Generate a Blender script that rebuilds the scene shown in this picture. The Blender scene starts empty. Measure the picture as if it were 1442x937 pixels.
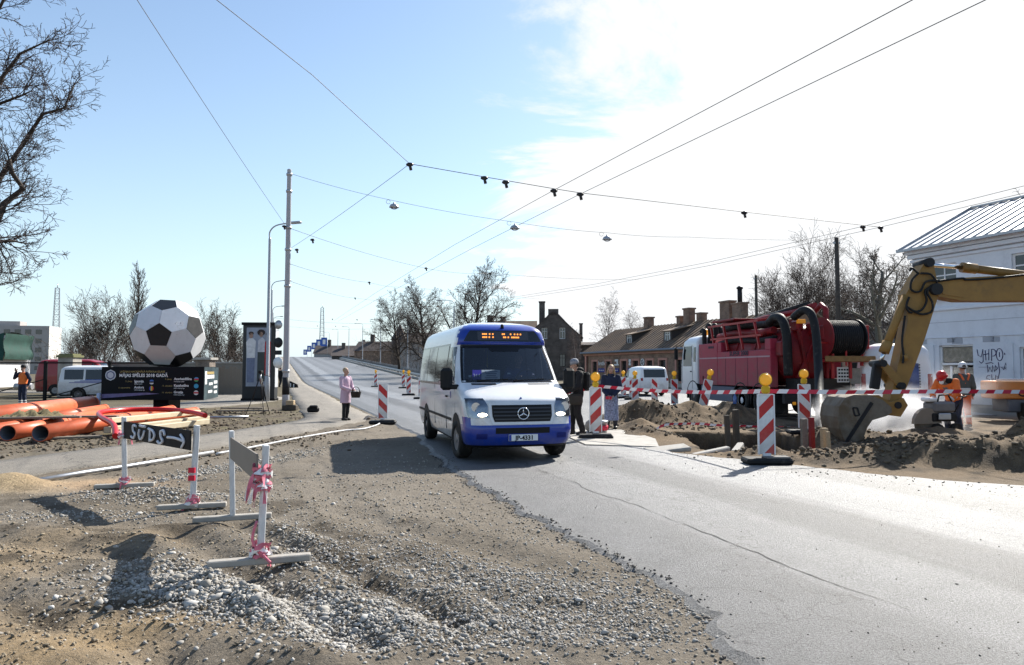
import bpy, math, random
import numpy as np
from mathutils import Matrix, Vector, Euler

# ------------------------------------------------------------------ camera, sky, sun, exposure
scene = bpy.context.scene
COL = scene.collection
R = math.radians
CAM_H = 1.63
PITCH = math.atan(51.5/1000.0)
cam_data = bpy.data.cameras.new("camera")
cam_data.sensor_width = 36.0
cam_data.lens = 36.0*1000.0/1442.0
cam_data.clip_start = 0.05
cam_data.clip_end = 3000.0
cam = bpy.data.objects.new("camera", cam_data)
cam.location = (0, 0, CAM_H)
cam.rotation_euler = (math.pi/2+PITCH, 0, 0)
COL.objects.link(cam)
scene.camera = cam

SUN_AZ = R(37.5)      # to the right of the view direction (+Y)
SUN_EL = R(39.0)
world = bpy.data.worlds.new("World")
scene.world = world
world.use_nodes = True
wn, wl = world.node_tree.nodes, world.node_tree.links
wn.clear()
w_out = wn.new("ShaderNodeOutputWorld")
w_bg = wn.new("ShaderNodeBackground")
w_sky = wn.new("ShaderNodeTexSky")
w_sky.sky_type = 'NISHITA'
w_sky.sun_disc = False
w_sky.sun_elevation = SUN_EL
w_sky.sun_rotation = SUN_AZ
w_sky.air_density = 1.15
w_sky.dust_density = 0.4
w_sky.ozone_density = 1.3
w_bg.inputs['Strength'].default_value = 0.092
# thin cloud bank that lies over the sun's half of the sky
w_tc = wn.new("ShaderNodeTexCoord")
w_sep = wn.new("ShaderNodeSeparateXYZ")
wl.new(w_tc.outputs['Generated'], w_sep.inputs[0])
def wmath(op, a, b=None, c=None):
    n = wn.new("ShaderNodeMath"); n.operation = op
    for i, v in enumerate((a, b, c)):
        if v is None: continue
        if isinstance(v, (int, float)): n.inputs[i].default_value = v
        else: wl.new(v, n.inputs[i])
    return n.outputs[0]
w_z = wmath('MAXIMUM', w_sep.outputs['Z'], 0.03)
w_zz = wmath('ADD', w_z, 0.12)
w_cx = wmath('DIVIDE', w_sep.outputs['X'], w_zz)      # cloud layer seen in plan
w_cy = wmath('DIVIDE', w_sep.outputs['Y'], w_zz)
w_comb = wn.new("ShaderNodeCombineXYZ")
wl.new(w_cx, w_comb.inputs[0]); wl.new(w_cy, w_comb.inputs[1])
w_n1 = wn.new("ShaderNodeTexNoise")
w_n1.inputs['Scale'].default_value = 1.1; w_n1.inputs['Detail'].default_value = 9; w_n1.inputs['Roughness'].default_value = 0.62
w_n1.inputs['Distortion'].default_value = 0.5
wl.new(w_comb.outputs[0], w_n1.inputs['Vector'])
w_ax = wmath('SUBTRACT', wmath('ADD', w_cx, wmath('MULTIPLY', w_cy, 0.05)), 0.20)
w_edge = wmath('ADD', wmath('MULTIPLY', w_ax, 0.75), wmath('MULTIPLY', wmath('SUBTRACT', w_n1.outputs['Fac'], 0.5), 1.9))
w_map = wn.new("ShaderNodeMapRange"); w_map.interpolation_type = 'SMOOTHSTEP'
wl.new(w_edge, w_map.inputs['Value'])
w_map.inputs['From Min'].default_value = -0.05; w_map.inputs['From Max'].default_value = 0.12
w_map.inputs['To Min'].default_value = 0.0; w_map.inputs['To Max'].default_value = 1.0
w_mix = wn.new("ShaderNodeMix"); w_mix.data_type = 'RGBA'
w_far = wn.new("ShaderNodeMapRange"); w_far.interpolation_type = 'SMOOTHSTEP'      # bank kept low in front; faded out overhead, unseen, to cut sky fill
wl.new(w_cy, w_far.inputs['Value']); w_far.inputs['From Min'].default_value = 0.35; w_far.inputs['From Max'].default_value = 1.15
wl.new(wmath('MULTIPLY', w_map.outputs[0], w_far.outputs[0]), w_mix.inputs['Factor'])
w_veil = wn.new("ShaderNodeMix"); w_veil.data_type = 'RGBA'      # thin white haze that thickens towards the horizon
wl.new(wmath('MULTIPLY', wmath('POWER', wmath('SUBTRACT', 1.0, wmath('MAXIMUM', w_sep.outputs['Z'], 0.0)), 5.0), 0.85), w_veil.inputs['Factor'])
wl.new(w_sky.outputs[0], w_veil.inputs['A']); w_veil.inputs['B'].default_value = (3.9, 5.0, 5.9, 1)
wl.new(w_veil.outputs['Result'], w_mix.inputs['A'])
w_mix.inputs['B'].default_value = (5.6, 5.7, 5.8, 1)
wl.new(w_mix.outputs['Result'], w_bg.inputs['Color'])
wl.new(w_bg.outputs[0], w_out.inputs['Surface'])

sun_data = bpy.data.lights.new("sun", 'SUN')
sun_data.energy = 5.0
sun_data.angle = R(0.5)
sun_data.color = (1.0, 0.95, 0.86)
sun = bpy.data.objects.new("sun", sun_data)
sun_dir = Vector((math.sin(SUN_AZ)*math.cos(SUN_EL), math.cos(SUN_AZ)*math.cos(SUN_EL), math.sin(SUN_EL)))
sun.rotation_euler = sun_dir.to_track_quat('Z', 'Y').to_euler()
sun.location = sun_dir*120
COL.objects.link(sun)

vs = scene.view_settings
scene.display_settings.display_device = 'sRGB'
vs.view_transform = 'Standard'; vs.look = 'None'; vs.gamma = 1.0; vs.use_curve_mapping = False
vs.exposure = 1.0
scene.render.engine = 'CYCLES'
scene.cycles.use_denoising = True
scene.cycles.max_bounces = 6
scene.cycles.diffuse_bounces = 3
scene.cycles.glossy_bounces = 3
scene.cycles.transmission_bounces = 6
scene.cycles.transparent_max_bounces = 12
scene.cycles.volume_bounces = 1
scene.cycles.volume_step_rate = 2.0
scene.cycles.caustics_reflective = False
scene.cycles.caustics_refractive = False
scene.cycles.sample_clamp_indirect = 6.0

# ------------------------------------------------------------------ helpers
rnd = random.Random(7)
cosP, sinP = math.cos(PITCH), math.sin(PITCH)
def ray(px, py):
    xc, yc = (px-721.0)/1000.0, (468.5-py)/1000.0
    return Vector((xc, cosP-sinP*yc, sinP+cosP*yc))
def at(px, py, Y):
    r = ray(px, py); s = Y/r.y
    return Vector((r.x*s, Y, CAM_H+r.z*s))
def gp(px, py, z=0.0):
    r = ray(px, py); s = (z-CAM_H)/r.z
    return Vector((r.x*s, r.y*s, z))

# ---- materials
_M = {}
def mat(key, col=(.5, .5, .5), rough=.6, metal=0.0, var=.12, scale=6.0, bump=0.0, bscale=None, dirt=None, spec=.3, coat=0.0,
        emit=None, alpha=None, trans=0.0, stretch=None, detail=6):
    """Principled surface with noise in its colour; dirt = (colour, amount, noise scale)."""
    if key in _M: return _M[key]
    m = bpy.data.materials.new(key); m.use_nodes = True
    nt = m.node_tree; n = nt.nodes; l = nt.links
    b = n['Principled BSDF']
    b.inputs['Roughness'].default_value = rough
    b.inputs['Metallic'].default_value = metal
    b.inputs['Specular IOR Level'].default_value = spec
    if coat: b.inputs['Coat Weight'].default_value = coat; b.inputs['Coat Roughness'].default_value = .08
    if trans: b.inputs['Transmission Weight'].default_value = trans
    tc = n.new('ShaderNodeTexCoord'); src = tc.outputs['Object']
    if stretch:
        mp = n.new('ShaderNodeMapping'); mp.inputs['Scale'].default_value = stretch
        l.new(src, mp.inputs[0]); src = mp.outputs[0]
    c = (*col, 1)
    if var > 0:
        nz = n.new('ShaderNodeTexNoise'); nz.inputs['Scale'].default_value = scale; nz.inputs['Detail'].default_value = detail
        nz.inputs['Roughness'].default_value = .65
        l.new(src, nz.inputs['Vector'])
        mr = n.new('ShaderNodeMapRange'); l.new(nz.outputs['Fac'], mr.inputs[0])
        mr.inputs[1].default_value = .25; mr.inputs[2].default_value = .75
        mr.inputs[3].default_value = 1-var; mr.inputs[4].default_value = 1+var
        mx = n.new('ShaderNodeMix'); mx.data_type = 'RGBA'; mx.blend_type = 'MULTIPLY'; mx.inputs['Factor'].default_value = 1
        mx.inputs['A'].default_value = c; l.new(mr.outputs[0], mx.inputs['B'])
        out = mx.outputs['Result']
        rr = n.new('ShaderNodeMapRange'); l.new(nz.outputs['Fac'], rr.inputs[0])
        rr.inputs[1].default_value = .2; rr.inputs[2].default_value = .8
        rr.inputs[3].default_value = max(.02, rough*(1-var)); rr.inputs[4].default_value = min(1, rough*(1+var))
        l.new(rr.outputs[0], b.inputs['Roughness'])
    else:
        rgb = n.new('ShaderNodeRGB'); rgb.outputs[0].default_value = c; out = rgb.outputs[0]
    if dirt:
        dz = n.new('ShaderNodeTexNoise'); dz.inputs['Scale'].default_value = dirt[2]; dz.inputs['Detail'].default_value = 8
        dz.inputs['Roughness'].default_value = .7
        l.new(src, dz.inputs['Vector'])
        dr = n.new('ShaderNodeMapRange'); l.new(dz.outputs['Fac'], dr.inputs[0]); dr.interpolation_type = 'SMOOTHSTEP'
        dr.inputs[1].default_value = .62-.3*dirt[1]; dr.inputs[2].default_value = .8-.2*dirt[1]
        dr.inputs[4].default_value = min(1, .35+.65*dirt[1])
        dm = n.new('ShaderNodeMix'); dm.data_type = 'RGBA'
        l.new(dr.outputs[0], dm.inputs['Factor']); l.new(out, dm.inputs['A']); dm.inputs['B'].default_value = (*dirt[0], 1)
        out = dm.outputs['Result']
    l.new(out, b.inputs['Base Color'])
    if emit:
        b.inputs['Emission Color'].default_value = (*emit[0], 1); b.inputs['Emission Strength'].default_value = emit[1]
    if alpha is not None: b.inputs['Alpha'].default_value = alpha
    if bump > 0:
        bz = n.new('ShaderNodeTexNoise'); bz.inputs['Scale'].default_value = bscale or scale*4; bz.inputs['Detail'].default_value = 5
        l.new(src, bz.inputs['Vector'])
        bp = n.new('ShaderNodeBump'); bp.inputs['Strength'].default_value = min(1, bump*4); bp.inputs['Distance'].default_value = bump*.1
        l.new(bz.outputs['Fac'], bp.inputs['Height']); l.new(bp.outputs[0], b.inputs['Normal'])
    _M[key] = m
    return m

# ---- mesh builder
class MB:
    def __init__(s): s.v = []; s.f = []; s.m = []; s.s = []
    def add(s, vs, fs, m=0, smooth=False):
        o = len(s.v); s.v.extend([tuple(p) for p in vs])
        for f in fs: s.f.append(tuple(i+o for i in f)); s.m.append(m); s.s.append(smooth)
        return s
    def box(s, c, d, m=0, rot=None, bev=0.0):
        hx, hy, hz = d[0]/2, d[1]/2, d[2]/2
        c = Vector(c)
        if rot is not None and not isinstance(rot, Matrix): rot = Matrix.Rotation(rot, 3, 'Z')
        if bev <= 0:
            vs = [Vector((x*hx, y*hy, z*hz)) for z in (-1, 1) for y in (-1, 1) for x in (-1, 1)]
            fs = [(0, 2, 3, 1), (4, 5, 7, 6), (0, 1, 5, 4), (2, 6, 7, 3), (0, 4, 6, 2), (1, 3, 7, 5)]
        else:
            b = min(bev, hx*.98, hy*.98, hz*.98)
            vs = []; ix = {}
            for z in (-1, 1):
                for y in (-1, 1):
                    for x in (-1, 1):
                        for a in range(3):
                            p = [x*(hx-b), y*(hy-b), z*(hz-b)]; p[a] = (x*hx, y*hy, z*hz)[a]
                            ix[(x, y, z, a)] = len(vs); vs.append(Vector(p))
            fs = []
            for a in range(3):
                o = [q for q in range(3) if q != a]
                for sg in (-1, 1):
                    q = []
                    for (i, j) in ((-1, -1), (1, -1), (1, 1), (-1, 1)):
                        k = [0, 0, 0]; k[a] = sg; k[o[0]] = i; k[o[1]] = j; q.append(ix[(*k, a)])
                    fs.append(tuple(q) if (sg > 0) == (a != 1) else tuple(reversed(q)))
            for a in range(3):           # edges parallel to axis a
                o = [q for q in range(3) if q != a]
                for i in (-1, 1):
                    for j in (-1, 1):
                        k0 = [0, 0, 0]; k0[o[0]] = i; k0[o[1]] = j; k1 = list(k0); k0[a] = -1; k1[a] = 1
                        fs.append((ix[(*k0, o[0])], ix[(*k1, o[0])], ix[(*k1, o[1])], ix[(*k0, o[1])]))
            for z in (-1, 1):
                for y in (-1, 1):
                    for x in (-1, 1): fs.append((ix[(x, y, z, 0)], ix[(x, y, z, 1)], ix[(x, y, z, 2)]))
        if rot is not None: vs = [rot @ p for p in vs]
        return s.add([p+c for p in vs], fs, m)
    def bar(s, p0, p1, w, h, m=0, bev=0.0, up=(0, 0, 1)):
        p0, p1 = Vector(p0), Vector(p1); d = (p1-p0); L = d.length; d.normalize()
        u = Vector(up)
        if abs(d.dot(u)) > .98: u = Vector((0, 1, 0))
        x = d.cross(u).normalized(); z = x.cross(d)
        rot = Matrix((x, d, z)).transposed()
        return s.box((p0+p1)/2, (w, L, h), m, rot, bev)
    def tube(s, pts, r, n=8, m=0, caps=True, smooth=True):
        pts = [Vector(p) for p in pts]; k = len(pts)
        rs = r if isinstance(r, (list, tuple)) else [r]*k
        o = len(s.v); fr = None
        for i, p in enumerate(pts):
            t = (pts[min(i+1, k-1)]-pts[max(i-1, 0)])
            if t.length < 1e-9: t = Vector((0, 0, 1))
            t.normalize()
            if fr is None:
                a = Vector((0, 0, 1)) if abs(t.z) < .9 else Vector((1, 0, 0))
                fr = t.cross(a).normalized()
            else:
                fr = fr-t*fr.dot(t)
                if fr.length < 1e-6: fr = t.orthogonal()
                fr.normalize()
            b = t.cross(fr)
            for j in range(n):
                a = 2*math.pi*j/n
                s.v.append(tuple(p+(fr*math.cos(a)+b*math.sin(a))*rs[i]))
        for i in range(k-1):
            for j in range(n):
                a, b2 = o+i*n+j, o+i*n+(j+1) % n
                s.f.append((a, b2, b2+n, a+n)); s.m.append(m); s.s.append(smooth)
        if caps:
            s.f.append(tuple(o+j for j in reversed(range(n)))); s.m.append(m); s.s.append(False)
            s.f.append(tuple(o+(k-1)*n+j for j in range(n))); s.m.append(m); s.s.append(False)
        return s
    def cyl(s, p0, p1, r0, r1=None, n=16, m=0, caps=True):
        return s.tube([p0, p1], [r0, r0 if r1 is None else r1], n, m, caps)
    def lathe(s, prof, n=20, o=(0, 0, 0), axis='z', m=0, smooth=True):
        """prof = [(radius, height)], turned about an axis through o"""
        o = Vector(o); base = len(s.v); k = len(prof)
        for (r, h) in prof:
            for j in range(n):
                a = 2*math.pi*j/n; c, q = r*math.cos(a), r*math.sin(a)
                p = {'z': (c, q, h), 'y': (c, h, -q), 'x': (h, c, q)}[axis]
                s.v.append(tuple(Vector(p)+o))
        for i in range(k-1):
            for j in range(n):
                a, b = base+i*n+j, base+i*n+(j+1) % n
                s.f.append((a, b, b+n, a+n)); s.m.append(m); s.s.append(smooth)
        for i, rev in ((0, True), (k-1, False)):
            if prof[i][0] > 1e-5:
                q = [base+i*n+j for j in range(n)]
                s.f.append(tuple(reversed(q)) if rev else tuple(q)); s.m.append(m); s.s.append(False)
        return s
    def ell(s, c, r, n=16, k=10, m=0, rot=None):
        c = Vector(c); vs = []; fs = []
        for i in range(k+1):
            a = math.pi*i/k
            for j in range(n):
                b = 2*math.pi*j/n
                p = Vector((r[0]*math.sin(a)*math.cos(b), r[1]*math.sin(a)*math.sin(b), -r[2]*math.cos(a)))
                vs.append((rot @ p if rot is not None else p)+c)
        for i in range(k):
            for j in range(n):
                a, b = i*n+j, i*n+(j+1) % n
                if i == 0: fs.append((a, b+n, a+n))
                elif i == k-1: fs.append((a, b, a+n))
                else: fs.append((a, b, b+n, a+n))
        return s.add(vs, fs, m, True)
    def prism(s, poly, axis, lo, hi, m=0, smooth=False):
        """poly in the two other axes (x: (y,z), y: (x,z), z: (x,y))"""
        f = {'x': lambda a, b, t: (t, a, b), 'y': lambda a, b, t: (a, t, b), 'z': lambda a, b, t: (a, b, t)}[axis]
        n = len(poly)
        vs = [f(a, b, lo) for a, b in poly]+[f(a, b, hi) for a, b in poly]
        fs = [(i, (i+1) % n, (i+1) % n+n, i+n) for i in range(n)]+[tuple(reversed(range(n))), tuple(range(n, 2*n))]
        return s.add(vs, fs, m, smooth)
    def grid(s, P, m=0, smooth=True):
        """P: rows of points"""
        k, n = len(P), len(P[0])
        vs = [p for row in P for p in row]
        fs = [(i*n+j, i*n+j+1, (i+1)*n+j+1, (i+1)*n+j) for i in range(k-1) for j in range(n-1)]
        return s.add(vs, fs, m, smooth)
    def loft(s, rings, m=0, caps=True, smooth=True):
        k, n = len(rings), len(rings[0]); o = len(s.v)
        for r in rings: s.v.extend(tuple(p) for p in r)
        for i in range(k-1):
            for j in range(n):
                a, b = o+i*n+j, o+i*n+(j+1) % n
                s.f.append((a, b, b+n, a+n)); s.m.append(m); s.s.append(smooth)
        if caps:
            for i, rev in ((0, True), (k-1, False)):
                q = [o+i*n+j for j in range(n)]
                s.f.append(tuple(reversed(q)) if rev else tuple(q)); s.m.append(m); s.s.append(False)
        return s
    def mesh(s, name, mats, fix=True):
        me = bpy.data.meshes.new(name)
        me.from_pydata(s.v, [], s.f)
        for m in (mats if isinstance(mats, (list, tuple)) else [mats]): me.materials.append(m)
        me.polygons.foreach_set('material_index', s.m)
        me.polygons.foreach_set('use_smooth', s.s)
        if fix:
            import bmesh
            bm = bmesh.new(); bm.from_mesh(me); bmesh.ops.recalc_face_normals(bm, faces=bm.faces); bm.to_mesh(me); bm.free()
        me.update()
        return me
    def build(s, name, mats, parent=None, loc=None, rot=None, fix=True):
        return link(name, s.mesh(name, mats, fix), parent, loc, rot)

def link(name, data, parent=None, loc=None, rot=None):
    o = bpy.data.objects.new(name, data); COL.objects.link(o)
    if parent is not None: o.parent = parent
    if loc is not None: o.location = loc
    if rot is not None: o.rotation_euler = rot if not isinstance(rot, (int, float)) else (0, 0, rot)
    return o
def tag(o, label, cat, group=None):
    o['label'] = label; o['category'] = cat
    if group: o['group'] = group
    return o
def thing(name, label, cat, loc=(0, 0, 0), rot=0.0, group=None):
    e = link(name, None, None, loc, rot if not isinstance(rot, (int, float)) else (0, 0, rot))
    e.empty_display_size = .2
    return tag(e, label, cat, group)
def struct(o, kind='structure'):
    o['kind'] = kind; return o
def dup(o, loc=None, rot=None, label=None, group=None, scale=None, parent=None):
    c = o.copy(); COL.objects.link(c)
    if parent is not None: c.parent = parent
    if loc is not None: c.location = loc
    if rot is not None: c.rotation_euler = rot if not isinstance(rot, (int, float)) else (0, 0, rot)
    if scale is not None: c.scale = (scale,)*3 if isinstance(scale, (int, float)) else scale
    if label: c['label'] = label
    if group: c['group'] = group
    for ch in list(o.children): dup(ch, parent=c)
    return c
def text(s, size, m, parent, loc, rot=(math.pi/2, 0, 0), name='lettering', align='LEFT', ext=.002, bold=0.0, sx=1.0):
    cu = bpy.data.curves.new(name, 'FONT'); cu.body = s; cu.size = size; cu.extrude = ext; cu.align_x = align; cu.offset = bold
    cu.resolution_u = 2
    cu.materials.append(m)
    o = link(name, cu, parent, loc, rot); o.scale = (sx, 1, 1)
    return o

# ---- value noise in numpy
def _h(ix, iy, seed):
    a = (ix.astype(np.int64)*374761393+iy.astype(np.int64)*668265263+seed*1442695041) & 0x7fffffff
    a = ((a ^ (a >> 13))*1274126177) & 0x7fffffff
    return ((a ^ (a >> 16)) & 0xffff)/65535.0
def vnoise(x, y, seed=0):
    ix, iy = np.floor(x), np.floor(y); fx, fy = x-ix, y-iy
    fx = fx*fx*(3-2*fx); fy = fy*fy*(3-2*fy)
    a, b, c, d = _h(ix, iy, seed), _h(ix+1, iy, seed), _h(ix, iy+1, seed), _h(ix+1, iy+1, seed)
    return (a*(1-fx)+b*fx)*(1-fy)+(c*(1-fx)+d*fx)*fy
def fbm(x, y, seed=0, o=5, g=.5):
    x, y = np.asarray(x, float), np.asarray(y, float)
    s = 0; a = 1; t = 0
    for i in range(o):
        s = s+a*(vnoise(x, y, seed+i*17)-.5); t += a; a *= g; x = x*2.03+13.7; y = y*2.03-7.1
    return s/t*2
def sst(a, b, x):
    t = np.clip((x-a)/(b-a), 0, 1); return t*t*(3-2*t)
# ------------------------------------------------------------------ ground, road, paths
P0 = np.array([-2.26, 17.5]); TX, TY = -0.316, 0.949     # the road's left kerb line and its direction
def uv(x, y):
    dx, dy = x-P0[0], y-P0[1]
    return dx*TX+dy*TY, dx*TY-dy*TX
def xy(u, v):
    return P0[0]+u*TX+v*TY, P0[1]+u*TY-v*TX
_ru = np.arange(-100, 900, 2.0)
_sl = .034*sst(56, 84, _ru)*(1-sst(215, 300, _ru))-.022*sst(330, 420, _ru)*(1-sst(560, 640, _ru))
_rz = np.cumsum(_sl)*2.0
def ramp(u): return np.interp(u, _ru, _rz)
_LY = [-40, 0, 3.9, 4.5, 5.43, 6.27, 7.76, 9.5, 11.6, 14.5, 17.5]
_LX = [1.6, 1.45, 1.33, 1.3, 1.19, .87, .3, -.3, -.94, -1.6, -2.26]
def xL(y):
    y = np.asarray(y, float)
    x = np.where(y < 17.5, np.interp(y, _LY, _LX), -2.26-.333*(y-17.5))
    return x+(fbm(y*1.6, y*0+3.3, 5, 4)*.16+fbm(y*7, y*0+1.3, 9, 4, .65)*.11)*np.clip((26-y)/12, 0, 1)
_RY = [-40, 8.2, 9.0, 9.9, 11.0, 12.2, 13.0, 13.6, 14.6, 16.0, 18.2, 20.5, 23, 25, 50, 56, 66]
_RX = [22, 14, 9.0, 6.9, 5.5, 4.6, 3.7, 3.05, 2.75, 2.75, 2.3, 2.4, 4.5, 17, 20, 17, -3.2]
def xR(y):
    y = np.asarray(y, float)
    x = np.where(y < 66, np.interp(y, _RY, _RX), -2.26-.333*(y-17.5)+14.9)
    return x+fbm(y*1.3, y*0+8.3, 15, 4)*.3*np.clip((24-y)/8, 0, 1)
PATHC = [(-11.5, 5.5), (-9.35, 9.0), (-8.2, 12), (-7.4, 14.5), (-6.7, 17), (-6.1, 19.5), (-5.7, 21.5), (-5.75, 24)]+[xy(u, -1.35) for u in (10, 16, 24, 34, 50, 70, 100, 150, 220, 300)]
LANEC = [(-22, 6), (-19.2, 17), (-17.0, 23), (-15.2, 29), (-14.0, 34), (-14.5, 39), (-17.5, 44), (-30, 50), (-60, 58)]
def seg_dist(x, y, pts):
    d = np.full(np.shape(x), 1e9)
    for (ax, ay), (bx, by) in zip(pts[:-1], pts[1:]):
        ex, ey = bx-ax, by-ay
        t = np.clip(((x-ax)*ex+(y-ay)*ey)/(ex*ex+ey*ey), 0, 1)
        d = np.minimum(d, np.hypot(x-ax-t*ex, y-ay-t*ey))
    return d
def gauss(x, y, cx, cy, rx, ry, a=0.0):
    c, s = math.cos(a), math.sin(a); dx, dy = x-cx, y-cy
    return np.exp(-(((dx*c+dy*s)/rx)**2+((-dx*s+dy*c)/ry)**2))
def pit(x, y):       # the trench: 1 inside
    n = fbm(x*1.7, y*1.7, 31, 3)*.22
    u, v = (x-5.35)*.98-(y-16.1)*.05, (y-16.1)*.98+(x-5.35)*.12
    return sst(0, .22, 1.38-np.abs(u)+n)*sst(0, .22, 2.3-np.abs(v)+n)
PILES = [(3.9, 20.9, .95, .8, .1, .66), (5.4, 21.4, .8, .8, 0, .52), (2.9, 20.9, .6, .6, 0, .3), (6.6, 21.9, .8, .7, 0, .45), (3.3, 17.6, .45, .6, 0, .26), (3.45, 18.9, .5, .6, .2, .34),
         (7.15, 22.6, .9, .9, 0, .30), (8.4, 14.4, 1.2, .6, -.4, .28), (9.2, 13.2, 1.4, .45, -.35, .3), (10.45, 12.9, 1.0, .9, 0, 1.25), (11.6, 13.4, 1.2, 1.2, 0, 1.4),
         (6.6, 12.75, 1.5, .35, -.3, .17), (7.7, 12.0, 1.3, .45, -.35, .22), (8.6, 11.6, 1.2, .4, -.3, .24), (4.7, 13.45, .7, .16, -.2, .11), (7.55, 16.4, .8, .8, 0, .35), (9.8, 16.6, 1.2, .6, .2, .25)]
def H(x, y, fine=True):
    x, y = np.asarray(x, float), np.asarray(y, float)
    u, v = uv(x, y)
    emb = sst(-16, -5, v)*(1-sst(15.6, 21, v))
    z = ramp(u)*emb
    near = np.clip((34-y)/10, 0, 1)*np.clip((24-np.abs(x))/8, 0, 1)
    L = np.clip((xL(y)-x)/.8, 0, 1)
    z = z+near*fbm(x*.45, y*.45, 1, 4)*.025*L+near*L*np.clip((y-12)/4, 0, 1)*fbm(x*1.5, y*1.5, 19, 5, .6)*.07
    z = z+near*(fbm(x*2.9, y*2.9, 2, 5, .62)-.35*np.abs(fbm(x*4.5, y*4.5, 12, 4, .6)))*(.022+.036*np.clip((8-y)/4, 0, 1)*np.clip((-.6-x)/1.5, 0, 1))*(.35+.65*L)
    if fine: z = z+near*(fbm(x*9, y*9, 3, 3, .65)*.02)*(.5+.5*L)
    # wheel ruts and heaps on the near left
    for (ax, ay, bx, by, w, d) in ((-3.4, 7.2, -.9, 4.3, .14, -.05), (-2.9, 7.6, -.4, 4.7, .12, -.045), (-4.6, 5.6, -1.2, 3.7, .16, -.04), (-1.9, 8.2, .2, 6.0, .2, -.03), (-6.5, 7.4, -3.2, 6.3, .2, -.05)):
        dd = seg_dist(x, y, [(ax, ay), (bx, by)])
        z = z+d*np.exp(-(dd/w)**2)*(1+.5*fbm(x*6, y*6, 8, 2))-d*.7*np.exp(-((dd-w*2)/w)**2)
    z = z+.05*gauss(x, y, -2.55, 5.45, .5, .26, -.5)*(1+.5*fbm(x*5, y*5, 21, 3))+.07*gauss(x, y, -1.75, 4.98, .6, .2, -.45)*(1+.6*fbm(x*5, y*5, 23, 3))
    z = z+.06*gauss(x, y, -1.75, 6.4, .16, .9, .55)*(1+.7*fbm(x*5, y*5, 22, 3))+.03*gauss(x, y, -.8, 6.3, .2, .8, .6)+.05*gauss(x, y, .1, 5.3, .8, .3, -.3)
    z = z+.2*gauss(x, y, -7.0, 10.0, .45, .3)+.10*gauss(x, y, -4.5, 9.2, .8, .25, -.2)
    z = z+.16*gauss(x, y, -5.0, 23.2, .55, .4)
    for (cx, cy, rx, ry, a, h) in PILES:
        nx, ny = fbm(x*.9, y*.9, 41, 3)*.3, fbm(x*.9+9, y*.9, 42, 3)*.3
        g = gauss(x+nx, y+ny, cx, cy, rx, ry, a)
        z = z+h*g*(1+.3*fbm(x*1.3, y*1.3, 43, 4, .45))+.06*np.clip(g*3, 0, 1)*fbm(x*3.5, y*3.5, 44, 4)
    berm = np.exp(-((y-(12.55-.33*(x-6.2)))/.5)**2)*sst(4.0, 5.4, x)*(1-sst(9.5, 12, x))
    z = z+berm*(.07+.12*np.abs(fbm(x*3.2, y*3.2, 55, 4))+.05*fbm(x*12, y*12, 56, 2))
    z = z-pit(x, y)*(1.35+.12*fbm(x*3, y*3, 57, 3))
    # keep below the sheets laid on top
    m = sst(.08, .26, x-xL(y))*sst(-.02, .14, xR(y)-x)
    z = np.where(m > 0, np.minimum(z, ramp(u)+.02-.085*m), z)
    pth = sst(0, .2, 1.05-seg_dist(x, y, PATHC))
    z = z*(1-pth)+pth*(ramp(u)-.03)
    ln = sst(0, .3, 2.1-seg_dist(x, y, LANEC))
    z = z*(1-ln)+ln*(-.03)
    return z

def axis(lo, fine_lo, fine_hi, hi, step, grow):
    a = list(np.arange(fine_lo, fine_hi, step)); s = step; p = a[-1]
    while p < hi: s = min(s*grow, 90); p += s; a.append(p)
    s = step; p = fine_lo; b = []
    while p > lo: s = min(s*grow, 90); p -= s; b.append(p)
    return np.array(b[::-1]+a)
def field_mesh(name, xs, ys, zfun, m):
    X, Y = np.meshgrid(xs, ys); Z = zfun(X, Y)
    n, k = len(xs), len(ys)
    V = np.stack([X, Y, Z], -1).reshape(-1, 3)
    i = np.arange((k-1)*(n-1)); r, c = i//(n-1), i % (n-1); a = r*n+c
    F = np.stack([a, a+1, a+n+1, a+n], -1)
    me = bpy.data.meshes.new(name)
    me.vertices.add(len(V)); me.vertices.foreach_set('co', V.ravel())
    me.loops.add(F.size); me.loops.foreach_set('vertex_index', F.ravel().astype(np.int32))
    me.polygons.add(len(F)); me.polygons.foreach_set('loop_start', np.arange(0, F.size, 4, dtype=np.int32))
    me.polygons.foreach_set('use_smooth', np.ones(len(F), bool))
    me.update(calc_edges=True); me.validate()
    me.materials.append(m)
    return me, V
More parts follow.
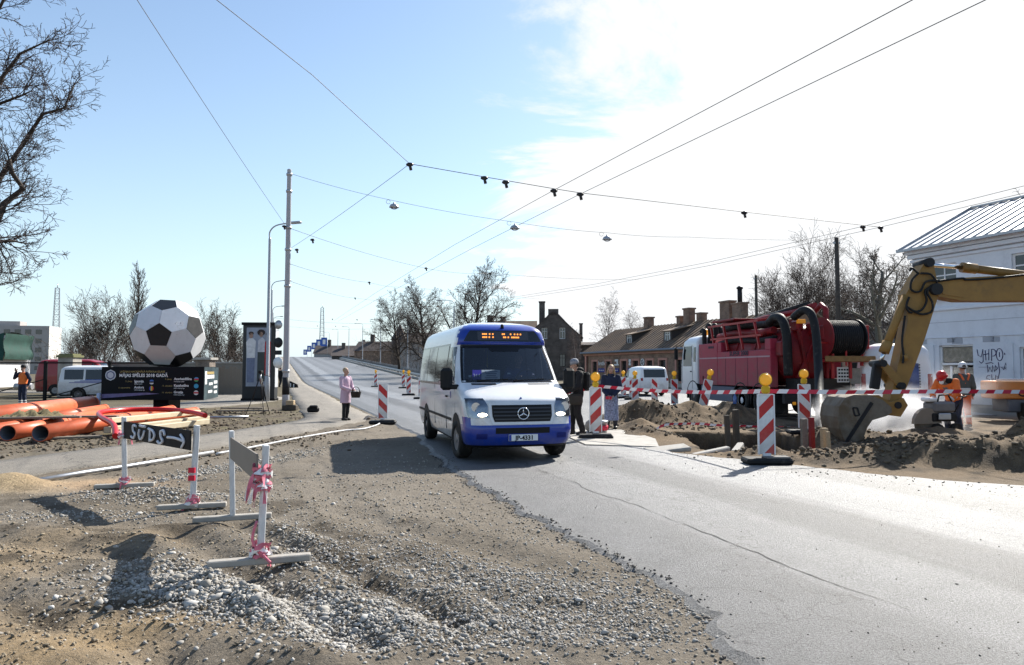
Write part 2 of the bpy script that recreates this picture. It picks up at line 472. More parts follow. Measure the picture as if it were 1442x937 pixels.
def soil_colour(x, y):
    def mix(a, b, t): return a*(1-t[:, None])+np.array(b)*t[:, None]
    n1, n2 = fbm(x*.7, y*.7, 61, 5), fbm(x*2.6, y*2.6, 62, 4)
    c = np.tile(np.array([.20, .178, .148]), (len(x), 1))
    c = mix(c, (.125, .105, .078), np.clip(.5+n1*1.3, 0, 1)*.6)
    far = np.clip((y-12)/6, 0, 1)*np.clip((-4.8-x)/2, 0, 1)
    c = mix(c, (.12, .10, .07), far*.85)
    c = mix(c, (.12, .115, .055), far*np.clip(n2*1.6, 0, 1)*.8); c = mix(c, (.055, .043, .03), far*np.clip(-n2*1.7, 0, 1)*.8)
    sand = np.clip((5.6-y+.8*n1)/1.2, 0, 1)*np.clip((-1.3-x-(5-y)*.5+1.0*n1)/.9, 0, 1)
    sand = np.maximum(sand, np.clip((7.6-y+1.2*n1)/1.5, 0, 1)*np.clip((-3.2-x+1.2*n1)/1.0, 0, 1))
    c = mix(c, (.30, .225, .135), sand*.9)
    c = mix(c, (.46, .36, .22), np.clip(gauss(x, y, -7.0, 10.0, .7, .5)*1.5, 0, 1))
    c = mix(c, (.42, .30, .19), np.clip(gauss(x, y, -5.9, 10.2, .8, .5)*1.3, 0, 1)*.8)
    c = mix(c, (.065, .052, .036), np.clip((n2-.05)*2.6, 0, 1)*np.clip((12-y)/4, 0, 1)*np.clip((xL(y)-.9-x), 0, 1)*.85)
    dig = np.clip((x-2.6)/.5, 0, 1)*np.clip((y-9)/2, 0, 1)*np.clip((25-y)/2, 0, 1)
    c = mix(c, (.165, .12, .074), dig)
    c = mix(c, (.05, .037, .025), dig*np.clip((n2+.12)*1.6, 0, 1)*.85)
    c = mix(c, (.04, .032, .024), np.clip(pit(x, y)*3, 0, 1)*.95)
    c = mix(c, (.07, .07, .075), np.clip(gauss(x, y, -5.0, 23.2, .6, .45)*2, 0, 1))
    wild = np.clip((y-30)/12, 0, 1)
    c = mix(c, (.11, .095, .06), wild*np.clip(.7+n1, 0, 1))
    return c
def vcol_mat(key, rough, bump, bscale, nscale=18, speck=.3):
    m = bpy.data.materials.new(key); m.use_nodes = True; nt = m.node_tree; n = nt.nodes; l = nt.links; b = n['Principled BSDF']
    at_ = n.new('ShaderNodeVertexColor'); at_.layer_name = 'soil'
    tc = n.new('ShaderNodeTexCoord')
    nz = n.new('ShaderNodeTexNoise'); nz.inputs['Scale'].default_value = nscale; nz.inputs['Detail'].default_value = 10; nz.inputs['Roughness'].default_value = .75
    l.new(tc.outputs['Object'], nz.inputs['Vector'])
    mr = n.new('ShaderNodeMapRange'); l.new(nz.outputs['Fac'], mr.inputs[0]); mr.inputs[1].default_value = .3; mr.inputs[2].default_value = .7
    mr.inputs[3].default_value = 1-speck; mr.inputs[4].default_value = 1+speck
    mx = n.new('ShaderNodeMix'); mx.data_type = 'RGBA'; mx.blend_type = 'MULTIPLY'; mx.inputs['Factor'].default_value = 1
    l.new(at_.outputs[0], mx.inputs['A']); l.new(mr.outputs[0], mx.inputs['B'])
    vo = n.new('ShaderNodeTexVoronoi'); vo.inputs['Scale'].default_value = 42; l.new(tc.outputs['Object'], vo.inputs['Vector'])
    vr = n.new('ShaderNodeMapRange'); l.new(vo.outputs['Distance'], vr.inputs[0]); vr.inputs[1].default_value = .12; vr.inputs[2].default_value = .3
    vr.inputs[3].default_value = .3; vr.inputs[4].default_value = 0
    m2 = n.new('ShaderNodeMix'); m2.data_type = 'RGBA'; l.new(vr.outputs[0], m2.inputs['Factor']); l.new(mx.outputs['Result'], m2.inputs['A'])
    m2.inputs['B'].default_value = (.30, .28, .25, 1)
    l.new(m2.outputs['Result'], b.inputs['Base Color'])
    b.inputs['Roughness'].default_value = rough; b.inputs['Specular IOR Level'].default_value = .25
    bz = n.new('ShaderNodeTexNoise'); bz.inputs['Scale'].default_value = bscale; bz.inputs['Detail'].default_value = 9; bz.inputs['Roughness'].default_value = .7
    l.new(tc.outputs['Object'], bz.inputs['Vector'])
    bp = n.new('ShaderNodeBump'); bp.inputs['Strength'].default_value = .9; bp.inputs['Distance'].default_value = bump
    l.new(bz.outputs['Fac'], bp.inputs['Height']); l.new(bp.outputs[0], b.inputs['Normal'])
    return m
gx = axis(-1600, -8.0, 11.2, 1600, .058, 1.05)
gy = np.concatenate([axis(-60, 3.0, 9.0, 9.0, .05, 1.06)[:-1], np.arange(9.0, 24.0, .095), axis(24, 24.1, 24.6, 2200, .12, 1.05)])
gy = np.unique(np.round(gy, 4))
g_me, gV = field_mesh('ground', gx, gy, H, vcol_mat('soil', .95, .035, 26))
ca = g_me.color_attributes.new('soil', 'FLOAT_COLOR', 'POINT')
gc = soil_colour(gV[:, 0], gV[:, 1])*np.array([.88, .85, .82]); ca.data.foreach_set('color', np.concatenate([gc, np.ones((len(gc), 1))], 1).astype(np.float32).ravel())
struct(link('ground', g_me))

# asphalt
def asphalt(key, tones, rough, lanes=True):
    m = bpy.data.materials.new(key); m.use_nodes = True; nt = m.node_tree; n = nt.nodes; l = nt.links; b = n['Principled BSDF']
    tc = n.new('ShaderNodeTexCoord')
    def noise(sc, det=6, ro=.6, vec=None):
        z = n.new('ShaderNodeTexNoise'); z.inputs['Scale'].default_value = sc; z.inputs['Detail'].default_value = det; z.inputs['Roughness'].default_value = ro
        l.new(vec or tc.outputs['Object'], z.inputs['Vector']); return z.outputs['Fac']
    def mth(op, a, c=None):
        z = n.new('ShaderNodeMath'); z.operation = op
        for i, v in enumerate((a, c)):
            if v is None: continue
            if isinstance(v, (int, float)): z.inputs[i].default_value = v
            else: l.new(v, z.inputs[i])
        return z.outputs[0]
    def mrange(v, a, c, d, e):
        z = n.new('ShaderNodeMapRange'); z.interpolation_type = 'SMOOTHSTEP'; l.new(v, z.inputs[0])
        for i, q in enumerate((a, c, d, e)): z.inputs[i+1].default_value = q
        return z.outputs[0]
    rot = n.new('ShaderNodeMapping'); rot.inputs['Rotation'].default_value = (0, 0, -math.atan2(.316, .949)); l.new(tc.outputs['Object'], rot.inputs[0])
    st = n.new('ShaderNodeMapping'); st.inputs['Scale'].default_value = (1.0, .1, 1); l.new(rot.outputs[0], st.inputs[0])
    streak = noise(1.6, 7, .65, st.outputs[0]); fine = noise(62, 4, .8); mid = noise(2.2, 7, .7)
    sp = n.new('ShaderNodeSeparateXYZ'); l.new(tc.outputs['Object'], sp.inputs[0])
    v = mth('ADD', mth('MULTIPLY', mth('ADD', sp.outputs[0], 2.26), .949), mth('MULTIPLY', mth('SUBTRACT', sp.outputs[1], 17.5), .316))
    v = mth('ADD', v, mth('MULTIPLY', mth('SUBTRACT', streak, .5), 1.6))
    cr = n.new('ShaderNodeValToRGB')
    if lanes:
        l.new(mrange(v, -1.5, 14.5, 0, 1), cr.inputs[0]); n_ = cr.color_ramp
        z = n.new('ShaderNodeMapRange'); l.new(v, z.inputs[0]); z.inputs[1].default_value = -2; z.inputs[2].default_value = 14
        l.new(z.outputs[0], cr.inputs[0])
        pts = [(-2, .28), (.45, .32), (.7, .55), (1.5, .6), (1.95, .16), (2.6, .2), (3.0, .9), (4.1, .88), (4.6, .4), (6.2, .6), (7.5, .35), (9, .6), (11, .4), (14, .55)]
        while len(n_.elements) < len(pts): n_.elements.new(.5)
        for e, (p, t) in zip(n_.elements, pts): e.position = (p+2)/16; e.color = (t, t, t, 1)
    else:
        l.new(streak, cr.inputs[0])
    tone = mth('ADD', mth('MULTIPLY', cr.outputs[0], .8), mth('MULTIPLY', mth('SUBTRACT', mid, .5), .7))
    base = n.new('ShaderNodeMix'); base.data_type = 'RGBA'; base.clamp_factor = True
    l.new(tone, base.inputs['Factor']); base.inputs['A'].default_value = (*tones[0], 1); base.inputs['B'].default_value = (*tones[1], 1)
    sk = n.new('ShaderNodeMix'); sk.data_type = 'RGBA'; sk.blend_type = 'MULTIPLY'; sk.inputs['Factor'].default_value = 1
    l.new(base.outputs['Result'], sk.inputs['A']); l.new(mrange(fine, .32, .70, .42, 1.65), sk.inputs['B'])
    # cracks
    vd = n.new('ShaderNodeVectorMath'); vd.operation = 'ADD'
    dn = n.new('ShaderNodeTexNoise'); dn.inputs['Scale'].default_value = 1.7; dn.inputs['Detail'].default_value = 6; l.new(tc.outputs['Object'], dn.inputs['Vector'])
    l.new(rot.outputs[0], vd.inputs[0]); l.new(dn.outputs['Color'], vd.inputs[1])
    vs_ = n.new('ShaderNodeMapping'); vs_.inputs['Scale'].default_value = (.42, .16, 1); l.new(vd.outputs[0], vs_.inputs[0])
    vo = n.new('ShaderNodeTexVoronoi'); vo.feature = 'DISTANCE_TO_EDGE'; vo.inputs['Scale'].default_value = 1.0; l.new(vs_.outputs[0], vo.inputs['Vector'])
    ck = n.new('ShaderNodeMix'); ck.data_type = 'RGBA'; l.new(mrange(vo.outputs['Distance'], .0015, .006, .75, 0), ck.inputs['Factor'])
    l.new(sk.outputs['Result'], ck.inputs['A']); ck.inputs['B'].default_value = (.03, .03, .032, 1)
    l.new(ck.outputs['Result'], b.inputs['Base Color'])
    ra = mth('ADD', mth('MULTIPLY', mid, .25), rough-.12)
    l.new(mth('ADD', ra, mth('MULTIPLY', mth('SUBTRACT', 1, cr.outputs[0]), .12)), b.inputs['Roughness'])
    b.inputs['Specular IOR Level'].default_value = .5
    bp = n.new('ShaderNodeBump'); bp.inputs['Strength'].default_value = 1.0; bp.inputs['Distance'].default_value = .016
    l.new(noise(75, 4, .8), bp.inputs['Height']); l.new(bp.outputs[0], b.inputs['Normal'])
    return m
M_asphalt = asphalt('asphalt', ((.045, .046, .05), (.26, .26, .265)), .46)
M_path = asphalt('old_path_asphalt', ((.13, .118, .102), (.31, .28, .24)), .85, False)
def strip_mesh(name, ys, fl, fr, ncol, zf, m, skirt=.1):
    mb = MB(); rows = []
    for y in ys:
        a, b = float(fl(y)), float(fr(y)); row = []
        for j in range(ncol+1):
            t = j/ncol; x = a+(b-a)*t; row.append((x, y, zf(x, y)))
        rows.append(row)
    mb.grid(rows, 0, True)
    mb.grid([[(r[0][0]-.13, r[0][1], r[0][2]-.055), (r[0][0]-.04, r[0][1], r[0][2]-.018), r[0]] for r in rows], 0, False); mb.grid([[r[-1], (r[-1][0]+.02, r[-1][1], r[-1][2]-skirt)] for r in rows], 0, False)
    return mb.mesh(name, m, fix=False)
ry_ = list(np.arange(-6, 3, .5))+list(np.arange(3, 13, .06))+list(np.arange(13, 24, .15))+list(np.arange(24, 70, 1.0))+list(np.arange(70, 420, 5.0))
def road_z(x, y):
    u, v = uv(x, y); return float(ramp(u))+.03
wob = lambda x, y: float(fbm(np.array([x*.5]), np.array([y*.5]), 77, 3)[0])*.012
struct(link('road', strip_mesh('road', ry_, xL, xR, 26, lambda x, y: road_z(x, y)+(wob(x, y) if y < 26 else 0), M_asphalt)))
def ribbon(name, pts, w, m, lift=.012, th=.1):
    P = []
    for a, b in zip(pts[:-1], pts[1:]):
        k = max(2, int(math.hypot(b[0]-a[0], b[1]-a[1])/.5))
        for i in range(k): P.append((a[0]+(b[0]-a[0])*i/k, a[1]+(b[1]-a[1])*i/k))
    P.append(pts[-1]); P = np.array(P)
    for _ in range(6): P[1:-1] = (P[:-2]+2*P[1:-1]+P[2:])/4
    D = np.gradient(P, axis=0); D /= np.linalg.norm(D, axis=1)[:, None]; N = np.stack([D[:, 1], -D[:, 0]], 1)
    jl = fbm(P[:, 1]*1.2, P[:, 0], 91, 4)*.15; jr = fbm(P[:, 1]*1.2, P[:, 0]+50, 92, 4)*.15
    rows = []
    for i in range(len(P)):
        row = []
        for t, dz in ((-1, -th), (-1, 0), (-.5, .008), (0, .012), (.5, .008), (1, 0), (1, -th)):
            ww = w/2*t+(jl[i] if t < 0 else jr[i] if t > 0 else 0); q = P[i]+N[i]*ww
            row.append((q[0], q[1], float(ramp(uv(q[0], q[1])[0]))+lift+dz))
        rows.append(row)
    mb = MB(); mb.grid(rows, 0, True); return link(name, mb.mesh(name, m, fix=False))
struct(ribbon('footpath', [tuple(map(float, p)) for p in PATHC], 2.15, M_path))
struct(ribbon('side_lane', LANEC, 4.2, M_path, .016))

# seam between two asphalt layers
M_seam = mat('dark_joint', (.03, .03, .032), .8, var=.4, scale=20)
rows = []
for i in range(96):
    u = -13.6+i*.075; j = float(fbm(np.array([u*1.5]), np.array([.5]), 71, 4)[0])*.14; w = .002+.008*max(0, float(fbm(np.array([u*4]), np.array([.9]), 72, 3)[0])+.3)
    rows.append([(*xy(u, .62+j+s_*w), .034+wob(*xy(u, .62))) for s_ in (-1, 1)])
mb = MB(); mb.grid(rows); struct(mb.build('road_seam', M_seam, fix=False))
# stones: gravel too many to count
ICO = []
_t = (1+5**.5)/2
for a in (-1, 1):
    for b in (-_t, _t): ICO += [(0, a, b), (a, b, 0), (b, 0, a)]
ICO = np.array(ICO)/math.hypot(1, _t)
_f = []
for i in range(12):
    for j in range(i+1, 12):
        for k in range(j+1, 12):
            d = [np.linalg.norm(ICO[i]-ICO[j]), np.linalg.norm(ICO[j]-ICO[k]), np.linalg.norm(ICO[i]-ICO[k])]
            if max(d) < 1.1:
                nn = np.cross(ICO[j]-ICO[i], ICO[k]-ICO[i]); _f.append((i, j, k) if nn.dot(ICO[i]) > 0 else (i, k, j))
ICOF = np.array(_f)
def stones(name, X, Y, S, m, seed, flat=.7, sink=.25, zf=None):
    g = np.random.default_rng(seed); N = len(X)
    V = ICO[None]*(1+g.uniform(-.45, .4, (N, 12, 1)))
    sc = np.stack([g.uniform(.75, 1.45, N), g.uniform(.7, 1.1, N), g.uniform(.5, 1.0, N)*flat/.7], 1)
    V = V*sc[:, None, :]
    ax = g.uniform(-.6, .6, N); ca_, sa_ = np.cos(ax)[:, None], np.sin(ax)[:, None]
    y_, z_ = V[..., 1]*ca_-V[..., 2]*sa_, V[..., 1]*sa_+V[..., 2]*ca_
    az = g.uniform(0, 6.283, N); c_, s_ = np.cos(az)[:, None], np.sin(az)[:, None]
    x_ = V[..., 0]; V = np.stack([x_*c_-y_*s_, x_*s_+y_*c_, z_], -1)*S[:, None, None]
    Z = (zf or H)(X, Y)
    V = V+np.stack([X, Y, Z+S*(flat-sink)*.6], -1)[:, None, :]
    F = (ICOF[None]+np.arange(N)[:, None, None]*12).reshape(-1, 3)
    me = bpy.data.meshes.new(name); V = V.reshape(-1, 3)
    me.vertices.add(len(V)); me.vertices.foreach_set('co', V.ravel())
    me.loops.add(F.size); me.loops.foreach_set('vertex_index', F.ravel().astype(np.int32))
    me.polygons.add(len(F)); me.polygons.foreach_set('loop_start', np.arange(0, F.size, 3, dtype=np.int32))
    me.update(calc_edges=True); me.validate(); me.materials.append(m)
    return struct(link(name, me), 'stuff')
def island_mat(key, cols, rough=.9):
    m = bpy.data.materials.new(key); m.use_nodes = True; n = m.node_tree.nodes; l = m.node_tree.links; b = n['Principled BSDF']
    ge = n.new('ShaderNodeNewGeometry'); cr = n.new('ShaderNodeValToRGB'); l.new(ge.outputs['Random Per Island'], cr.inputs[0])
    while len(cr.color_ramp.elements) < len(cols): cr.color_ramp.elements.new(.5)
    for i, (e, c) in enumerate(zip(cr.color_ramp.elements, cols)): e.position = i/(len(cols)-1); e.color = (*c, 1)
    nz = n.new('ShaderNodeTexNoise'); nz.inputs['Scale'].default_value = 60
    tc = n.new('ShaderNodeTexCoord'); l.new(tc.outputs['Object'], nz.inputs['Vector'])
    mr = n.new('ShaderNodeMapRange'); l.new(nz.outputs['Fac'], mr.inputs[0]); mr.inputs[3].default_value = .75; mr.inputs[4].default_value = 1.25
    mx = n.new('ShaderNodeMix'); mx.data_type = 'RGBA'; mx.blend_type = 'MULTIPLY'; mx.inputs['Factor'].default_value = 1
    l.new(cr.outputs[0], mx.inputs['A']); l.new(mr.outputs[0], mx.inputs['B']); l.new(mx.outputs['Result'], b.inputs['Base Color'])
    b.inputs['Roughness'].default_value = rough
    return m
M_stone = island_mat('crushed_limestone', [(.16, .145, .12), (.27, .25, .225), (.36, .345, .32), (.20, .18, .15), (.44, .425, .40), (.24, .22, .19)])
def scatter(zones, seed, cond=None, k_=1.0, mul=1.0):
    g = np.random.default_rng(seed); X = []; Y = []; S = []
    for (cx, cy, rx, ry, a, n, s0, s1) in zones:
        n = int(n*mul)
        p = g.normal(0, .55, (n, 2)); c, s = math.cos(a), math.sin(a)
        px, py = p[:, 0]*rx, p[:, 1]*ry
        X.append(cx+px*c-py*s); Y.append(cy+px*s+py*c)
        S.append((s0+(s1-s0)*g.power(.42, n))*k_)
    X, Y, S = map(np.concatenate, (X, Y, S))
    k = np.ones(len(X), bool) if cond is None else cond(X, Y)
    return X[k], Y[k], S[k]
zs = [(-2.5, 5.4, .85, .5, -.5, 1700, .008, .034), (-1.75, 5.0, .8, .36, -.45, 1900, .008, .036), (-1.75, 6.3, .35, 1.3, .55, 900, .007, .03), (-1.0, 4.65, .8, .4, -.3, 1100, .008, .032),
      (.1, 5.2, 1.5, .75, -.2, 3600, .006, .026), (-.5, 4.5, 1.0, .45, 0, 1600, .006, .028), (.55, 4.6, .7, .5, 0, 1000, .006, .022), (-.8, 6.2, .5, 1.3, .6, 900, .006, .024), (-4.5, 9.2, 1.2, .5, -.2, 700, .012, .035),
      (-4.6, 12.2, .45, 2.6, -.28, 900, .015, .04), (-5.0, 8.0, 1.4, .35, 0, 350, .012, .035), (-1.5, 9.5, 2.2, 3.5, 0, 1200, .008, .03), (-2.5, 6.0, 4, 3, 0, 900, .006, .026), (.2, 7.2, 1.2, 1.6, .4, 700, .006, .02)]
X, Y, S = scatter(zs, 3, lambda x, y: (x < xL(y)-.04) & (y > 3.2) & (seg_dist(x, y, PATHC) > 1.2), .55, 1.9)
gb_ = np.random.default_rng(44); k = gb_.random(len(S)) < .035; S[k] *= gb_.uniform(1.5, 2.3, k.sum())
stones('gravel', X, Y, S, M_stone, 4)
# crumbs on and beside the asphalt
M_crumb = island_mat('asphalt_crumb', [(.035, .035, .037), (.06, .058, .055), (.14, .12, .10), (.22, .2, .17)])
zs = [(3.0, 6.0, 3.5, 3.0, 0, 120, .006, .018), (6.3, 10.4, 3.2, .8, -.35, 300, .01, .03), (2.6, 12.5, 3.0, 2.0, 0, 90, .006, .02), (2.9, 3.9, 1.2, .5, 0, 160, .006, .018), (5.0, 12.9, 1.5, .4, -.3, 200, .012, .05), (8.0, 9.5, 2.0, .8, 0, 220, .01, .035)]
X, Y, S = scatter(zs, 5, lambda x, y: (x > xL(y)+.05) & (y > 3.0) & (x < xR(y)), .5)
stones('asphalt_crumbs', X, Y, S, M_crumb, 6, zf=lambda x, y: np.full(len(x), .032))
g0 = np.random.default_rng(12); yy = g0.uniform(3.4, 13.5, 1500); xx = xL(yy)+g0.normal(-.05, .06, 1500)
stones('asphalt_edge_crumbs', xx, yy, g0.uniform(.004, .014, 1500), M_crumb, 8, zf=lambda x, y: np.where(x > xL(y), .03, -.0)+0*x)
M_clod = island_mat('earth_clod', [(.07, .052, .035), (.14, .105, .07), (.05, .04, .028), (.2, .155, .1)], .95)
zs = [(6.6, 12.6, 2.6, .6, -.3, 700, .012, .055), (9.6, 12.4, 1.6, .9, 0, 400, .012, .05), (4.5, 20.1, 2.6, 1.0, 0, 450, .015, .06), (4.0, 17.7, 1.4, .6, 0, 250, .015, .06), (8.5, 14.6, 1.6, 1.0, 0, 350, .015, .07), (7.4, 16.4, 1.2, 1.0, 0, 200, .015, .06)]
zs += [(-8.8, 15.5, 3.2, 1.8, .3, 900, .012, .05), (-9.0, 20.5, 3.5, 2.2, .3, 900, .014, .055), (-11.5, 26, 4, 2.5, 0, 600, .015, .06), (-5.2, 15.5, .8, 3.5, -.25, 500, .01, .04)]
X, Y, S = scatter(zs, 9, lambda x, y: ((x > xR(y)+.05) | (x < xL(y)-.05)) & (pit(x, y) < .05) & (y > 3.2) & (seg_dist(x, y, PATHC) > 1.1) & (seg_dist(x, y, LANEC) > 2.2))
stones('earth_clods', X, Y, S, M_clod, 10)
zs = [(-2.9, 4.6, 1.6, .8, 0, 1500, .004, .016), (-4.2, 6.2, 2.0, 1.0, 0, 1500, .004, .018), (-1.5, 7.5, 2.5, 2.0, 0, 900, .004, .016), (-3.5, 9, 3, 2, 0, 600, .006, .02)]
X, Y, S = scatter(zs, 19, lambda x, y: (x < xL(y)-.05) & (y > 3.2) & (seg_dist(x, y, PATHC) > 1.1))
stones('soil_crumbs', X, Y, S, island_mat('soil_crumb', [(.10, .08, .055), (.2, .16, .11), (.28, .23, .16), (.15, .12, .085)], .95), 20)
# ------------------------------------------------------------------ buildings and walls
def brick_mat(key, c1, c2, mortar, scale=1.0, rough=.9):
    if key in _M: return _M[key]
    m = bpy.data.materials.new(key); m.use_nodes = True; n = m.node_tree.nodes; l = m.node_tree.links; b = n['Principled BSDF']
    tc = n.new('ShaderNodeTexCoord'); sp = n.new('ShaderNodeSeparateXYZ'); l.new(tc.outputs['Object'], sp.inputs[0])
    ad = n.new('ShaderNodeMath'); l.new(sp.outputs[0], ad.inputs[0]); l.new(sp.outputs[1], ad.inputs[1])
    cb = n.new('ShaderNodeCombineXYZ'); l.new(ad.outputs[0], cb.inputs[0]); l.new(sp.outputs[2], cb.inputs[1])
    br = n.new('ShaderNodeTexBrick'); br.inputs['Scale'].default_value = 4.0*scale; l.new(cb.outputs[0], br.inputs['Vector'])
    br.inputs['Color1'].default_value = (*c1, 1); br.inputs['Color2'].default_value = (*c2, 1); br.inputs['Mortar'].default_value = (*mortar, 1)
    br.inputs['Mortar Size'].default_value = .02; br.inputs['Brick Width'].default_value = 1.0; br.inputs['Row Height'].default_value = .3
    nz = n.new('ShaderNodeTexNoise'); nz.inputs['Scale'].default_value = 1.3; nz.inputs['Detail'].default_value = 9; l.new(tc.outputs['Object'], nz.inputs['Vector'])
    mr = n.new('ShaderNodeMapRange'); l.new(nz.outputs['Fac'], mr.inputs[0]); mr.inputs[1].default_value = .3; mr.inputs[2].default_value = .7
    mr.inputs[3].default_value = .6; mr.inputs[4].default_value = 1.35
    mx = n.new('ShaderNodeMix'); mx.data_type = 'RGBA'; mx.blend_type = 'MULTIPLY'; mx.inputs['Factor'].default_value = 1
    l.new(br.outputs['Color'], mx.inputs['A']); l.new(mr.outputs[0], mx.inputs['B']); l.new(mx.outputs['Result'], b.inputs['Base Color'])
    b.inputs['Roughness'].default_value = rough
    bp = n.new('ShaderNodeBump'); bp.inputs['Distance'].default_value = .01; l.new(br.outputs['Fac'], bp.inputs['Height']); bp.invert = True; l.new(bp.outputs[0], b.inputs['Normal'])
    _M[key] = m; return m
M_glass = mat('window_glass', (.02, .025, .03), .06, var=0, spec=.8)
M_white = mat('white_paint', (.72, .73, .74), .5, var=.06)
M_black = mat('black_paint', (.009, .009, .010), .5, var=.1, spec=.15)
M_dark = mat('dark_metal', (.02, .02, .022), .55, spec=.2)
M_zinc = mat('galvanised_steel', (.42, .43, .45), .45, .7, var=.15, dirt=((.2, .17, .14), .3, 3))
M_conc = mat('concrete', (.36, .345, .32), .9, var=.18, scale=5, bump=.06, dirt=((.2, .18, .15), .5, 2.2))
M_wood = mat('raw_timber', (.42, .31, .19), .8, var=.22, scale=5, stretch=(6, 1, 6), dirt=((.2, .15, .1), .4, 3))
M_oldwood = mat('weathered_timber', (.19, .165, .135), .9, var=.3, scale=5, stretch=(6, 1, 6), bump=.05)

def wall(mb, L, h, t, openings, m=0, z0=0.0):
    """wall in the local xz plane, outer face y=0, with real openings (x0,x1,z0,z1)"""
    xs = sorted({0, L, *[o[0] for o in openings], *[o[1] for o in openings]})
    zs = sorted({z0, h, *[o[2] for o in openings], *[o[3] for o in openings]})
    for i in range(len(xs)-1):
        for j in range(len(zs)-1):
            a, b, c, d = xs[i], xs[i+1], zs[j], zs[j+1]
            if any(o[0] <= a and b <= o[1] and o[2] <= c and d <= o[3] for o in openings): continue
            mb.add([(a, 0, c), (b, 0, c), (b, 0, d), (a, 0, d)], [(0, 1, 2, 3)], m)
    for (a, b, c, d) in openings:
        mb.add([(a, 0, c), (b, 0, c), (b, 0, d), (a, 0, d), (a, t, c), (b, t, c), (b, t, d), (a, t, d)],
               [(0, 4, 5, 1), (1, 5, 6, 2), (2, 6, 7, 3), (3, 7, 4, 0)], m)
def window(parent, x, z, w, h, y, fm, bars=(1, 1), name='window', fw=.07, gm=None, d=.05):
    mb = MB()
    mb.box((0, 0, fw/2), (w, d, fw)); mb.box((0, 0, h-fw/2), (w, d, fw))
    for s in (-1, 1): mb.box((s*(w/2-fw/2), 0, h/2), (fw, d, h-2*fw))
    for i in range(bars[0]): mb.box((-w/2+w*(i+1)/(bars[0]+1), 0, h/2), (fw*.7, d*.8, h-2*fw))
    for j in range(bars[1]): mb.box((0, 0, h*(.68 if bars[1] == 1 else (j+1)/(bars[1]+1))), (w-2*fw, d*.75, fw*.7))
    o = mb.build(name, fm, parent, (x, y, z), fix=False)
    p = MB(); p.box((0, .012, h/2), (w-fw, .012, h-fw)); p.build('pane', gm or M_glass, o, fix=False)
    return o
def roof_slab(mb, p, n_t=.12, m=0):
    """four corners, given thickness downwards"""
    q = [Vector(v) for v in p]; d = Vector((0, 0, -n_t))
    mb.add(q+[v+d for v in q], [(0, 1, 2, 3), (7, 6, 5, 4), (0, 4, 5, 1), (1, 5, 6, 2), (2, 6, 7, 3), (3, 7, 4, 0)], m)

# --- long low brick house with pink trim
M_brk = brick_mat('grey_brown_brick', (.30, .19, .135), (.20, .13, .095), (.3, .26, .22))
M_pink = mat('pink_trim_paint', (.48, .25, .2), .8, var=.15, scale=2)
M_rust = mat('brown_sheet_roof', (.17, .115, .075), .7, var=.4, scale=1.4, stretch=(1, .25, 1), dirt=((.06, .05, .045), .5, 1.2))
M_blueg = mat('blue_grey_gutter', (.16, .20, .26), .5, var=.1)
HL = 30.0
house = thing('brick_house', 'long low brick house with pink window surrounds and a brown ribbed roof', 'house', (8.3, 80, 0), math.atan2(-.94, .34))
ops = []
for i, s in enumerate((2.35, 5.5, 8.9, 11.2, 13.8, 16.1, 18.9, 21.7, 24.5, 27.3)):
    ops.append((s-.55, s+.55, .05 if i in (0,) else .55, 2.45))
mb = MB(); wall(mb, HL, 3.45, .3, ops)
mb.add([(0, 0, 0), (0, 8, 0), (0, 8, 3.45), (0, 4, 6.0), (0, 0, 3.45)], [(0, 1, 2, 3, 4)])
mb.add([(HL, 0, 0), (HL, 8, 0), (HL, 8, 3.45), (HL, 4, 6.0), (HL, 0, 3.45)], [(4, 3, 2, 1, 0)])
mb.add([(0, 8, 0), (HL, 8, 0), (HL, 8, 3.45), (0, 8, 3.45)], [(3, 2, 1, 0)])
mb.build('wall', M_brk, house, fix=False)
mb = MB(); mb.box((HL/2, -.11, 3.27), (HL+.3, .22, .36), bev=.03); mb.build('cornice', M_pink, house)
mb = MB(); mb.box((HL/2, .3, .2), (HL-.1, .72, .36)); mb.build('plinth', M_conc, house)
for s in (.25, HL-.25):
    mb = MB(); mb.box((s, -.06, 1.55), (.5, .12, 3.06)); mb.build('corner_pilaster', M_pink, house)
for i, (a, b, c, d) in enumerate(ops):
    mb = MB(); fw = .2
    mb.box(((a+b)/2, -.03, d+fw/2), (b-a+2*fw, .1, fw)); mb.box(((a+b)/2, -.03, c-.06), (b-a+2*fw, .14, .12))
    for x in (a-fw/2, b+fw/2): mb.box((x, -.03, (c+d)/2), (fw, .1, d-c))
    o = mb.build('window_surround', M_pink, house, fix=False)
    window(house, (a+b)/2, c, b-a, d-c, .18, M_dark, (1, 1))
mb = MB(); roof_slab(mb, [(-.35, -.45, 3.37), (HL+.35, -.45, 3.37), (HL+.35, 4, 6.12), (-.35, 4, 6.12)])
roof_slab(mb, [(-.35, 4, 6.12), (HL+.35, 4, 6.12), (HL+.35, 8.45, 3.37), (-.35, 8.45, 3.37)])
roof = mb.build('roof', M_rust, house)
mb = MB()
for i in range(51):
    x = -.3+i*(HL+.6)/50; mb.bar((x, -.45, 3.40), (x, 4, 6.15), .05, .06); mb.bar((x, 4, 6.15), (x, 8.45, 3.4), .05, .06)
struct(mb.build('roof_seams', M_rust, roof, fix=False), 'stuff')
mb = MB(); mb.box((HL/2, -.5, 3.42), (HL+.8, .16, .16), bev=.03); mb.build('gutter', M_blueg, house)
for s in (.6, HL-.6):
    mb = MB(); mb.cyl((s, -.16, 0), (s, -.16, 3.4), .05, n=8); mb.build('downpipe', M_dark, house)
M_drm = mat('dormer_board', (.045, .038, .035), .8)
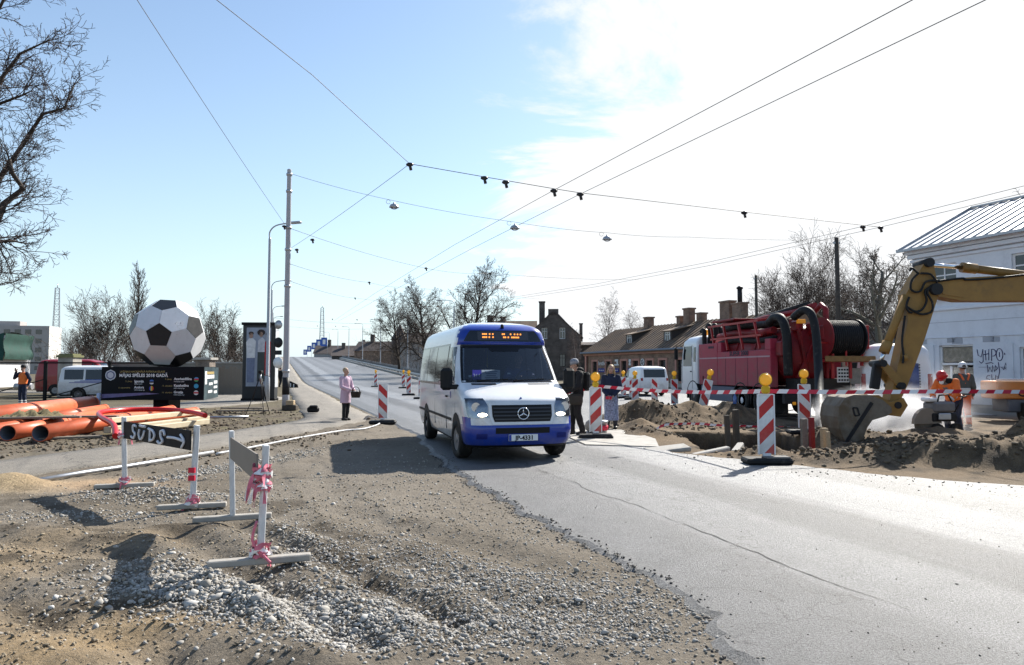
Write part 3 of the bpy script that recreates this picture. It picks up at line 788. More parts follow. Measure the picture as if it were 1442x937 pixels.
for s in (8.0, 15.2, 23):
    d = MB(); d.prism([(1.1, 4.0), (1.1, 5.15), (3.6, 5.75), (3.6, 4.6)], 'x', s-.7, s+.7)
    dm = d.build('dormer', M_drm, house)
    d = MB(); d.prism([(.85, 5.12), (.85, 5.2), (3.7, 5.86), (3.7, 5.78)], 'x', s-.9, s+.9); d.build('dormer_roof', M_rust, dm)
    window(dm, s, 4.25, .85, .85, 1.08, M_white, (1, 1), 'dormer_window', .08)
for (s, y, w, h) in ((7, 4, .9, 1.0), (12.9, 4.1, .6, .7), (14.4, 4, .95, 1.35), (16.0, 4.3, .7, .8), (20.3, 4, 1.35, 1.5), (22.0, 4, 1.25, 1.2)):
    c = MB(); c.box((s, y, 6.0+h/2-.3), (w, .7, h+.6)); c.box((s, y, 6.05+h), (w+.16, .86, .14))
    ch = c.build('chimney', M_brk, roof)
c = MB(); c.cyl((22.0, 4, 7.3), (22.0, 4, 8.5), .2, n=10); c.lathe([(.28, 8.5), (.28, 8.62), (.1, 8.75), (0, 8.76)], 10, (22, 4, 0)); c.build('flue_pipe', M_dark, roof)
M_signblue = mat('sign_blue', (.02, .03, .22), .5, var=.05)
text('brother', .62, M_white, house, (3.2, -.04, 2.05), sx=.95, bold=.012)
for (s, w) in ((4.0, 1.55), (7.2, 1.2), (10.05, .8), (12.5, 1.2)):
    c = MB(); c.box((s, -.04, 1.5), (w, .06, .42)); p = c.build('shop_sign', M_signblue, house)
    for k in range(3):
        c = MB(); c.box((s-.25*w+.25*w*k, -.075, 1.5), (.16*w, .01, .07)); c.build('sign_lettering', M_white, p)
# sewing machine, spool and reel marks over the signs
c = MB(); c.prism([(6.8, 2.0), (7.75, 2.0), (7.75, 2.12), (7.6, 2.14), (7.6, 2.5), (7.68, 2.62), (6.95, 2.62), (6.95, 2.4), (7.1, 2.4), (7.3, 2.46), (7.36, 2.14), (6.8, 2.12)], 'y', -.05, -.01); c.build('machine_mark', M_white, house)
c = MB(); c.prism([(9.85, 2.0), (10.25, 2.0), (10.25, 2.2), (10.12, 2.26), (10.25, 2.36), (10.25, 2.6), (9.85, 2.6), (9.85, 2.36), (9.98, 2.26), (9.85, 2.2)], 'y', -.05, -.01); c.build('spool_mark', M_white, house)
c = MB(); c.lathe([(.34, -.05), (.34, -.01)], 20, (12.5, 0, 2.3), 'y')
for k in range(5): c.lathe([(.2, -.05), (.05, -.06)], 8, (12.5+.0*k, 0, 2.3), 'y')
rm = c.build('reel_mark', M_white, house)
for k in range(5):
    a = k*2*math.pi/5; c = MB(); c.lathe([(.075, -.056), (.075, -.04)], 10, (12.5+.2*math.cos(a), 0, 2.3+.2*math.sin(a)), 'y'); c.build('reel_hole', M_dark, rm)

# --- tall dark brick house with stepped gable
M_brk2 = brick_mat('dark_old_brick', (.115, .095, .085), (.08, .068, .06), (.15, .135, .12), .9)
M_roofd = mat('dark_tin_roof', (.07, .055, .05), .7, var=.35, scale=1.2)
hg = thing('gabled_house', 'tall dark brick house with steep gable and several stout chimneys', 'house', (2.0, 103, 0), R(-4))
mb = MB(); ops = [(2.3, 3.1, 6.0, 7.6), (4.9, 5.7, 6.0, 7.6), (2.3, 3.1, 2.0, 3.8), (4.9, 5.7, 2.0, 3.8)]
wall(mb, 8.0, 6.0, .3, [o for o in ops if o[2] < 5])
mb.add([(0, 0, 6.0), (2.3, 0, 6.0), (2.3, 0, 7.6), (2.3, 0, 8.55), (0, 0, 6.35)], [(0, 1, 2, 3, 4)])
mb.add([(3.1, 0, 6), (4.9, 0, 6), (4.9, 0, 7.6), (4.9, 0, 9.5), (4.6, 0, 9.7), (3.4, 0, 9.7), (3.1, 0, 9.35)], [(0, 1, 2, 3, 4, 5, 6)])
mb.add([(5.7, 0, 6), (8, 0, 6), (8, 0, 6.35), (5.7, 0, 8.6), (5.7, 0, 7.6)], [(0, 1, 2, 3, 4)])
for a in (2.3, 4.9):
    mb.add([(a, 0, 7.6), (a+.8, 0, 7.6), (a+.8, 0, 9.33 if a < 3 else 8.62), (a, 0, 8.57 if a < 3 else 9.48)], [(0, 1, 2, 3)])
    mb.add([(a, .3, 6), (a, 0, 6), (a, 0, 7.6), (a, .3, 7.6), (a+.8, .3, 6), (a+.8, 0, 6), (a+.8, 0, 7.6), (a+.8, .3, 7.6)], [(0, 1, 2, 3), (4, 5, 6, 7), (3, 2, 6, 7), (0, 1, 5, 4)])
mb.add([(0, 0, 0), (0, 11, 0), (0, 11, 6.35), (0, 0, 6.35), (8, 0, 0), (8, 11, 0), (8, 11, 6.35), (8, 0, 6.35)], [(0, 1, 2, 3), (7, 6, 5, 4), (1, 5, 6, 2)])
mb.box((4, .35, 9.9), (1.5, .7, .9))
mb.build('wall', M_brk2, hg, fix=False)
for (a, b, c, d) in ops: window(hg, (a+b)/2, c, b-a, d-c, .16, M_white if c > 5 else M_dark, (1, 1))
mb = MB()
roof_slab(mb, [(-.3, -.1, 6.2), (4, -.1, 10.05), (4, 11.2, 10.05), (-.3, 11.2, 6.2)], .15); roof_slab(mb, [(8.3, 11.2, 6.2), (4, 11.2, 10.05), (4, -.1, 10.05), (8.3, -.1, 6.2)], .15)
rf = mb.build('roof', M_roofd, hg)
mb = MB(); mb.box((-3.2, 7, 3.3), (6.6, 7, 6.6)); mb.build('side_wing', M_brk2, hg)
mb = MB(); roof_slab(mb, [(-6.6, 3.2, 6.6), (1.4, 3.2, 6.6), (1.4, 7, 9.1), (-6.2, 7, 9.1)], .15); roof_slab(mb, [(-6.2, 7, 9.1), (1.4, 7, 9.1), (1.4, 10.8, 6.6), (-6.6, 10.8, 6.6)], .15)
wr = mb.build('wing_roof', M_rust, hg)
for (x, y, z, w, h, p) in ((2.3, 2.5, 8.4, .85, 3.2, rf), (-5.9, 7, 8.4, .9, 1.5, wr), (-3.9, 7, 8.9, .8, .8, wr), (8.0, .5, 5.6, .45, 2.6, rf)):
    c = MB(); c.box((x, y, z+h/2), (w, w, h)); c.box((x, y, z+h), (w+.14, w+.14, .16)); c.build('chimney', M_brk2, p)
# low shed between the two
sh = thing('brick_shed', 'low grey brick shed wedged between the dark gabled house and pink trimmed house', 'shed', (10.5, 108, 0), R(-4))
mb = MB(); mb.box((1.5, 2, 2.6), (5, 4, 5.2)); mb.build('wall', M_brk2, sh)
mb = MB(); roof_slab(mb, [(-1.2, -.3, 5.3), (4.2, -.3, 5.3), (4.2, 4.3, 5.9), (-1.2, 4.3, 5.9)]); mb.build('roof', M_roofd, sh)
window(sh, 1.2, 3.2, .9, 1.2, -.03, M_dark)

# --- white two-storey building on the right
M_plaster = mat('white_plaster', (.66, .69, .74), .85, var=.07, scale=1.6, dirt=((.42, .44, .48), .35, .9), bump=.015, bscale=30)
M_plasd = mat('grey_plaster', (.36, .38, .42), .85, var=.12, scale=2)
M_tin = mat('pale_tin_roof', (.45, .47, .50), .42, .55, var=.12, scale=1.5)
WL = 16.0
wb = thing('plaster_building', 'white plastered two storey building with pale seamed metal roof and graffiti', 'building', (20.4, 36, 0), math.atan2(-.93, .37))
up = [(1.0, 2.35, 5.05, 6.75), (4.95, 6.3, 5.05, 6.75), (8.9, 10.25, 5.05, 6.75), (12.5, 13.85, 5.05, 6.75)]
lo = [(1.35, 3.05, .12, 2.78), (5.15, 6.6, .9, 2.6), (8.5, 10.4, .9, 2.6)]
mb = MB(); wall(mb, WL, 7.7, .28, up+lo)
mb.add([(0, 0, 0), (0, 10, 0), (0, 10, 7.7), (0, 5, 10.2), (0, 0, 7.7), (WL, 0, 0), (WL, 10, 0), (WL, 10, 7.7), (WL, 5, 10.2), (WL, 0, 7.7)], [(0, 1, 2, 3, 4), (9, 8, 7, 6, 5), (1, 6, 7, 2)])
mb.build('wall', M_plaster, wb, fix=False)
for (z, d, h) in ((7.52, .34, .2), (7.3, .22, .2), (7.08, .1, .14), (4.55, .12, .16), (3.15, .05, .05)):
    mb = MB(); mb.box((WL/2, -d/2, z), (WL+2*d*.5, d, h), bev=.02); mb.build('cornice' if z > 7 else 'string_course', M_plaster, wb)
mb = MB()
for k in range(26):
    if k % 3 != 1:
        mb = MB(); mb.box((.5+k*.6+.15*((k*7) % 3), -.004, 2.98+.03*((k*5) % 3)), (.42+.1*((k*3) % 2), .02, .22+.06*((k*11) % 2)))
        mb.build('bare_patch', M_plasd, wb, fix=False)
mb = MB(); mb.box((WL/2, -.05, .35), (WL, .1, .7)); mb.build('plinth', M_plasd, wb)
for x in (.95, 4.75, 7.2):
    mb = MB(); mb.box((x, -.03, 1.75), (.3, .06, 2.1)); mb.build('pilaster', M_plaster, wb)
mb = MB(); mb.bar((3.3, -.006, 1.72), (4.6, -.006, 1.72), .012, .03); mb.bar((0, -.006, 3.9), (WL, -.006, 3.9), .012, .02); mb.build('plaster_joint', M_plasd, wb)
for (a, b, c, d) in up:
    window(wb, (a+b)/2, c, b-a, d-c, .14, M_white, (1, 1), 'window', .09)
    mb = MB(); mb.box(((a+b)/2, -.06, c-.05), (b-a+.2, .22, .08)); mb.build('window_sill', M_plaster, wb)
M_posters = mat('papered_shop_glass', (.20, .17, .13), .25, var=.6, scale=3.5, spec=.6)
a, b, c, d = lo[0]
mb = MB(); W, Hh = b-a, d-c
for (x, z, w, h) in ((W/2, Hh-.04, W, .08), (W/2, Hh*.66, W, .1), (W*.3, Hh*.32, .1, Hh*.6), (W*.7, Hh*.32, .1, Hh*.6), (.04, Hh/2, .08, Hh), (W-.04, Hh/2, .08, Hh), (W/2, .05, W, .1)):
    mb.box((x, 0, z), (w, .07, h))
sf = mb.build('shop_front', M_white, wb, (a, .14, c), fix=False)
for (x, z, w, h) in ((W/2, Hh*.83, W-.2, Hh*.26), (W*.155, Hh*.32, W*.22, Hh*.56), (W*.5, Hh*.32, W*.3, Hh*.56), (W*.845, Hh*.32, W*.22, Hh*.56)):
    mb = MB(); mb.box((x, .02, z), (w, .012, h)); mb.build('pane', M_posters, sf, fix=False)
for (a, b, c, d) in lo[1:]: window(wb, (a+b)/2, c, b-a, d-c, .14, M_white, (2, 1), 'window', .08)
npan = 30
for i in range(npan):
    x0, x1 = -.3+i*(WL+.6)/npan, -.3+(i+1)*(WL+.6)/npan-.012
    if i == 0:
        mb = MB(); roof_slab(mb, [(0, -.55, 7.66), (x1-x0, -.55, 7.66), (x1-x0, 5, 10.32), (0, 5, 10.32)], .05); mb.bar((x1-x0-.02, -.55, 7.69), (x1-x0-.02, 5, 10.35), .035, .06)
        rp = mb.build('roof_panel', M_tin, wb, (x0, 0, 0))
    else: dup(rp, (x0, 0, 0), parent=wb)
mb = MB(); roof_slab(mb, [(-.3, 5, 10.32), (WL+.3, 5, 10.32), (WL+.3, 10.5, 7.66), (-.3, 10.5, 7.66)], .06); mb.build('rear_roof', M_tin, wb)
mb = MB(); mb.bar((-.35, -.6, 7.66), (-.35, 5, 10.38), .1, .14); mb.bar((-.35, -.62, 7.62), (WL+.3, -.62, 7.62), .12, .12); mb.bar((-.35, 5, 10.38), (WL+.3, 5, 10.38), .16, .08); mb.build('roof_edge', M_zinc, wb)
# sprayed scrawl
M_spray = mat('dark_blue_spray', (.035, .03, .10), .6, var=0)
def strokes(parent, name, lines, x0, z0, s, r, m, y=-.006):
    mb = MB()
    for ln in lines: mb.tube([(x0+p[0]*s, y, z0+p[1]*s) for p in ln], r, 5, 0)
    return mb.build(name, m, parent, fix=False)
def arc(cx, cz, rx, rz, a0, a1, n=10): return [(cx+rx*math.cos(R(a0+(a1-a0)*i/n)), cz+rz*math.sin(R(a0+(a1-a0)*i/n))) for i in range(n+1)]
strokes(wb, 'graffiti', [
    [(0, 1.0), (.05, .7), (.2, .62), (.3, 1.0), (.3, .4), (.2, .3), (.1, .4)], [(.42, .95), (.44, .45)], [(.3, .72), (.6, .78)], [(.6, 1.0), (.58, .45)],
    [(.72, .42), (.74, 1.0)]+arc(.78, .82, .17, .17, 90, -90), arc(1.12, .72, .16, .3, 0, 360, 16), [(1.11, .85), (1.12, .6)], [(1.36, .8), (1.38, .7)],
    [(.42, .28), (.7, .34), (.8, .28)], [(.5, .22), (.52, -.15), (.62, .1), (.72, -.14), (.76, .2), (.86, -.12), (.9, .2), (1.0, .05), (.9, -.05)],
    [(1.05, .35), (1.1, -.1), (1.0, -.5), (.9, -.6)], [(1.2, .1), (1.3, -.02), (1.4, .3), (1.5, -.05), (1.36, .05), (1.55, .1)],
    [(.62, -.3), (.48, -.32), (.42, -.45), (.6, -.5), (.56, -.66), (.42, -.62)], [(.7, -.25), (.72, -.62), (.78, -.45), (.86, -.62), (.9, -.3), (1.02, -.4), (.94, -.55)], [(1.15, -.55), (1.28, -.5), (1.36, -.62)]],
    3.25, 1.62, .92, .019, M_spray)

# --- round-roofed hall behind
hall = thing('arched_hall', 'grey hall with a round arched roof behind the red truck', 'hall', (31, 66, 0), R(-18))
prof = [(-4.6, 0), (-4.6, 4.2)]+[(-4.6*math.cos(math.pi*k/12), 4.2+2.6*math.sin(math.pi*k/12)) for k in range(1, 12)]+[(4.6, 4.2), (4.6, 0)]
mb = MB(); mb.prism(prof, 'y', 0, 18); mb.build('shell', mat('hall_sheeting', (.20, .205, .22), .7, var=.15), hall)
mb = MB(); mb.box((0, -.04, 1.6), (2.6, .08, 3.2)); mb.build('gate', M_dark, hall)

# --- left background: flats, netted building, pillar, fences
M_flat = mat('flat_block_panels', (.36, .34, .33), .9, var=.12, scale=.4)
M_flatend = mat('flat_block_gable', (.62, .60, .57), .9, var=.06, scale=.4)
fb = thing('apartment_block', 'far grey apartment block with a pale gable end behind the netted building', 'building', (-172, 232, 0), R(16))
mb = MB(); mb.box((0, 6, 8), (36, 12, 16)); mb.build('wall', M_flat, fb)
mb = MB(); mb.box((18.06, 6, 8), (.1, 12, 16)); mb.build('gable_wall', M_flatend, fb)
mb = MB(); mb.box((4, 6, 16.8), (9, 6, 1.6)); mb.build('roof_housing', M_flat, fb)
w0 = None
for fl in range(5):
    for k in range(11):
        p = (-15.5+k*3.05, -.05, 1.2+fl*3.0)
        if w0 is None: mb = MB(); mb.box((0, 0, .8), (1.7, .1, 1.5)); w0 = mb.build('window', M_glass, fb, p)
        else: dup(w0, p, parent=fb)
M_net = mat('green_debris_net', (.02, .06, .05), .95, var=.4, scale=1.2, bump=.2, bscale=3)
gb = thing('netted_building', 'small pale building under repair draped with green netting', 'building', (-49.8, 62, 0), R(12))
mb = MB(); mb.box((0, 3, 1.6), (9, 6, 3.2)); mb.build('wall', mat('dirty_white_wall', (.55, .55, .56), .85, var=.15, scale=.8), gb)
rows = []
for i in range(9):
    a = i/8
    rows.append([(-4.9+9.8*j/16, -.25-.12*math.sin(j*2.1+i)-.1*math.cos(j*.9), 2.5+2.3*a-.25*math.sin(j*1.3)*(1-a)*.6+(.35*math.sin(j*.8) if i == 8 else 0)) for j in range(17)])
mb = MB(); mb.grid(rows); 
mb.grid([[(4.95+.1*math.sin(i), -.25+.8*j, 2.5+2.3*i/8) for j in range(8)] for i in range(9)])
mb.grid([[(-4.9+9.8*j/16, -.25+6*i/4, 4.7+.3*math.sin(j*.8+i)) for j in range(17)] for i in range(5)])
mb.build('debris_net', M_net, gb)
mb = MB(); mb.box((-1.8, -.05, 1.3), (1.0, .1, 2.0)); mb.build('door', M_zinc, gb)
mb = MB(); mb.box((1.8, -.05, 1.5), (1.2, .1, 1.2)); mb.build('window', M_glass, gb)
# gate of black square tube
gt = thing('steel_gate', 'black steel tube gate with diagonal braces behind the worker', 'gate', (-27.5, 36.5, 0), R(6))
mb = MB()
for (x0, x1) in ((0, 3.3), (3.4, 9.6)):
    for z in (.15, 1.95): mb.bar((x0, 0, z), (x1, 0, z), .07, .07)
    for x in (x0, x1): mb.bar((x, 0, .15), (x, 0, 1.95), .07, .07)
mb.build('frame', M_black, gt)
for (a, b) in (((0, .15), (3.3, 1.1)), ((3.4, .15), (9.6, 1.95))):
    c = MB(); c.bar((a[0], .05, a[1]), (b[0], .05, b[1]), .05, .05); c.build('brace', M_black, gt)
for x in (-.15, 3.35, 6.5, 9.75):
    c = MB(); c.bar((x, 0, 0), (x, 0, 2.05), .13, .13); c.build('post', M_black, gt)
pl = thing('brick_pillar', 'pale brick gate pillar with mossy cap behind the white van', 'pillar', (-25.5, 41.0, 0))
mb = MB(); mb.box((0, 0, 1.15), (.85, .85, 2.3)); mb.build('shaft', brick_mat('pale_brick', (.38, .35, .31), (.30, .28, .25), (.4, .38, .35)), pl)
mb = MB(); mb.box((0, 0, 2.36), (1.0, 1.0, .12)); mb.box((0, 0, 2.46), (.8, .8, .1)); mb.build('cap', mat('mossy_cap', (.16, .16, .08), .95), pl)
pl2 = thing('gate_pillar', 'dark gate pillar with flat cap right of the football billboard', 'pillar', (-19.2, 44.5, 0))
mb = MB(); mb.box((0, 0, 1.1), (.9, .9, 2.2)); mb.build('shaft', brick_mat('brown_pillar_brick', (.22, .18, .15), (.16, .13, .11), (.26, .24, .2)), pl2)
mb = MB(); mb.box((0, 0, 2.28), (1.15, 1.15, .14)); mb.build('cap', M_conc, pl2)
wl_ = thing('yard_wall', 'long grey rendered yard wall with pale coping behind the football billboard', 'wall', (-29.5, 46, 0), R(8))
mb = MB(); mb.box((6.5, 0, 1.0), (13, .3, 2.0)); mb.build('wall', mat('old_render', (.2, .19, .17), .9, var=.25, scale=1), wl_)
mb = MB(); mb.box((6.5, 0, 2.05), (13.1, .45, .1)); mb.build('coping', M_conc, wl_)
wf = thing('plank_fence', 'weathered vertical plank fence between the billboard and the advertising column', 'fence', (-18.6, 45.2, 0), R(20))
for k in range(14):
    h = 1.75+.12*math.sin(k*2.3)
    mb = MB(); mb.box((0, 0, h/2), (.21, .035, h)); mb.build('plank', M_oldwood, wf, (.23*k, .01*math.sin(k*3), 0))
for z in (.5, 1.4):
    mb = MB(); mb.box((1.5, .06, z), (3.3, .07, .09)); mb.build('rail', M_oldwood, wf)
# houses past the bridge
for (nm, lb, px, d, w, hh, m1, m2, rz) in (
        ('far_house', 'far low house with dark pitched roof beyond the bridge railing', 503, 215, 15, 7.2, M_brk2, M_roofd, 8),
        ('far_house', 'far hall with grey pitched roof and flues beyond the bridge railing', 487, 250, 22, 9.0, M_flat, M_roofd, 4),
        ('far_house', 'far brown brick block standing behind the bare trees beyond the bridge', 545, 200, 19, 8.6, M_brk, M_roofd, -6)):
    X = (px-721)*d/1000
    h = thing(nm, lb, 'house', (X, d, 0), R(rz))
    mb = MB(); mb.box((0, 5, hh*.4), (w, 10, hh*.8)); mb.build('wall', m1, h)
    mb = MB(); mb.prism([(-.5, hh*.78), (10.5, hh*.78), (5, hh*1.12)], 'x', -w/2-.4, w/2+.4); r_ = mb.build('roof', m2, h)
    for k in (-.3, .25):
        mb = MB(); mb.box((k*w, 5, hh*1.2), (1.1, 1.1, hh*.3)); mb.build('chimney', M_brk2, r_)
    for k in range(4):
        mb = MB(); mb.box((-w*.36+k*w*.24, -.04, hh*.45), (1.2, .1, 1.5)); mb.build('window', M_glass, h)
h = thing('turret_house', 'far grey house with a dark pointed turret among the bare trees', 'house', (-27, 190, 0))
mb = MB(); mb.box((8, 5, 4.5), (22, 9, 9)); mb.build('wall', M_flat, h)
mb = MB(); mb.prism([(0, 9), (10, 9), (5, 11.6)], 'x', -3.2, 19.3); mb.build('roof', M_roofd, h)
mb = MB(); mb.lathe([(2.3, 0), (2.3, 9.5), (2.6, 9.6), (0, 14)], 8, (-3.5, 3, 0), smooth=False); mb.build('turret', M_roofd, h)
# ------------------------------------------------------------------ bare spring trees
M_bark = mat('dark_bark', (.045, .036, .030), .95, var=.35, scale=9, bump=.1)
M_twig = mat('brown_twigs', (.075, .058, .048), .9, var=.25, scale=2)
M_birch = mat('birch_bark', (.30, .28, .26), .9, var=.6, scale=7)
M_birtw = mat('birch_twigs', (.12, .085, .075), .9, var=.2, scale=2)
M_grbark = mat('grey_green_bark', (.11, .105, .085), .95, var=.3, scale=8)
def rvec(g): return Vector((g.uniform(-1, 1), g.uniform(-1, 1), g.uniform(-1, 1)))
def branch(tr, cr, g, p, d, L, r, lv, K):
    """grows one limb and its children; wood of the first levels goes to tr, twigs to cr"""
    seg = K['seg'][min(lv, len(K['seg'])-1)]
    pts = [p.copy()]; rs = [r]; q = p.copy(); d = d.normalized(); dirs = [d]
    for i in range(seg):
        d = (d+rvec(g)*K['wob'][min(lv, len(K['wob'])-1)]+Vector((0, 0, K['up'][min(lv, len(K['up'])-1)]))).normalized()
        q = q+d*(L/seg); pts.append(q.copy()); dirs.append(d)
        rs.append(max(r*(1-(i+1)/seg*(1-K['tap'])), K['rmin']))
    dst = tr if lv < K['wood'] else cr
    dst.tube(pts, rs, 7 if lv == 0 else 5 if lv == 1 else 3, 0, lv < 2)
    if lv >= K['lev']: return
    n = K['n'][min(lv, len(K['n'])-1)]
    for k in range(n):
        t = K['from'][min(lv, len(K['from'])-1)]; t = t+(1-t)*(k+g.random())/n
        i = min(int(t*seg), seg-1); f = t*seg-i
        b = pts[i].lerp(pts[i+1], f); rr = rs[i]+(rs[i+1]-rs[i])*f
        ax = dirs[i+1]; o = ax.orthogonal().normalized(); o.rotate(Matrix.Rotation(k*2.4+g.uniform(-.5, .5), 3, ax))
        a = R(K['ang'][min(lv, len(K['ang'])-1)]*g.uniform(.7, 1.25))
        nd = ax*math.cos(a)+o*math.sin(a)
        ln = L*K['len'][min(lv, len(K['len'])-1)]*g.uniform(.65, 1.15)*(1.05-.55*t if K.get('cone', True) else 1)
        branch(tr, cr, g, b, nd, ln, max(rr*.62, K['rmin']), lv+1, K)
KS = dict(seg=[7, 6, 5, 4, 3], wob=[.12, .2, .24, .28, .3], up=[.02, .06, .05, .03, 0], tap=.3, rmin=.017, wood=3, lev=4, n=[14, 10, 8, 6], ang=[48, 45, 45, 42], len=[.68, .6, .58, .62], **{'from': [.22, .15, .12, .1]})
KP = dict(seg=[9, 5, 4, 3], wob=[.03, .1, .15, .2], up=[.05, .16, .12, .1], tap=.15, rmin=.014, wood=1, lev=3, n=[44, 9, 5], ang=[30, 28, 30], len=[.30, .5, .5], **{'from': [.12, .1, .1]})
KB = dict(seg=[8, 5, 5, 5], wob=[.06, .14, .2, .2], up=[.06, .12, -.02, -.22], tap=.15, rmin=.015, wood=1, lev=3, n=[20, 10, 6], ang=[38, 40, 45], len=[.42, .5, .55], **{'from': [.25, .15, .1]})
KU = dict(seg=[3, 7, 5, 4, 3], wob=[.1, .1, .18, .22, .25], up=[0, .12, .1, .06, 0], tap=.3, rmin=.017, wood=2, lev=4, n=[8, 12, 8, 5], ang=[30, 30, 36, 40], len=[2.6, .34, .5, .5], cone=False, **{'from': [.5, .25, .15, .1]})
KT = dict(seg=[2, 5, 4, 3], wob=[.1, .16, .22, .25], up=[0, .06, .04, 0], tap=.3, rmin=.009, wood=1, lev=3, n=[8, 8, 5], ang=[40, 36, 42], len=[2.4, .45, .5], cone=False, **{'from': [.2, .2, .1]})
def tree_proto(name, seed, h, r, K, mt, mc, lab, grp, loc, rot=0, scale=1):
    g = random.Random(seed); tr, cr = MB(), MB()
    L = h if K is not KU and K is not KT else h*.3
    branch(tr, cr, g, Vector((0, 0, -.2)), Vector((g.uniform(-.05, .05), g.uniform(-.05, .05), 1)), L, r, 0, K)
    top = max(v[2] for v in tr.v+cr.v); k = h/top
    for m_ in (tr, cr): m_.v = [(a*k, b*k, c*k) for a, b, c in m_.v]
    t = thing(name, lab, 'tree', loc, rot, grp); t.scale = (scale,)*3
    tr.build('trunk', mt, t, fix=False); cr.build('crown', mc, t, fix=False)
    return t
def tz(x, y): return float(H(np.array([x]), np.array([y]))[0])-.05
def pos(px, d): x = (px-721)*d/1000; return (x, d, tz(x, d))
# trees beyond the bridge railing
G = 'bare trees beyond the bridge railing'
lime = tree_proto('bare_tree', 5, 15.8, .42, KS, M_bark, M_twig, 'tallest bare spreading tree right of the bridge railing, behind the bus roof', G, pos(655, 86))
dup(lime, pos(602, 100), 2.1, 'broad bare tree between the tallest and the smallest beyond the bridge railing', G, .95)
dup(lime, pos(562, 114), 4.0, 'smallest bare tree beyond the bridge railing, by the lamp post', G, .86)
# birches behind the low brick house
G = 'bare trees behind the brick house'
bir = tree_proto('birch_tree', 11, 14.8, .2, KB, M_birch, M_birtw, 'tall pale birch with drooping twigs behind the left end of the brick house', G, pos(853, 112))
dup(bir, pos(886, 108), 1.3, 'shorter birch beside the tall one behind the brick house roof', G, .82)
dup(bir, pos(907, 118), 2.6, 'slim birch behind the chimney of the brick house', G, .74)
dup(bir, pos(812, 98), 3.6, 'thin young birch in front of the dark gabled house', G, .55)
# poplar and trees on the left
G = 'bare trees on the left behind the yard wall'
tree_proto('poplar_tree', 21, 13.4, .25, KP, M_bark, M_twig, 'tall narrow poplar behind the giant football', G, pos(193, 76))
tw = tree_proto('bare_tree', 31, 9.2, .22, KU, M_bark, M_twig, 'spreading bare tree with leaning limbs left of the giant football', G, pos(150, 62), .4)
dup(tw, pos(312, 64), 2.2, 'bare many-stemmed tree between the football and the advertising column', G, .88)
dup(tw, pos(112, 84), 3.6, 'thin bare tree beside the lattice mast behind the white van', G, .8)
dup(tw, pos(338, 80), 5.0, 'bare tree half hidden by the advertising column', G, .72)
dup(tw, pos(205, 90), 1.1, 'bare tree behind the poplar trunk', G, .8)
dup(tw, pos(265, 82), 4.1, 'low bare tree right behind the football', G, .75)
# right group
G = 'bare trees between truck and white building'
ru = tree_proto('bare_tree', 44, 14.3, .24, KU, M_bark, M_twig, 'bare many-stemmed tree behind the roof end of the brick house', G, pos(1118, 62))
for (px, d, rz, s, lb) in ((1090, 70, 1.0, .82, 'bare tree just left of the leaning dark pole'), (1155, 66, 2.0, 1.02, 'tall bare tree behind the black hose reel'), (1262, 60, 4.2, .93, 'hazy bare tree touching the white building'), (1190, 74, 5.1, 1.08, 'pale far bare tree behind the tall dark pole')):
    dup(ru, pos(px, d), rz, lb, G, s)
tree_proto('old_tree', 52, 9.6, .38, dict(KS, n=[9, 7, 6, 4], rmin=.014), M_grbark, M_twig, 'old pollarded tree with thick dark trunk behind the white van', G, pos(1240, 44), 1.0)
dup(bir, pos(1421, 62), .6, 'birch top showing above the white building roof', G, 1.2)
# scrub: a mass of twigs nobody could count
g = random.Random(9); cr = MB()
for k in range(46):
    px = 95+k*5.4; d = 56+g.uniform(-4, 10); x = (px-721)*d/1000
    t1, t2 = MB(), MB(); KT2 = dict(KT); KT2['n'] = [5, 5, 3]
    branch(cr, cr, g, Vector((x, d, tz(x, d))), Vector((g.uniform(-.3, .3), g.uniform(-.3, .3), 1)), .9+g.random()*.5, .04, 0, KT2)
struct(cr.build('scrub_thicket', M_twig, fix=False), 'stuff')
cr = MB()
for k in range(26):
    px = 520+k*5; d = 128+g.uniform(-8, 20); x = (px-721)*d/1000
    branch(cr, cr, g, Vector((x, d, 0)), Vector((g.uniform(-.3, .3), g.uniform(-.3, .3), 1)), 1.6+g.random(), .06, 0, KT2)
struct(cr.build('far_thicket', M_twig, fix=False), 'stuff')

# the big tree whose limbs reach into the left edge
g = random.Random(77); tr, cr = MB(), MB(); D = 14.0
KL = dict(seg=[4, 6, 5, 4, 4], wob=[.1, .22, .3, .34, .36], up=[0, .05, .05, .02, 0], tap=.25, rmin=.0045, wood=2, lev=4, n=[6, 7, 7, 5], ang=[45, 50, 48, 45], len=[.6, .6, .55, .55], **{'from': [.1, .15, .12, .1]})
base = Vector((-11.6, 14.2, tz(-11.6, 14.2)))
tr.tube([base, base+Vector((.05, 0, 1.5)), base+Vector((.2, -.1, 3.0)), base+Vector((.1, -.1, 5.0)), base+Vector((-.3, 0, 8.0)), base+Vector((-.2, .2, 11.0))], [.46, .38, .34, .27, .17, .05], 10)
limbs = [([(-95, 415), (-45, 400), (0, 385), (18, 331), (36, 287), (63, 266), (47, 244), (43, 225)], .11, .035), ([(-90, 385), (-40, 330), (0, 291), (27, 255), (58, 210), (90, 161), (121, 152), (134, 121)], .10, .012),
         ([(-95, 290), (-40, 200), (0, 157), (31, 112), (58, 76), (96, 58)], .09, .012), ([(-95, 180), (-40, 90), (0, 40), (30, 10), (50, -30)], .09, .015), ([(-60, 210), (-10, 170), (20, 150), (60, 135), (75, 128)], .07, .01),
         ([(15, 335), (30, 340), (52, 340)], .05, .02), ([(-100, 100), (-50, 20), (-10, -20), (40, -60)], .12, .02), ([(-70, 440), (-30, 420), (10, 405), (40, 398)], .06, .01)]
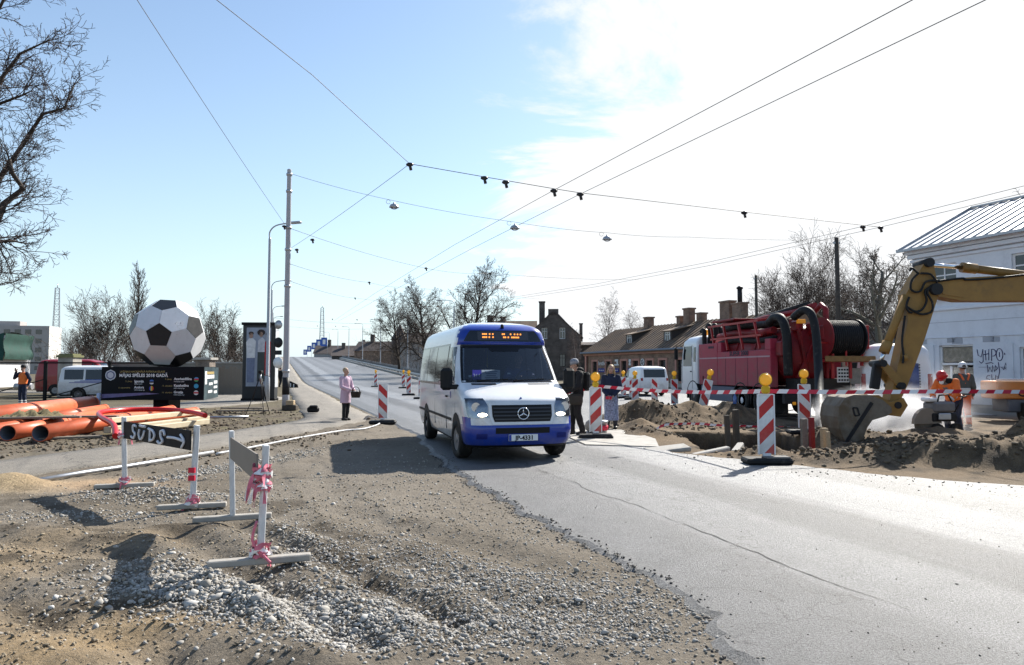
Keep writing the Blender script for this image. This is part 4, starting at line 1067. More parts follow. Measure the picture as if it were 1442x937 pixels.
for li, (px, r0, r1) in enumerate(limbs):
    dd = D+.9*math.sin(li*2.1); P = [at(a-30, b, dd+.25*math.sin(i*1.7+li)) for i, (a, b) in enumerate(px)]
    n = len(P); tr.tube(P, [r0+(r1-r0)*(i/(n-1))**.8 for i in range(n)], 7)
    for i in range(1, n):
        if i < n and px[i][0] < -60: continue
        for k in range(5):
            f = g.random(); b = P[i-1].lerp(P[i], f); ax = (P[i]-P[i-1]).normalized()
            o = ax.orthogonal().normalized(); o.rotate(Matrix.Rotation(g.uniform(0, 6.28), 3, ax)); a = R(g.uniform(30, 65))
            branch(tr, cr, g, b, ax*math.cos(a)+o*math.sin(a)+Vector((.15, 0, .2)), g.uniform(.5, 1.2), .017*(1.4-i/n), 2, KL)
    ax = (P[-1]-P[-2]).normalized()
    branch(tr, cr, g, P[-1], ax, .4, min(r1, .02), 2, KL)
t = thing('bare_tree', 'big dark bare tree leaning its limbs in over the orange pipes', 'tree')
tr.build('trunk', M_bark, t, fix=False); cr.build('crown', mat('dark_twigs', (.05, .038, .036), .9, var=.2), t, fix=False)
print('tree verts', len(tr.v), len(cr.v))
# ------------------------------------------------------------------ vehicles
def glass_mat(key, tint=(.72, .78, .84), ior=1.9):
    m = bpy.data.materials.new(key); m.use_nodes = True; n = m.node_tree.nodes; l = m.node_tree.links; n.clear()
    o = n.new('ShaderNodeOutputMaterial'); mx = n.new('ShaderNodeMixShader'); t = n.new('ShaderNodeBsdfTransparent'); g = n.new('ShaderNodeBsdfGlossy'); f = n.new('ShaderNodeFresnel')
    t.inputs[0].default_value = (*tint, 1); g.inputs['Roughness'].default_value = .02; f.inputs[0].default_value = ior
    l.new(f.outputs[0], mx.inputs[0]); l.new(t.outputs[0], mx.inputs[1]); l.new(g.outputs[0], mx.inputs[2]); l.new(mx.outputs[0], o.inputs[0])
    return m
M_screen = glass_mat('windscreen_glass')
M_clear = glass_mat('clear_glass', (.9, .92, .95), 1.45)
M_tint = mat('tinted_glass', (.010, .013, .018), .04, var=.0, spec=.6)
M_vwhite = mat('white_car_paint', (.70, .71, .73), .32, var=.04, scale=2, coat=.6, dirt=((.45, .43, .40), .22, 1.3))
M_vblue = mat('blue_car_paint', (.003, .034, .30), .3, var=.06, scale=2, coat=.7, dirt=((.09, .10, .22), .2, 2))
def grime(m, z0, z1, col, sc=5.0, amt=.8):
    """road splash thrown up over the lower part"""
    m = m.copy(); n = m.node_tree.nodes; l = m.node_tree.links; b = n['Principled BSDF']; src = b.inputs['Base Color'].links[0].from_socket
    tc = n.new('ShaderNodeTexCoord'); sp = n.new('ShaderNodeSeparateXYZ'); l.new(tc.outputs['Object'], sp.inputs[0])
    nz = n.new('ShaderNodeTexNoise'); nz.inputs['Scale'].default_value = sc; nz.inputs['Detail'].default_value = 9; nz.inputs['Roughness'].default_value = .75; l.new(tc.outputs['Object'], nz.inputs['Vector'])
    a = n.new('ShaderNodeMapRange'); l.new(sp.outputs[2], a.inputs[0]); a.inputs[1].default_value = z0; a.inputs[2].default_value = z1; a.inputs[3].default_value = 1; a.inputs[4].default_value = 0
    q = n.new('ShaderNodeMapRange'); q.interpolation_type = 'SMOOTHSTEP'; l.new(nz.outputs['Fac'], q.inputs[0]); q.inputs[1].default_value = .3; q.inputs[2].default_value = .7; q.inputs[4].default_value = amt
    mu = n.new('ShaderNodeMath'); mu.operation = 'MULTIPLY'; l.new(a.outputs[0], mu.inputs[0]); l.new(q.outputs[0], mu.inputs[1])
    mx = n.new('ShaderNodeMix'); mx.data_type = 'RGBA'; l.new(mu.outputs[0], mx.inputs['Factor']); l.new(src, mx.inputs['A']); mx.inputs['B'].default_value = (*col, 1); l.new(mx.outputs['Result'], b.inputs['Base Color'])
    return m
M_bwhite = grime(M_vwhite, .3, 1.25, (.24, .21, .18)); M_bblue = grime(M_vblue, .2, .8, (.13, .12, .13), 6, .3)
M_plast = mat('black_plastic', (.012, .012, .013), .6, var=.2, scale=8, spec=.2)
M_tyre = mat('tyre_rubber', (.016, .015, .014), .9, var=.3, scale=12, dirt=((.16, .14, .115), .4, 6))
M_rim = mat('grey_steel_rim', (.22, .22, .23), .45, .6, var=.2, dirt=((.12, .1, .085), .4, 9))
M_chrome = mat('chrome', (.75, .76, .78), .12, 1.0, var=0)
M_plate = mat('number_plate_white', (.75, .76, .76), .4, var=.03)
M_red_l = mat('red_lens', (.22, .006, .006), .2, var=0, emit=((1, .03, .01), .01))
M_amber = mat('amber_lens', (.75, .28, .015), .25, var=0, emit=((1, .42, .03), .08))
M_lamp = mat('lit_headlamp', (.9, .85, .7), .2, var=0, emit=((1.0, .86, .62), 5.0))
M_led = mat('amber_led', (.6, .2, .03), .4, var=0, emit=((1.0, .33, .06), .9))
def tab(t):
    a = np.array(sorted(t)); return lambda z: float(np.interp(z, a[:, 0], a[:, 1]))
class Veh:
    """body surface lofted from horizontal slices; local +Y is forward, +X the vehicle's right"""
    def __init__(s, w, f, b, rf, rr, bow):
        s.w, s.f, s.b, s.rf, s.rr, s.bow = map(tab, (w, f, b, rf, rr, bow))
    def F(s, x, z, back=False):
        w = s.w(z)
        if back:
            rr = s.rr(z); y = s.b(z); e = abs(x)-(w-rr)
            return y+(rr-math.sqrt(max(rr*rr-e*e, 0)) if e > 0 else 0)
        rf = s.rf(z); bow = s.bow(z); e = abs(x)-(w-rf)
        if e <= 0: return s.f(z)-bow*(x/w)**2
        return s.f(z)-bow*((w-rf)/w)**2-rf+math.sqrt(max(rf*rf-e*e, 0))
    def S(s, y, z):
        w = s.w(z); rf = s.rf(z); ys = s.f(z)-s.bow(z)*((w-rf)/w)**2-rf
        if y > ys: e = y-ys; return w-rf+math.sqrt(max(rf*rf-e*e, 0))
        return w
    def ring(s, z, ns=26, nf=9):
        w, f, b, rf, rr, bow = s.w(z), s.f(z), s.b(z), s.rf(z), s.rr(z), s.bow(z)
        P = [((w-rr)*i/4, b) for i in range(4)]
        P += [(w-rr+rr*math.sin(R(90*i/4)), b+rr-rr*math.cos(R(90*i/4))) for i in range(5)]
        ys = f-bow*((w-rf)/w)**2-rf
        P += [(w, b+rr+(ys-b-rr)*i/ns) for i in range(1, ns)]
        P += [(w-rf+rf*math.cos(R(90*i/6)), ys+rf*math.sin(R(90*i/6))) for i in range(6)]
        P += [((w-rf)*(1-i/nf), f-bow*((w-rf)*(1-i/nf)/w)**2) for i in range(nf+1)]
        Q = P+[(-x, y) for (x, y) in reversed(P[1:-1])]
        return [(x, y, z) for x, y in Q]
    def body(s, zs, matf, skip=None, cap=True):
        mb = MB(); rings = [s.ring(z) for z in zs]; n = len(rings[0]); o = 0
        for r in rings: mb.v.extend(r)
        for i in range(len(zs)-1):
            for j in range(n):
                q = (i*n+j, i*n+(j+1) % n, (i+1)*n+(j+1) % n, (i+1)*n+j)
                c = [sum(mb.v[k][a] for k in q)/4 for a in range(3)]
                if skip and skip(*c): continue
                mb.f.append(q); mb.m.append(matf(*c)); mb.s.append(True)
        if cap:
            for i, rev in ((0, True), (len(zs)-1, False)):
                q = [i*n+j for j in range(n)]; mb.f.append(tuple(reversed(q)) if rev else tuple(q)); mb.m.append(matf(*[sum(mb.v[k][a] for k in q)/n for a in range(3)])); mb.s.append(False)
        return mb
    def front(s, z0, z1, xl, xr, off=.006, nx=14, nz=8, back=False, m=0, mb=None):
        """patch lying on the front (or rear) surface; xl, xr functions of z"""
        mb = mb or MB(); P = []
        for i in range(nz+1):
            z = z0+(z1-z0)*i/nz; a, b = (xl(z) if callable(xl) else xl), (xr(z) if callable(xr) else xr)
            P.append([(a+(b-a)*j/nx, s.F(a+(b-a)*j/nx, z, back)+(-off if back else off), z) for j in range(nx+1)])
        return mb.grid(P, m)
    def side(s, z0, z1, ya, yb, sg=1, off=.006, ny=8, nz=5, m=0, mb=None):
        mb = mb or MB(); P = []
        for i in range(nz+1):
            z = z0+(z1-z0)*i/nz; a, b = (ya(z) if callable(ya) else ya), (yb(z) if callable(yb) else yb)
            P.append([(sg*(s.S(a+(b-a)*j/ny, z)+off), a+(b-a)*j/ny, z) for j in range(ny+1)])
        return mb.grid(P, m)
    def arch(s, y, r, sg, zc, off=.004, m=0, zmin=.22, mb=None):
        mb = mb or MB(); P = []
        for i in range(13):
            z = max(zmin, zc-.05)+(zc+r-max(zmin, zc-.05))*i/12; h = math.sqrt(max(r*r-(z-zc)**2, 1e-5)) if z > zc else r
            P.append([(sg*(s.S(y-h+2*h*j/8, z)+off), y-h+2*h*j/8, z) for j in range(9)])
        return mb.grid(P, m)
_wheel = {}
def wheel(parent, x, y, r, w, sg, rimm=None, steer=0.0, dual=False):
    key = (r, w, rimm, dual)
    if key not in _wheel:
        t = MB(); ri = r*.62
        t.lathe([(ri, -w/2), (r*.93, -w/2), (r*.99, -w*.36), (r, -w*.2), (r, w*.2), (r*.99, w*.36), (r*.93, w/2), (ri, w/2), (ri*.96, w*.3), (ri*.96, -w*.3), (ri, -w/2)], 28, axis='x')
        q = MB(); q.lathe([(ri, w*.42), (ri*.9, w*.44), (ri*.84, w*.22), (ri*.42, w*.3), (ri*.36, w*.42), (ri*.12, w*.45), (0, w*.45)], 24, axis='x')
        q.lathe([(ri*.98, -w*.45), (ri*.98, w*.42)], 24, axis='x')
        h = MB()
        for k in range(8):
            a = k*math.pi/4; h.cyl((w*.255, .62*ri*math.cos(a), .62*ri*math.sin(a)), (w*.29, .62*ri*math.cos(a), .62*ri*math.sin(a)), ri*.1, n=8)
        _wheel[key] = (t.mesh('tyre', M_tyre), q.mesh('rim', rimm or M_rim), h.mesh('rim_holes', M_plast))
    e = link('wheel', None, parent, (x, y, r), (0, 0, (0 if sg > 0 else math.pi)+steer)); e.empty_display_size = .1
    for nm, me in zip(('tyre', 'rim', 'rim_holes'), _wheel[key]): link(nm, me, e)
    return e
def plate(parent, s, loc, rz, w=.52, h=.11, blue=True, tilt=0):
    e = MB(); e.box((0, 0, 0), (w, .012, h), bev=.004); p = e.build('number_plate', M_plate, parent, loc, (tilt, 0, rz))
    if blue: e = MB(); e.box((-w/2+.025, -.0065, 0), (.045, .004, h*.92)); e.build('plate_band', M_vblue, p)
    if s: text(s, h*.95, M_black, p, (.02, -.0075, -h*.34), align='CENTER', bold=.0035, name='plate_lettering')
    return p

# ---- the blue and white minibus
bus = thing('minibus', 'white minibus with blue bumper and blue roof front and lit route display', 'minibus', (-.06, 13.17, .03), R(195.07))
B = Veh(w=[(.26, .90), (.36, .95), (.5, .975), (.75, .985), (1.15, .995), (1.45, .98), (1.75, .95), (2.05, .905), (2.25, .865), (2.36, .82), (2.44, .73), (2.5, .58), (2.53, .38)],
        f=[(.26, .86), (.34, .93), (.46, .975), (.6, .985), (.68, .955), (.8, .945), (.98, .905), (1.06, .86), (1.12, .76), (1.2, .58), (1.28, .38), (1.35, .20), (1.38, .15), (2.05, -.40), (2.09, -.37), (2.12, -.36), (2.33, -.43), (2.4, -.50), (2.46, -.66), (2.5, -.9), (2.53, -1.1)],
        b=[(.26, -4.92), (.5, -5.0), (1.3, -5.0), (2.2, -4.93), (2.4, -4.86), (2.48, -4.6), (2.53, -4.2)],
        rf=[(.26, .30), (.6, .34), (1.0, .36), (1.2, .30), (1.38, .2), (2.05, .22), (2.3, .22), (2.45, .25), (2.53, .2)], rr=[(.26, .1), (2.3, .12), (2.53, .2)],
        bow=[(.26, .1), (1.0, .12), (1.2, .14), (1.38, .2), (2.05, .16), (2.12, .12), (2.53, .1)])
zs = [.26, .30, .36, .43, .5, .58, .62, .645, .7, .78, .88, .98, 1.03, 1.06, 1.09, 1.12, 1.16, 1.2, 1.24, 1.28, 1.32, 1.36, 1.40, 1.46, 1.55, 1.65, 1.75, 1.85, 1.95, 2.02, 2.06, 2.09, 2.12, 2.2, 2.28, 2.33, 2.37, 2.41, 2.44, 2.47, 2.5, 2.515, 2.53]
def bmat(x, y, z):
    if z < .30: return 2
    if y > .36 and z < .645: return 1
    if y > .52 and z < .80 and abs(x) > .86: return 1
    if z > 2.05 and y > -.66-.25*(z-2.05) and abs(x) < B.w(z)-.02: return 1
    return 0
def bskip(x, y, z):
    if 1.39 < z < 2.03 and y > B.F(min(abs(x), B.w(z)-.001), z)-.03 and abs(x) < B.w(z)-.14: return True
    if 1.40 < z < 2.0 and -4.6 < y < -.62 and abs(x) > .8: return True
    return False
mb = B.body(zs, bmat, bskip); mb.build('body', [M_bwhite, M_bblue, M_plast], bus)
B.front(1.375, 2.05, lambda z: -B.w(z)+.10, lambda z: B.w(z)-.10, .006, 20, 12).build('windscreen', M_screen, bus)
M_frit = mat('black_glass_border', (.006, .006, .007), .15, var=0)
mb = MB(); B.front(1.355, 1.41, lambda z: -B.w(z)+.09, lambda z: B.w(z)-.09, .009, 20, 2, mb=mb); B.front(2.0, 2.065, lambda z: -B.w(z)+.09, lambda z: B.w(z)-.09, .009, 20, 2, mb=mb)
for s in (-1, 1): B.front(1.40, 2.01, lambda z: s*(B.w(z)-.09), lambda z: s*(B.w(z)-.135), .009, 2, 12, mb=mb)
B.front(1.93, 2.0, lambda z: -.32+(2.0-z), lambda z: .32-(2.0-z), .0095, 8, 2, mb=mb)
mb.build('windscreen_border', M_frit, bus)
mb = B.front(2.125, 2.335, lambda z: -B.w(z)+.12+.35*(z-2.12), lambda z: B.w(z)-.12-.35*(z-2.12), .008, 20, 5)
dsp = mb.build('route_display', M_tint, bus)
B.front(2.15, 2.315, lambda z: -.5, lambda z: .5, .012, 16, 4).build('display_panel', mat('display_grey', (.05, .055, .07), .3, var=.1), dsp)
mb = MB()
for (zr, runs) in ((2.265, ((-.40, .10), (-.27, .04), (-.21, .04), (-.02, .08), (.14, .03), (.22, .05), (.28, .05), (.34, .03))), (2.205, ((-.40, .09), (-.28, .03), (-.21, .03), (0, .06), (.09, .05), (.16, .09), (.26, .08)))):
    for (x, w) in runs:
        x = -x                                                       # read from outside
        for k in range(max(1, int(w/.03))): xx = x-k*.032; mb.box((xx, B.F(xx, zr)+.018, zr), (.026, .006, .028))
struct(mb.build('display_lettering', M_led, dsp, fix=False), 'stuff')
# side glass
for sg in (1, -1):
    gw = lambda z: -.40-(z-1.4)*.28
    B.side(1.33, 2.02, lambda z: -1.02, lambda z: min(-.12-(z-1.33)*.62, -.2), sg, .008, 6, 5).build('door_window', M_tint, bus)
    for (a, b) in ((-2.45, -1.12), (-3.6, -2.5), (-4.72, -3.65)):
        B.side(1.33, 2.06, a, b, sg, .009).build('side_window', M_tint, bus)
    mb = MB(); B.side(1.28, 2.1, -4.78, -1.06, sg, .005, mb=mb); mb.build('window_band', M_frit, bus)
    mb = MB()
    for y in (-.14, -1.06, -2.48): mb.bar((sg*(B.S(y, .5)+.002), y, .45), (sg*(B.S(y, 1.3)+.002), y, 1.3), .012, .008)
    mb.bar((sg*(B.S(-2, .62)+.004), -4.9, .66), (sg*(B.S(-2, .62)+.004), -.5, .66), .02, .05)
    mb.build('door_seam', M_plast, bus, fix=False)
    mb = MB(); mb.box((sg*(B.S(-.95, 1.08)+.02), -.9, 1.08), (.03, .16, .035), bev=.01); mb.build('door_handle', M_plast, bus)
    B.arch(0, .46, sg, .36).build('wheel_arch', M_plast, bus); B.arch(-3.7, .46, sg, .36).build('wheel_arch', M_plast, bus)
    wheel(bus, sg*.875, 0, .345, .235, sg, steer=R(4)); wheel(bus, sg*.885, -3.7, .345, .235, sg)
    # headlamp
    hx = lambda z: sg*(.56+.02*math.sin((z-.78)*8)); hx2 = lambda z: sg*(B.w(z)-.04-.12*max(0, (.92-z)))
    lampb = B.front(.77, 1.10, lambda z: sg*(.60+.25*max(0, z-.98)*2), hx2, .006, 10, 8).build('headlamp', mat('headlamp_reflector', (.30, .32, .35), .18, .8, var=.3, scale=9), bus)
    B.front(.775, 1.095, lambda z: sg*(.605+.25*max(0, z-.98)*2), hx2, .014, 10, 8).build('headlamp_lens', M_clear, lampb)
    x = sg*.70; mb = MB(); mb.ell((x, B.F(x, .82)+.012, .82), (.085, .022, .032)); mb.build('bulb', M_lamp, lampb)
    x = sg*.80; mb = MB(); mb.lathe([(.02, .0), (.075, .02), (.08, .028)], 16, (x, B.F(x, .95)-.01, .95), 'y'); mb.build('projector', M_chrome, lampb)
    B.front(.41, .50, sg*.62, sg*.80, .005, 6, 4).build('fog_lamp_recess', mat('dark_blue_recess', (.006, .015, .14), .5, var=.1), bus)
    # mirror
    mb = MB(); mb.box((sg*1.17, .02, 1.42), (.22, .13, .40), bev=.05); mr = mb.build('wing_mirror', M_plast, bus)
    mb = MB(); mb.bar((sg*.95, .08, 1.28), (sg*1.12, .04, 1.28), .07, .09, bev=.02); mb.build('mirror_arm', M_plast, mr)
    mb = MB(); mb.box((sg*1.17, -.05, 1.44), (.17, .006, .28)); mb.build('mirror_glass', M_chrome, mr)
# grille with star
gl = lambda z: -.53-.02*(z-.7)+max(0, .80-z)*.35; gr = lambda z: -gl(z)
B.front(.655, 1.01, lambda z: gl(z)-.05, lambda z: gr(z)+.05, .008, 14, 6).build('grille_frame', M_vwhite, bus)
gro = B.front(.70, .985, gl, gr, .016, 14, 6).build('grille', M_plast, bus)
for k in range(4):
    z = .745+k*.062; mb = MB(); B.front(z-.012, z+.012, lambda q: gl(q)+.02, lambda q: gr(q)-.02, .03, 14, 1, mb=mb); mb.build('grille_slat', mat('grille_grey', (.05, .05, .055), .3, .4, var=0), gro)
mb = MB(); c = Vector((0, B.F(0, .84)+.05, .84))
mb.tube([c+Vector((.098*math.cos(a), 0, .098*math.sin(a))) for a in [2*math.pi*k/24 for k in range(25)]], .010, 6)
for k in range(3):
    a = math.pi/2+k*2*math.pi/3; mb.tube([c, c+Vector((.095*math.cos(a), 0, .095*math.sin(a)))], [.017, .006], 5)
mb.build('star_badge', M_chrome, gro)
B.front(.50, .60, -.48, .48, .004, 12, 3).build('bumper_vent', M_plast, bus)
plate(bus, 'JP-4331', (0, B.F(0, .44)+.012, .43), math.pi)
mb = MB(); B.front(1.315, 1.345, .30, .74, .006, 8, 2, mb=mb); vent = mb.build('bonnet_vent', M_plast, bus)
mb = MB(); B.front(1.315, 1.345, -.74, -.30, .006, 8, 2, mb=mb); mb.build('bonnet_vent', mat('grey_vent', (.16, .16, .17), .6), bus)
mb = MB(); mb.lathe([(.022, -.003), (.022, .004)], 12, (0, B.F(0, 1.09)+.004, 1.09), 'y'); mb.build('bonnet_badge', M_vblue, bus)
for (x0, x1) in ((.62, .05), (-.05, -.66)):
    mb = MB(); mb.bar((x0, B.F(x0, 1.39)+.03, 1.385), (x1, B.F(x1, 1.43)+.03, 1.415), .02, .02); mb.build('wiper', M_plast, bus)
mb = MB(); mb.lathe([(.035, 2.38), (.03, 2.45), (0, 2.47)], 10, (0, -.50, 0)); mb.build('roof_aerial', M_plast, bus)
# inside
M_in = mat('dark_cabin_trim', (.025, .027, .032), .8, var=.15)
mb = MB(); mb.box((0, -.12, 1.16), (1.66, .62, .3), bev=.08); mb.build('dashboard', M_in, bus)
mb = MB(); mb.box((0, -2.4, .5), (1.7, 4.6, .1)); mb.build('cabin_floor', M_in, bus)
for (x, y) in ((-.46, -.95), (.34, -.95), (.68, -.95), (-.45, -2.1), (.5, -2.1), (-.45, -3.0), (.5, -3.0)):
    mb = MB(); mb.box((x, y, .95), (.46, .46, .14), bev=.04); mb.box((x, y-.24, 1.32), (.44, .13, .7), bev=.05); mb.box((x, y-.25, 1.76), (.24, .1, .2), bev=.04); mb.build('seat', mat('blue_seat_cloth', (.02, .028, .07), .9), bus)
mb = MB(); mb.tube([(-.46+.2*math.cos(a), -.36-.05*math.sin(a), 1.42+.17*math.sin(a)) for a in [2*math.pi*k/24 for k in range(25)]], .016, 6); mb.box((-.46, -.34, 1.42), (.3, .03, .08)); mb.build('steering_wheel', M_plast, bus)
mb = MB(); mb.tube([(.12, -1.25, .5), (.12, -1.25, 2.2)], .018, 6); mb.build('grab_pole', mat('yellow_pole', (.5, .33, .05), .4), bus)
card = MB(); yy = B.F(.45, 1.5)-.02; card.box((.42, yy-.02, 1.485), (.52, .008, .2)); cd = card.build('route_card', M_plate, bus, rot=None)
card = MB(); card.box((.60, yy-.005, 1.485), (.165, .012, .2)); card.build('card_number_field', mat('violet_card', (.09, .07, .42), .5, var=0), cd)
text('214', .085, M_plate, cd, (.67, yy+.004, 1.455), (math.pi/2, 0, math.pi), name='card_number')
for k in range(5):
    mb = MB(); mb.box((.33, yy-.012, 1.555-.035*k), (.24-.03*(k % 3), .012, .012)); mb.build('card_text', mat('print_grey', (.2, .22, .3), .7), cd)
mb = MB(); mb.box((.72, B.F(.72, 1.47)-.02, 1.47), (.05, .004, .04)); mb.build('sticker', M_plate, bus)
mb = MB(); mb.box((.0, B.F(0, 1.52)-.03, 1.52), (.06, .004, .03)); mb.build('sticker', M_plate, bus)
mb = MB()                                           # leaf crest on the door
mb.ell((B.S(-.6, 1.1)+.006, -.52, 1.12), (.004, .05, .07)); mb.build('door_badge', M_vblue, bus)

# ---- vans and cars around
def van(name, label, loc, rz, col, L, Wd, Hh, hood=True, r=.32, wb=None, group=None):
    """generic van: returns thing and its surface"""
    w = Wd/2; t = thing(name, label, 'van', loc, rz, group); k = Hh
    f = [(.22, L/2-.1), (.4, L/2), (.62, L/2), (.9, L/2-.06), (.52*k, L/2-.16), (.57*k, L/2-.75), (.60*k, L/2-.98), (.90*k, L/2-1.62), (.96*k, L/2-1.9), (k, L/2-2.3)]
    V = Veh(w=[(.22, w*.9), (.4, w*.97), (.7, w), (.55*k, w), (.9*k, w*.89), (.96*k, w*.8), (k, w*.5)], f=f,
            b=[(.22, -L/2+.08), (.4, -L/2), (.5*k, -L/2), (.9*k, -L/2+.12), (.97*k, -L/2+.25), (k, -L/2+.6)],
            rf=[(.2, .25), (k, .22)], rr=[(.2, .1), (.9*k, .12), (k, .2)], bow=[(.2, .12), (k, .15)])
    zz = [.22, .3, .4, .5, .62, .75, .9]+[k*q for q in (.5, .52, .545, .57, .585, .6, .66, .72, .78, .84, .9, .93, .96, .98, .992, 1.0)]
    zz = sorted(set(zz))
    V.body(zz, lambda x, y, z: 1 if z < .34 else 0).build('body', [grime(col, .25, 1.1, (.22, .19, .16)), M_plast], t)
    V.front(.605*k, .89*k, lambda z: -V.w(z)+.1, lambda z: V.w(z)-.1, .006, 12, 6).build('windscreen', M_tint, t)
    a = wb or L*.6; yf, yr = a/2+.12, -a/2+.12
    for sg in (1, -1):
        V.arch(yf, r+.07, sg, r).build('wheel_arch', M_plast, t); V.arch(yr, r+.07, sg, r).build('wheel_arch', M_plast, t)
        wheel(t, sg*(w-.1), yf, r, .2, sg); wheel(t, sg*(w-.1), yr, r, .2, sg)
        V.side(.60*k, .87*k, lambda z: L/2-2.0, lambda z: L/2-1.0-(z-.6*k)*1.55, sg, .008).build('door_window', M_tint, t)
        V.front(.62, .86, sg*w*.55, lambda z: sg*(V.w(z)-.06), .008, 5, 4).build('headlamp', M_clear, t)
        V.front(.9, .6*k, sg*(w-.16), sg*(w-.03), .006, 3, 4, back=True).build('tail_lamp', M_red_l, t)
        mb = MB(); mb.box((sg*(w+.1), L/2-1.15, .63*k), (.16, .1, .2), bev=.03); mb.build('wing_mirror', M_plast, t)
    return t, V
# white van with blue stripes beside the gate
x, y = -21.9, 38.6
t, V = van('panel_van', 'small white van with blue side stripes beside the gate pillar', (x, y, .0), R(-76), M_vwhite, 4.3, 1.8, 1.82, r=.31)
for sg in (1, -1):
    V.side(1.08, 1.60, -1.85, -.95, sg, .008).build('rear_window', M_tint, t); V.side(1.08, 1.60, -.85, .1, sg, .008).build('side_window', M_tint, t)
    for k in range(4): V.side(.90+.05*k, .93+.05*k, -1.6+.25*k, 1.3, sg, .006, 10, 1).build('side_stripe', M_vblue, t)
V.front(1.1, 1.6, -.62, .62, .006, 10, 4, back=True).build('back_window', M_tint, t)
t, V = van('delivery_van', 'dark red van parked behind the gate beside the brick pillar', (-27.0, 45.2, 0), R(-80), mat('red_car_paint', (.26, .012, .014), .35, coat=.5), 5.2, 1.95, 2.25)
plate(t, '', (0, -2.62, .6), 0)
# white estate car near the brick house, seen from behind
t, V = van('estate_car', 'white estate car seen from behind, parked before the brick house', (8.15, 44.5, .03), R(10), M_vwhite, 4.2, 1.78, 1.78)
V.front(1.1, 1.58, -.66, .66, .006, 10, 4, back=True).build('rear_window', M_tint, t); plate(t, '', (0, -2.13, .62), 0)
# big white van behind the excavator
t, V = van('box_van', 'large white van with a film strip sticker, rear doors facing the excavator bucket', (13.05, 24.6, .03), R(-24), M_vwhite, 5.5, 2.02, 2.42, r=.35)
V.front(1.02, 1.78, .17, .62, .008, 4, 4, back=True).build('sticker_panel', mat('film_sticker', (.03, .06, .2), .4, var=.8, scale=4), t)
for s_ in (.13, .64):
    for k in range(9):
        mb = MB(); mb.box((-s_ if False else s_, V.F(s_, 1.05+k*.085, True)-.008, 1.05+k*.085), (.035, .006, .045)); mb.build('film_hole', M_black, t)
mb = MB()
for xx in (0,): mb.bar((xx, V.F(0, .5, True)-.003, .45), (xx, V.F(0, 2.2, True)-.003, 2.2), .012, .01)
mb.bar((-.9, V.F(.5, .9, True)-.003, .95), (.9, V.F(.5, .9, True)-.003, .95), .012, .01); mb.build('door_seam', M_plast, t, fix=False)
plate(t, 'HE-1667', (-.18, -2.78, .62), 0)
for xx in (-.12, .12):
    mb = MB(); mb.box((xx, V.F(xx, 1.2, True)-.02, 1.15), (.05, .04, .16), bev=.01); mb.build('door_handle', M_plast, t)
# ------------------------------------------------------------------ suction truck
M_tred = mat('faded_red_paint', (.34, .028, .058), .5, var=.12, scale=2, dirt=((.16, .07, .075), .35, 1.6))
M_dred = mat('deep_red_paint', (.20, .008, .012), .5, var=.3, scale=3, dirt=((.06, .03, .028), .45, 2.2))
M_tred = grime(M_tred, .9, 2.3, (.15, .11, .09), 2.5, .6)
M_skirt = mat('blue_grey_skirt', (.10, .115, .16), .55, var=.12, scale=3, dirt=((.13, .11, .09), .4, 2))
M_rubber = mat('black_rubber_hose', (.014, .014, .015), .6, var=.3, spec=.2, scale=10, dirt=((.12, .105, .09), .3, 6))
M_lettd = mat('dark_lettering', (.05, .03, .05), .6, var=0)
tk = thing('suction_truck', 'red suction excavator truck with white cab, hose reel and black suction hose', 'truck', (9.74, 22.7, .03), R(8.6))
def part(name, m, parent, *boxes, bev=.015):
    mb = MB()
    for b in boxes: mb.box(b[0], b[1], 0, b[2] if len(b) > 2 else None, bev)
    return mb.build(name, m, parent)
part('chassis', M_dark, tk, ((0, 4.0, .78), (.9, 7.8, .3)))
for (y, d) in ((1.4, True), (2.75, True), (6.95, False)):
    for sg in (1, -1):
        wheel(tk, sg*1.08, y, .5, .3, sg, M_rim if not d else M_vwhite)
        mb = MB(); mb.tube([(sg*1.1, y+.62*math.cos(R(a)), .5+.62*math.sin(R(a))) for a in range(-10, 191, 20)], .05, 6); mb.tube([(sg*1.22, y+.62*math.cos(R(a)), .5+.62*math.sin(R(a))) for a in range(-10, 191, 20)], .04, 6)
        mb.grid([[(sg*(.9+.35*j), y+.64*math.cos(R(a)), .5+.64*math.sin(R(a))) for j in range(2)] for a in range(-10, 191, 10)]); mb.build('mudguard', M_plast, tk)
# side lockers on both sides
for sg in (-1, 1):
    lk = part('side_locker', M_tred, tk, ((sg*1.1, 5.45, 1.79), (.3, 1.7, 1.6)))
    l2 = part('side_panel', M_tred, tk, ((sg*1.12, 2.6, 1.62), (.26, 3.96, 1.24)))
    part('panel_post', M_tred, tk, ((sg*1.12, 4.42, 2.42), (.25, .3, .36))); part('panel_post', M_tred, tk, ((sg*1.12, .80, 2.42), (.25, .36, .36)))
    for (y0, w) in ((5.45, 1.66), (2.6, 3.9)):
        mb = MB(); mb.box((sg*1.256, y0, 2.02), (.012, w, .05)); mb.build('trim_strip', mat('pale_strip', (.42, .25, .28), .5), tk)
    for y in (3.9, 3.1, 2.2, 1.5): part('panel_seam', M_lettd, tk, ((sg*1.252, y, 1.55), (.008, .014, 1.05)), bev=0)
    for y in (5.9, 5.2): part('latch', M_black, tk, ((sg*1.26, y, 1.25), (.02, .06, .16)))
    sk = part('skirt', M_skirt, tk, ((sg*1.1, 4.72, .68), (.22, 3.0, .56)))
text('SUPER 2000', .23, M_lettd, tk, (-1.262, 3.55, 2.08), (math.pi/2, 0, -math.pi/2), bold=.006, sx=1.25)
for k, y in enumerate((5.0, 4.83, 4.66)): part('emblem', M_lettd, tk, ((-1.258, y+.3, 2.44), (.012, .12, .09)), bev=0)
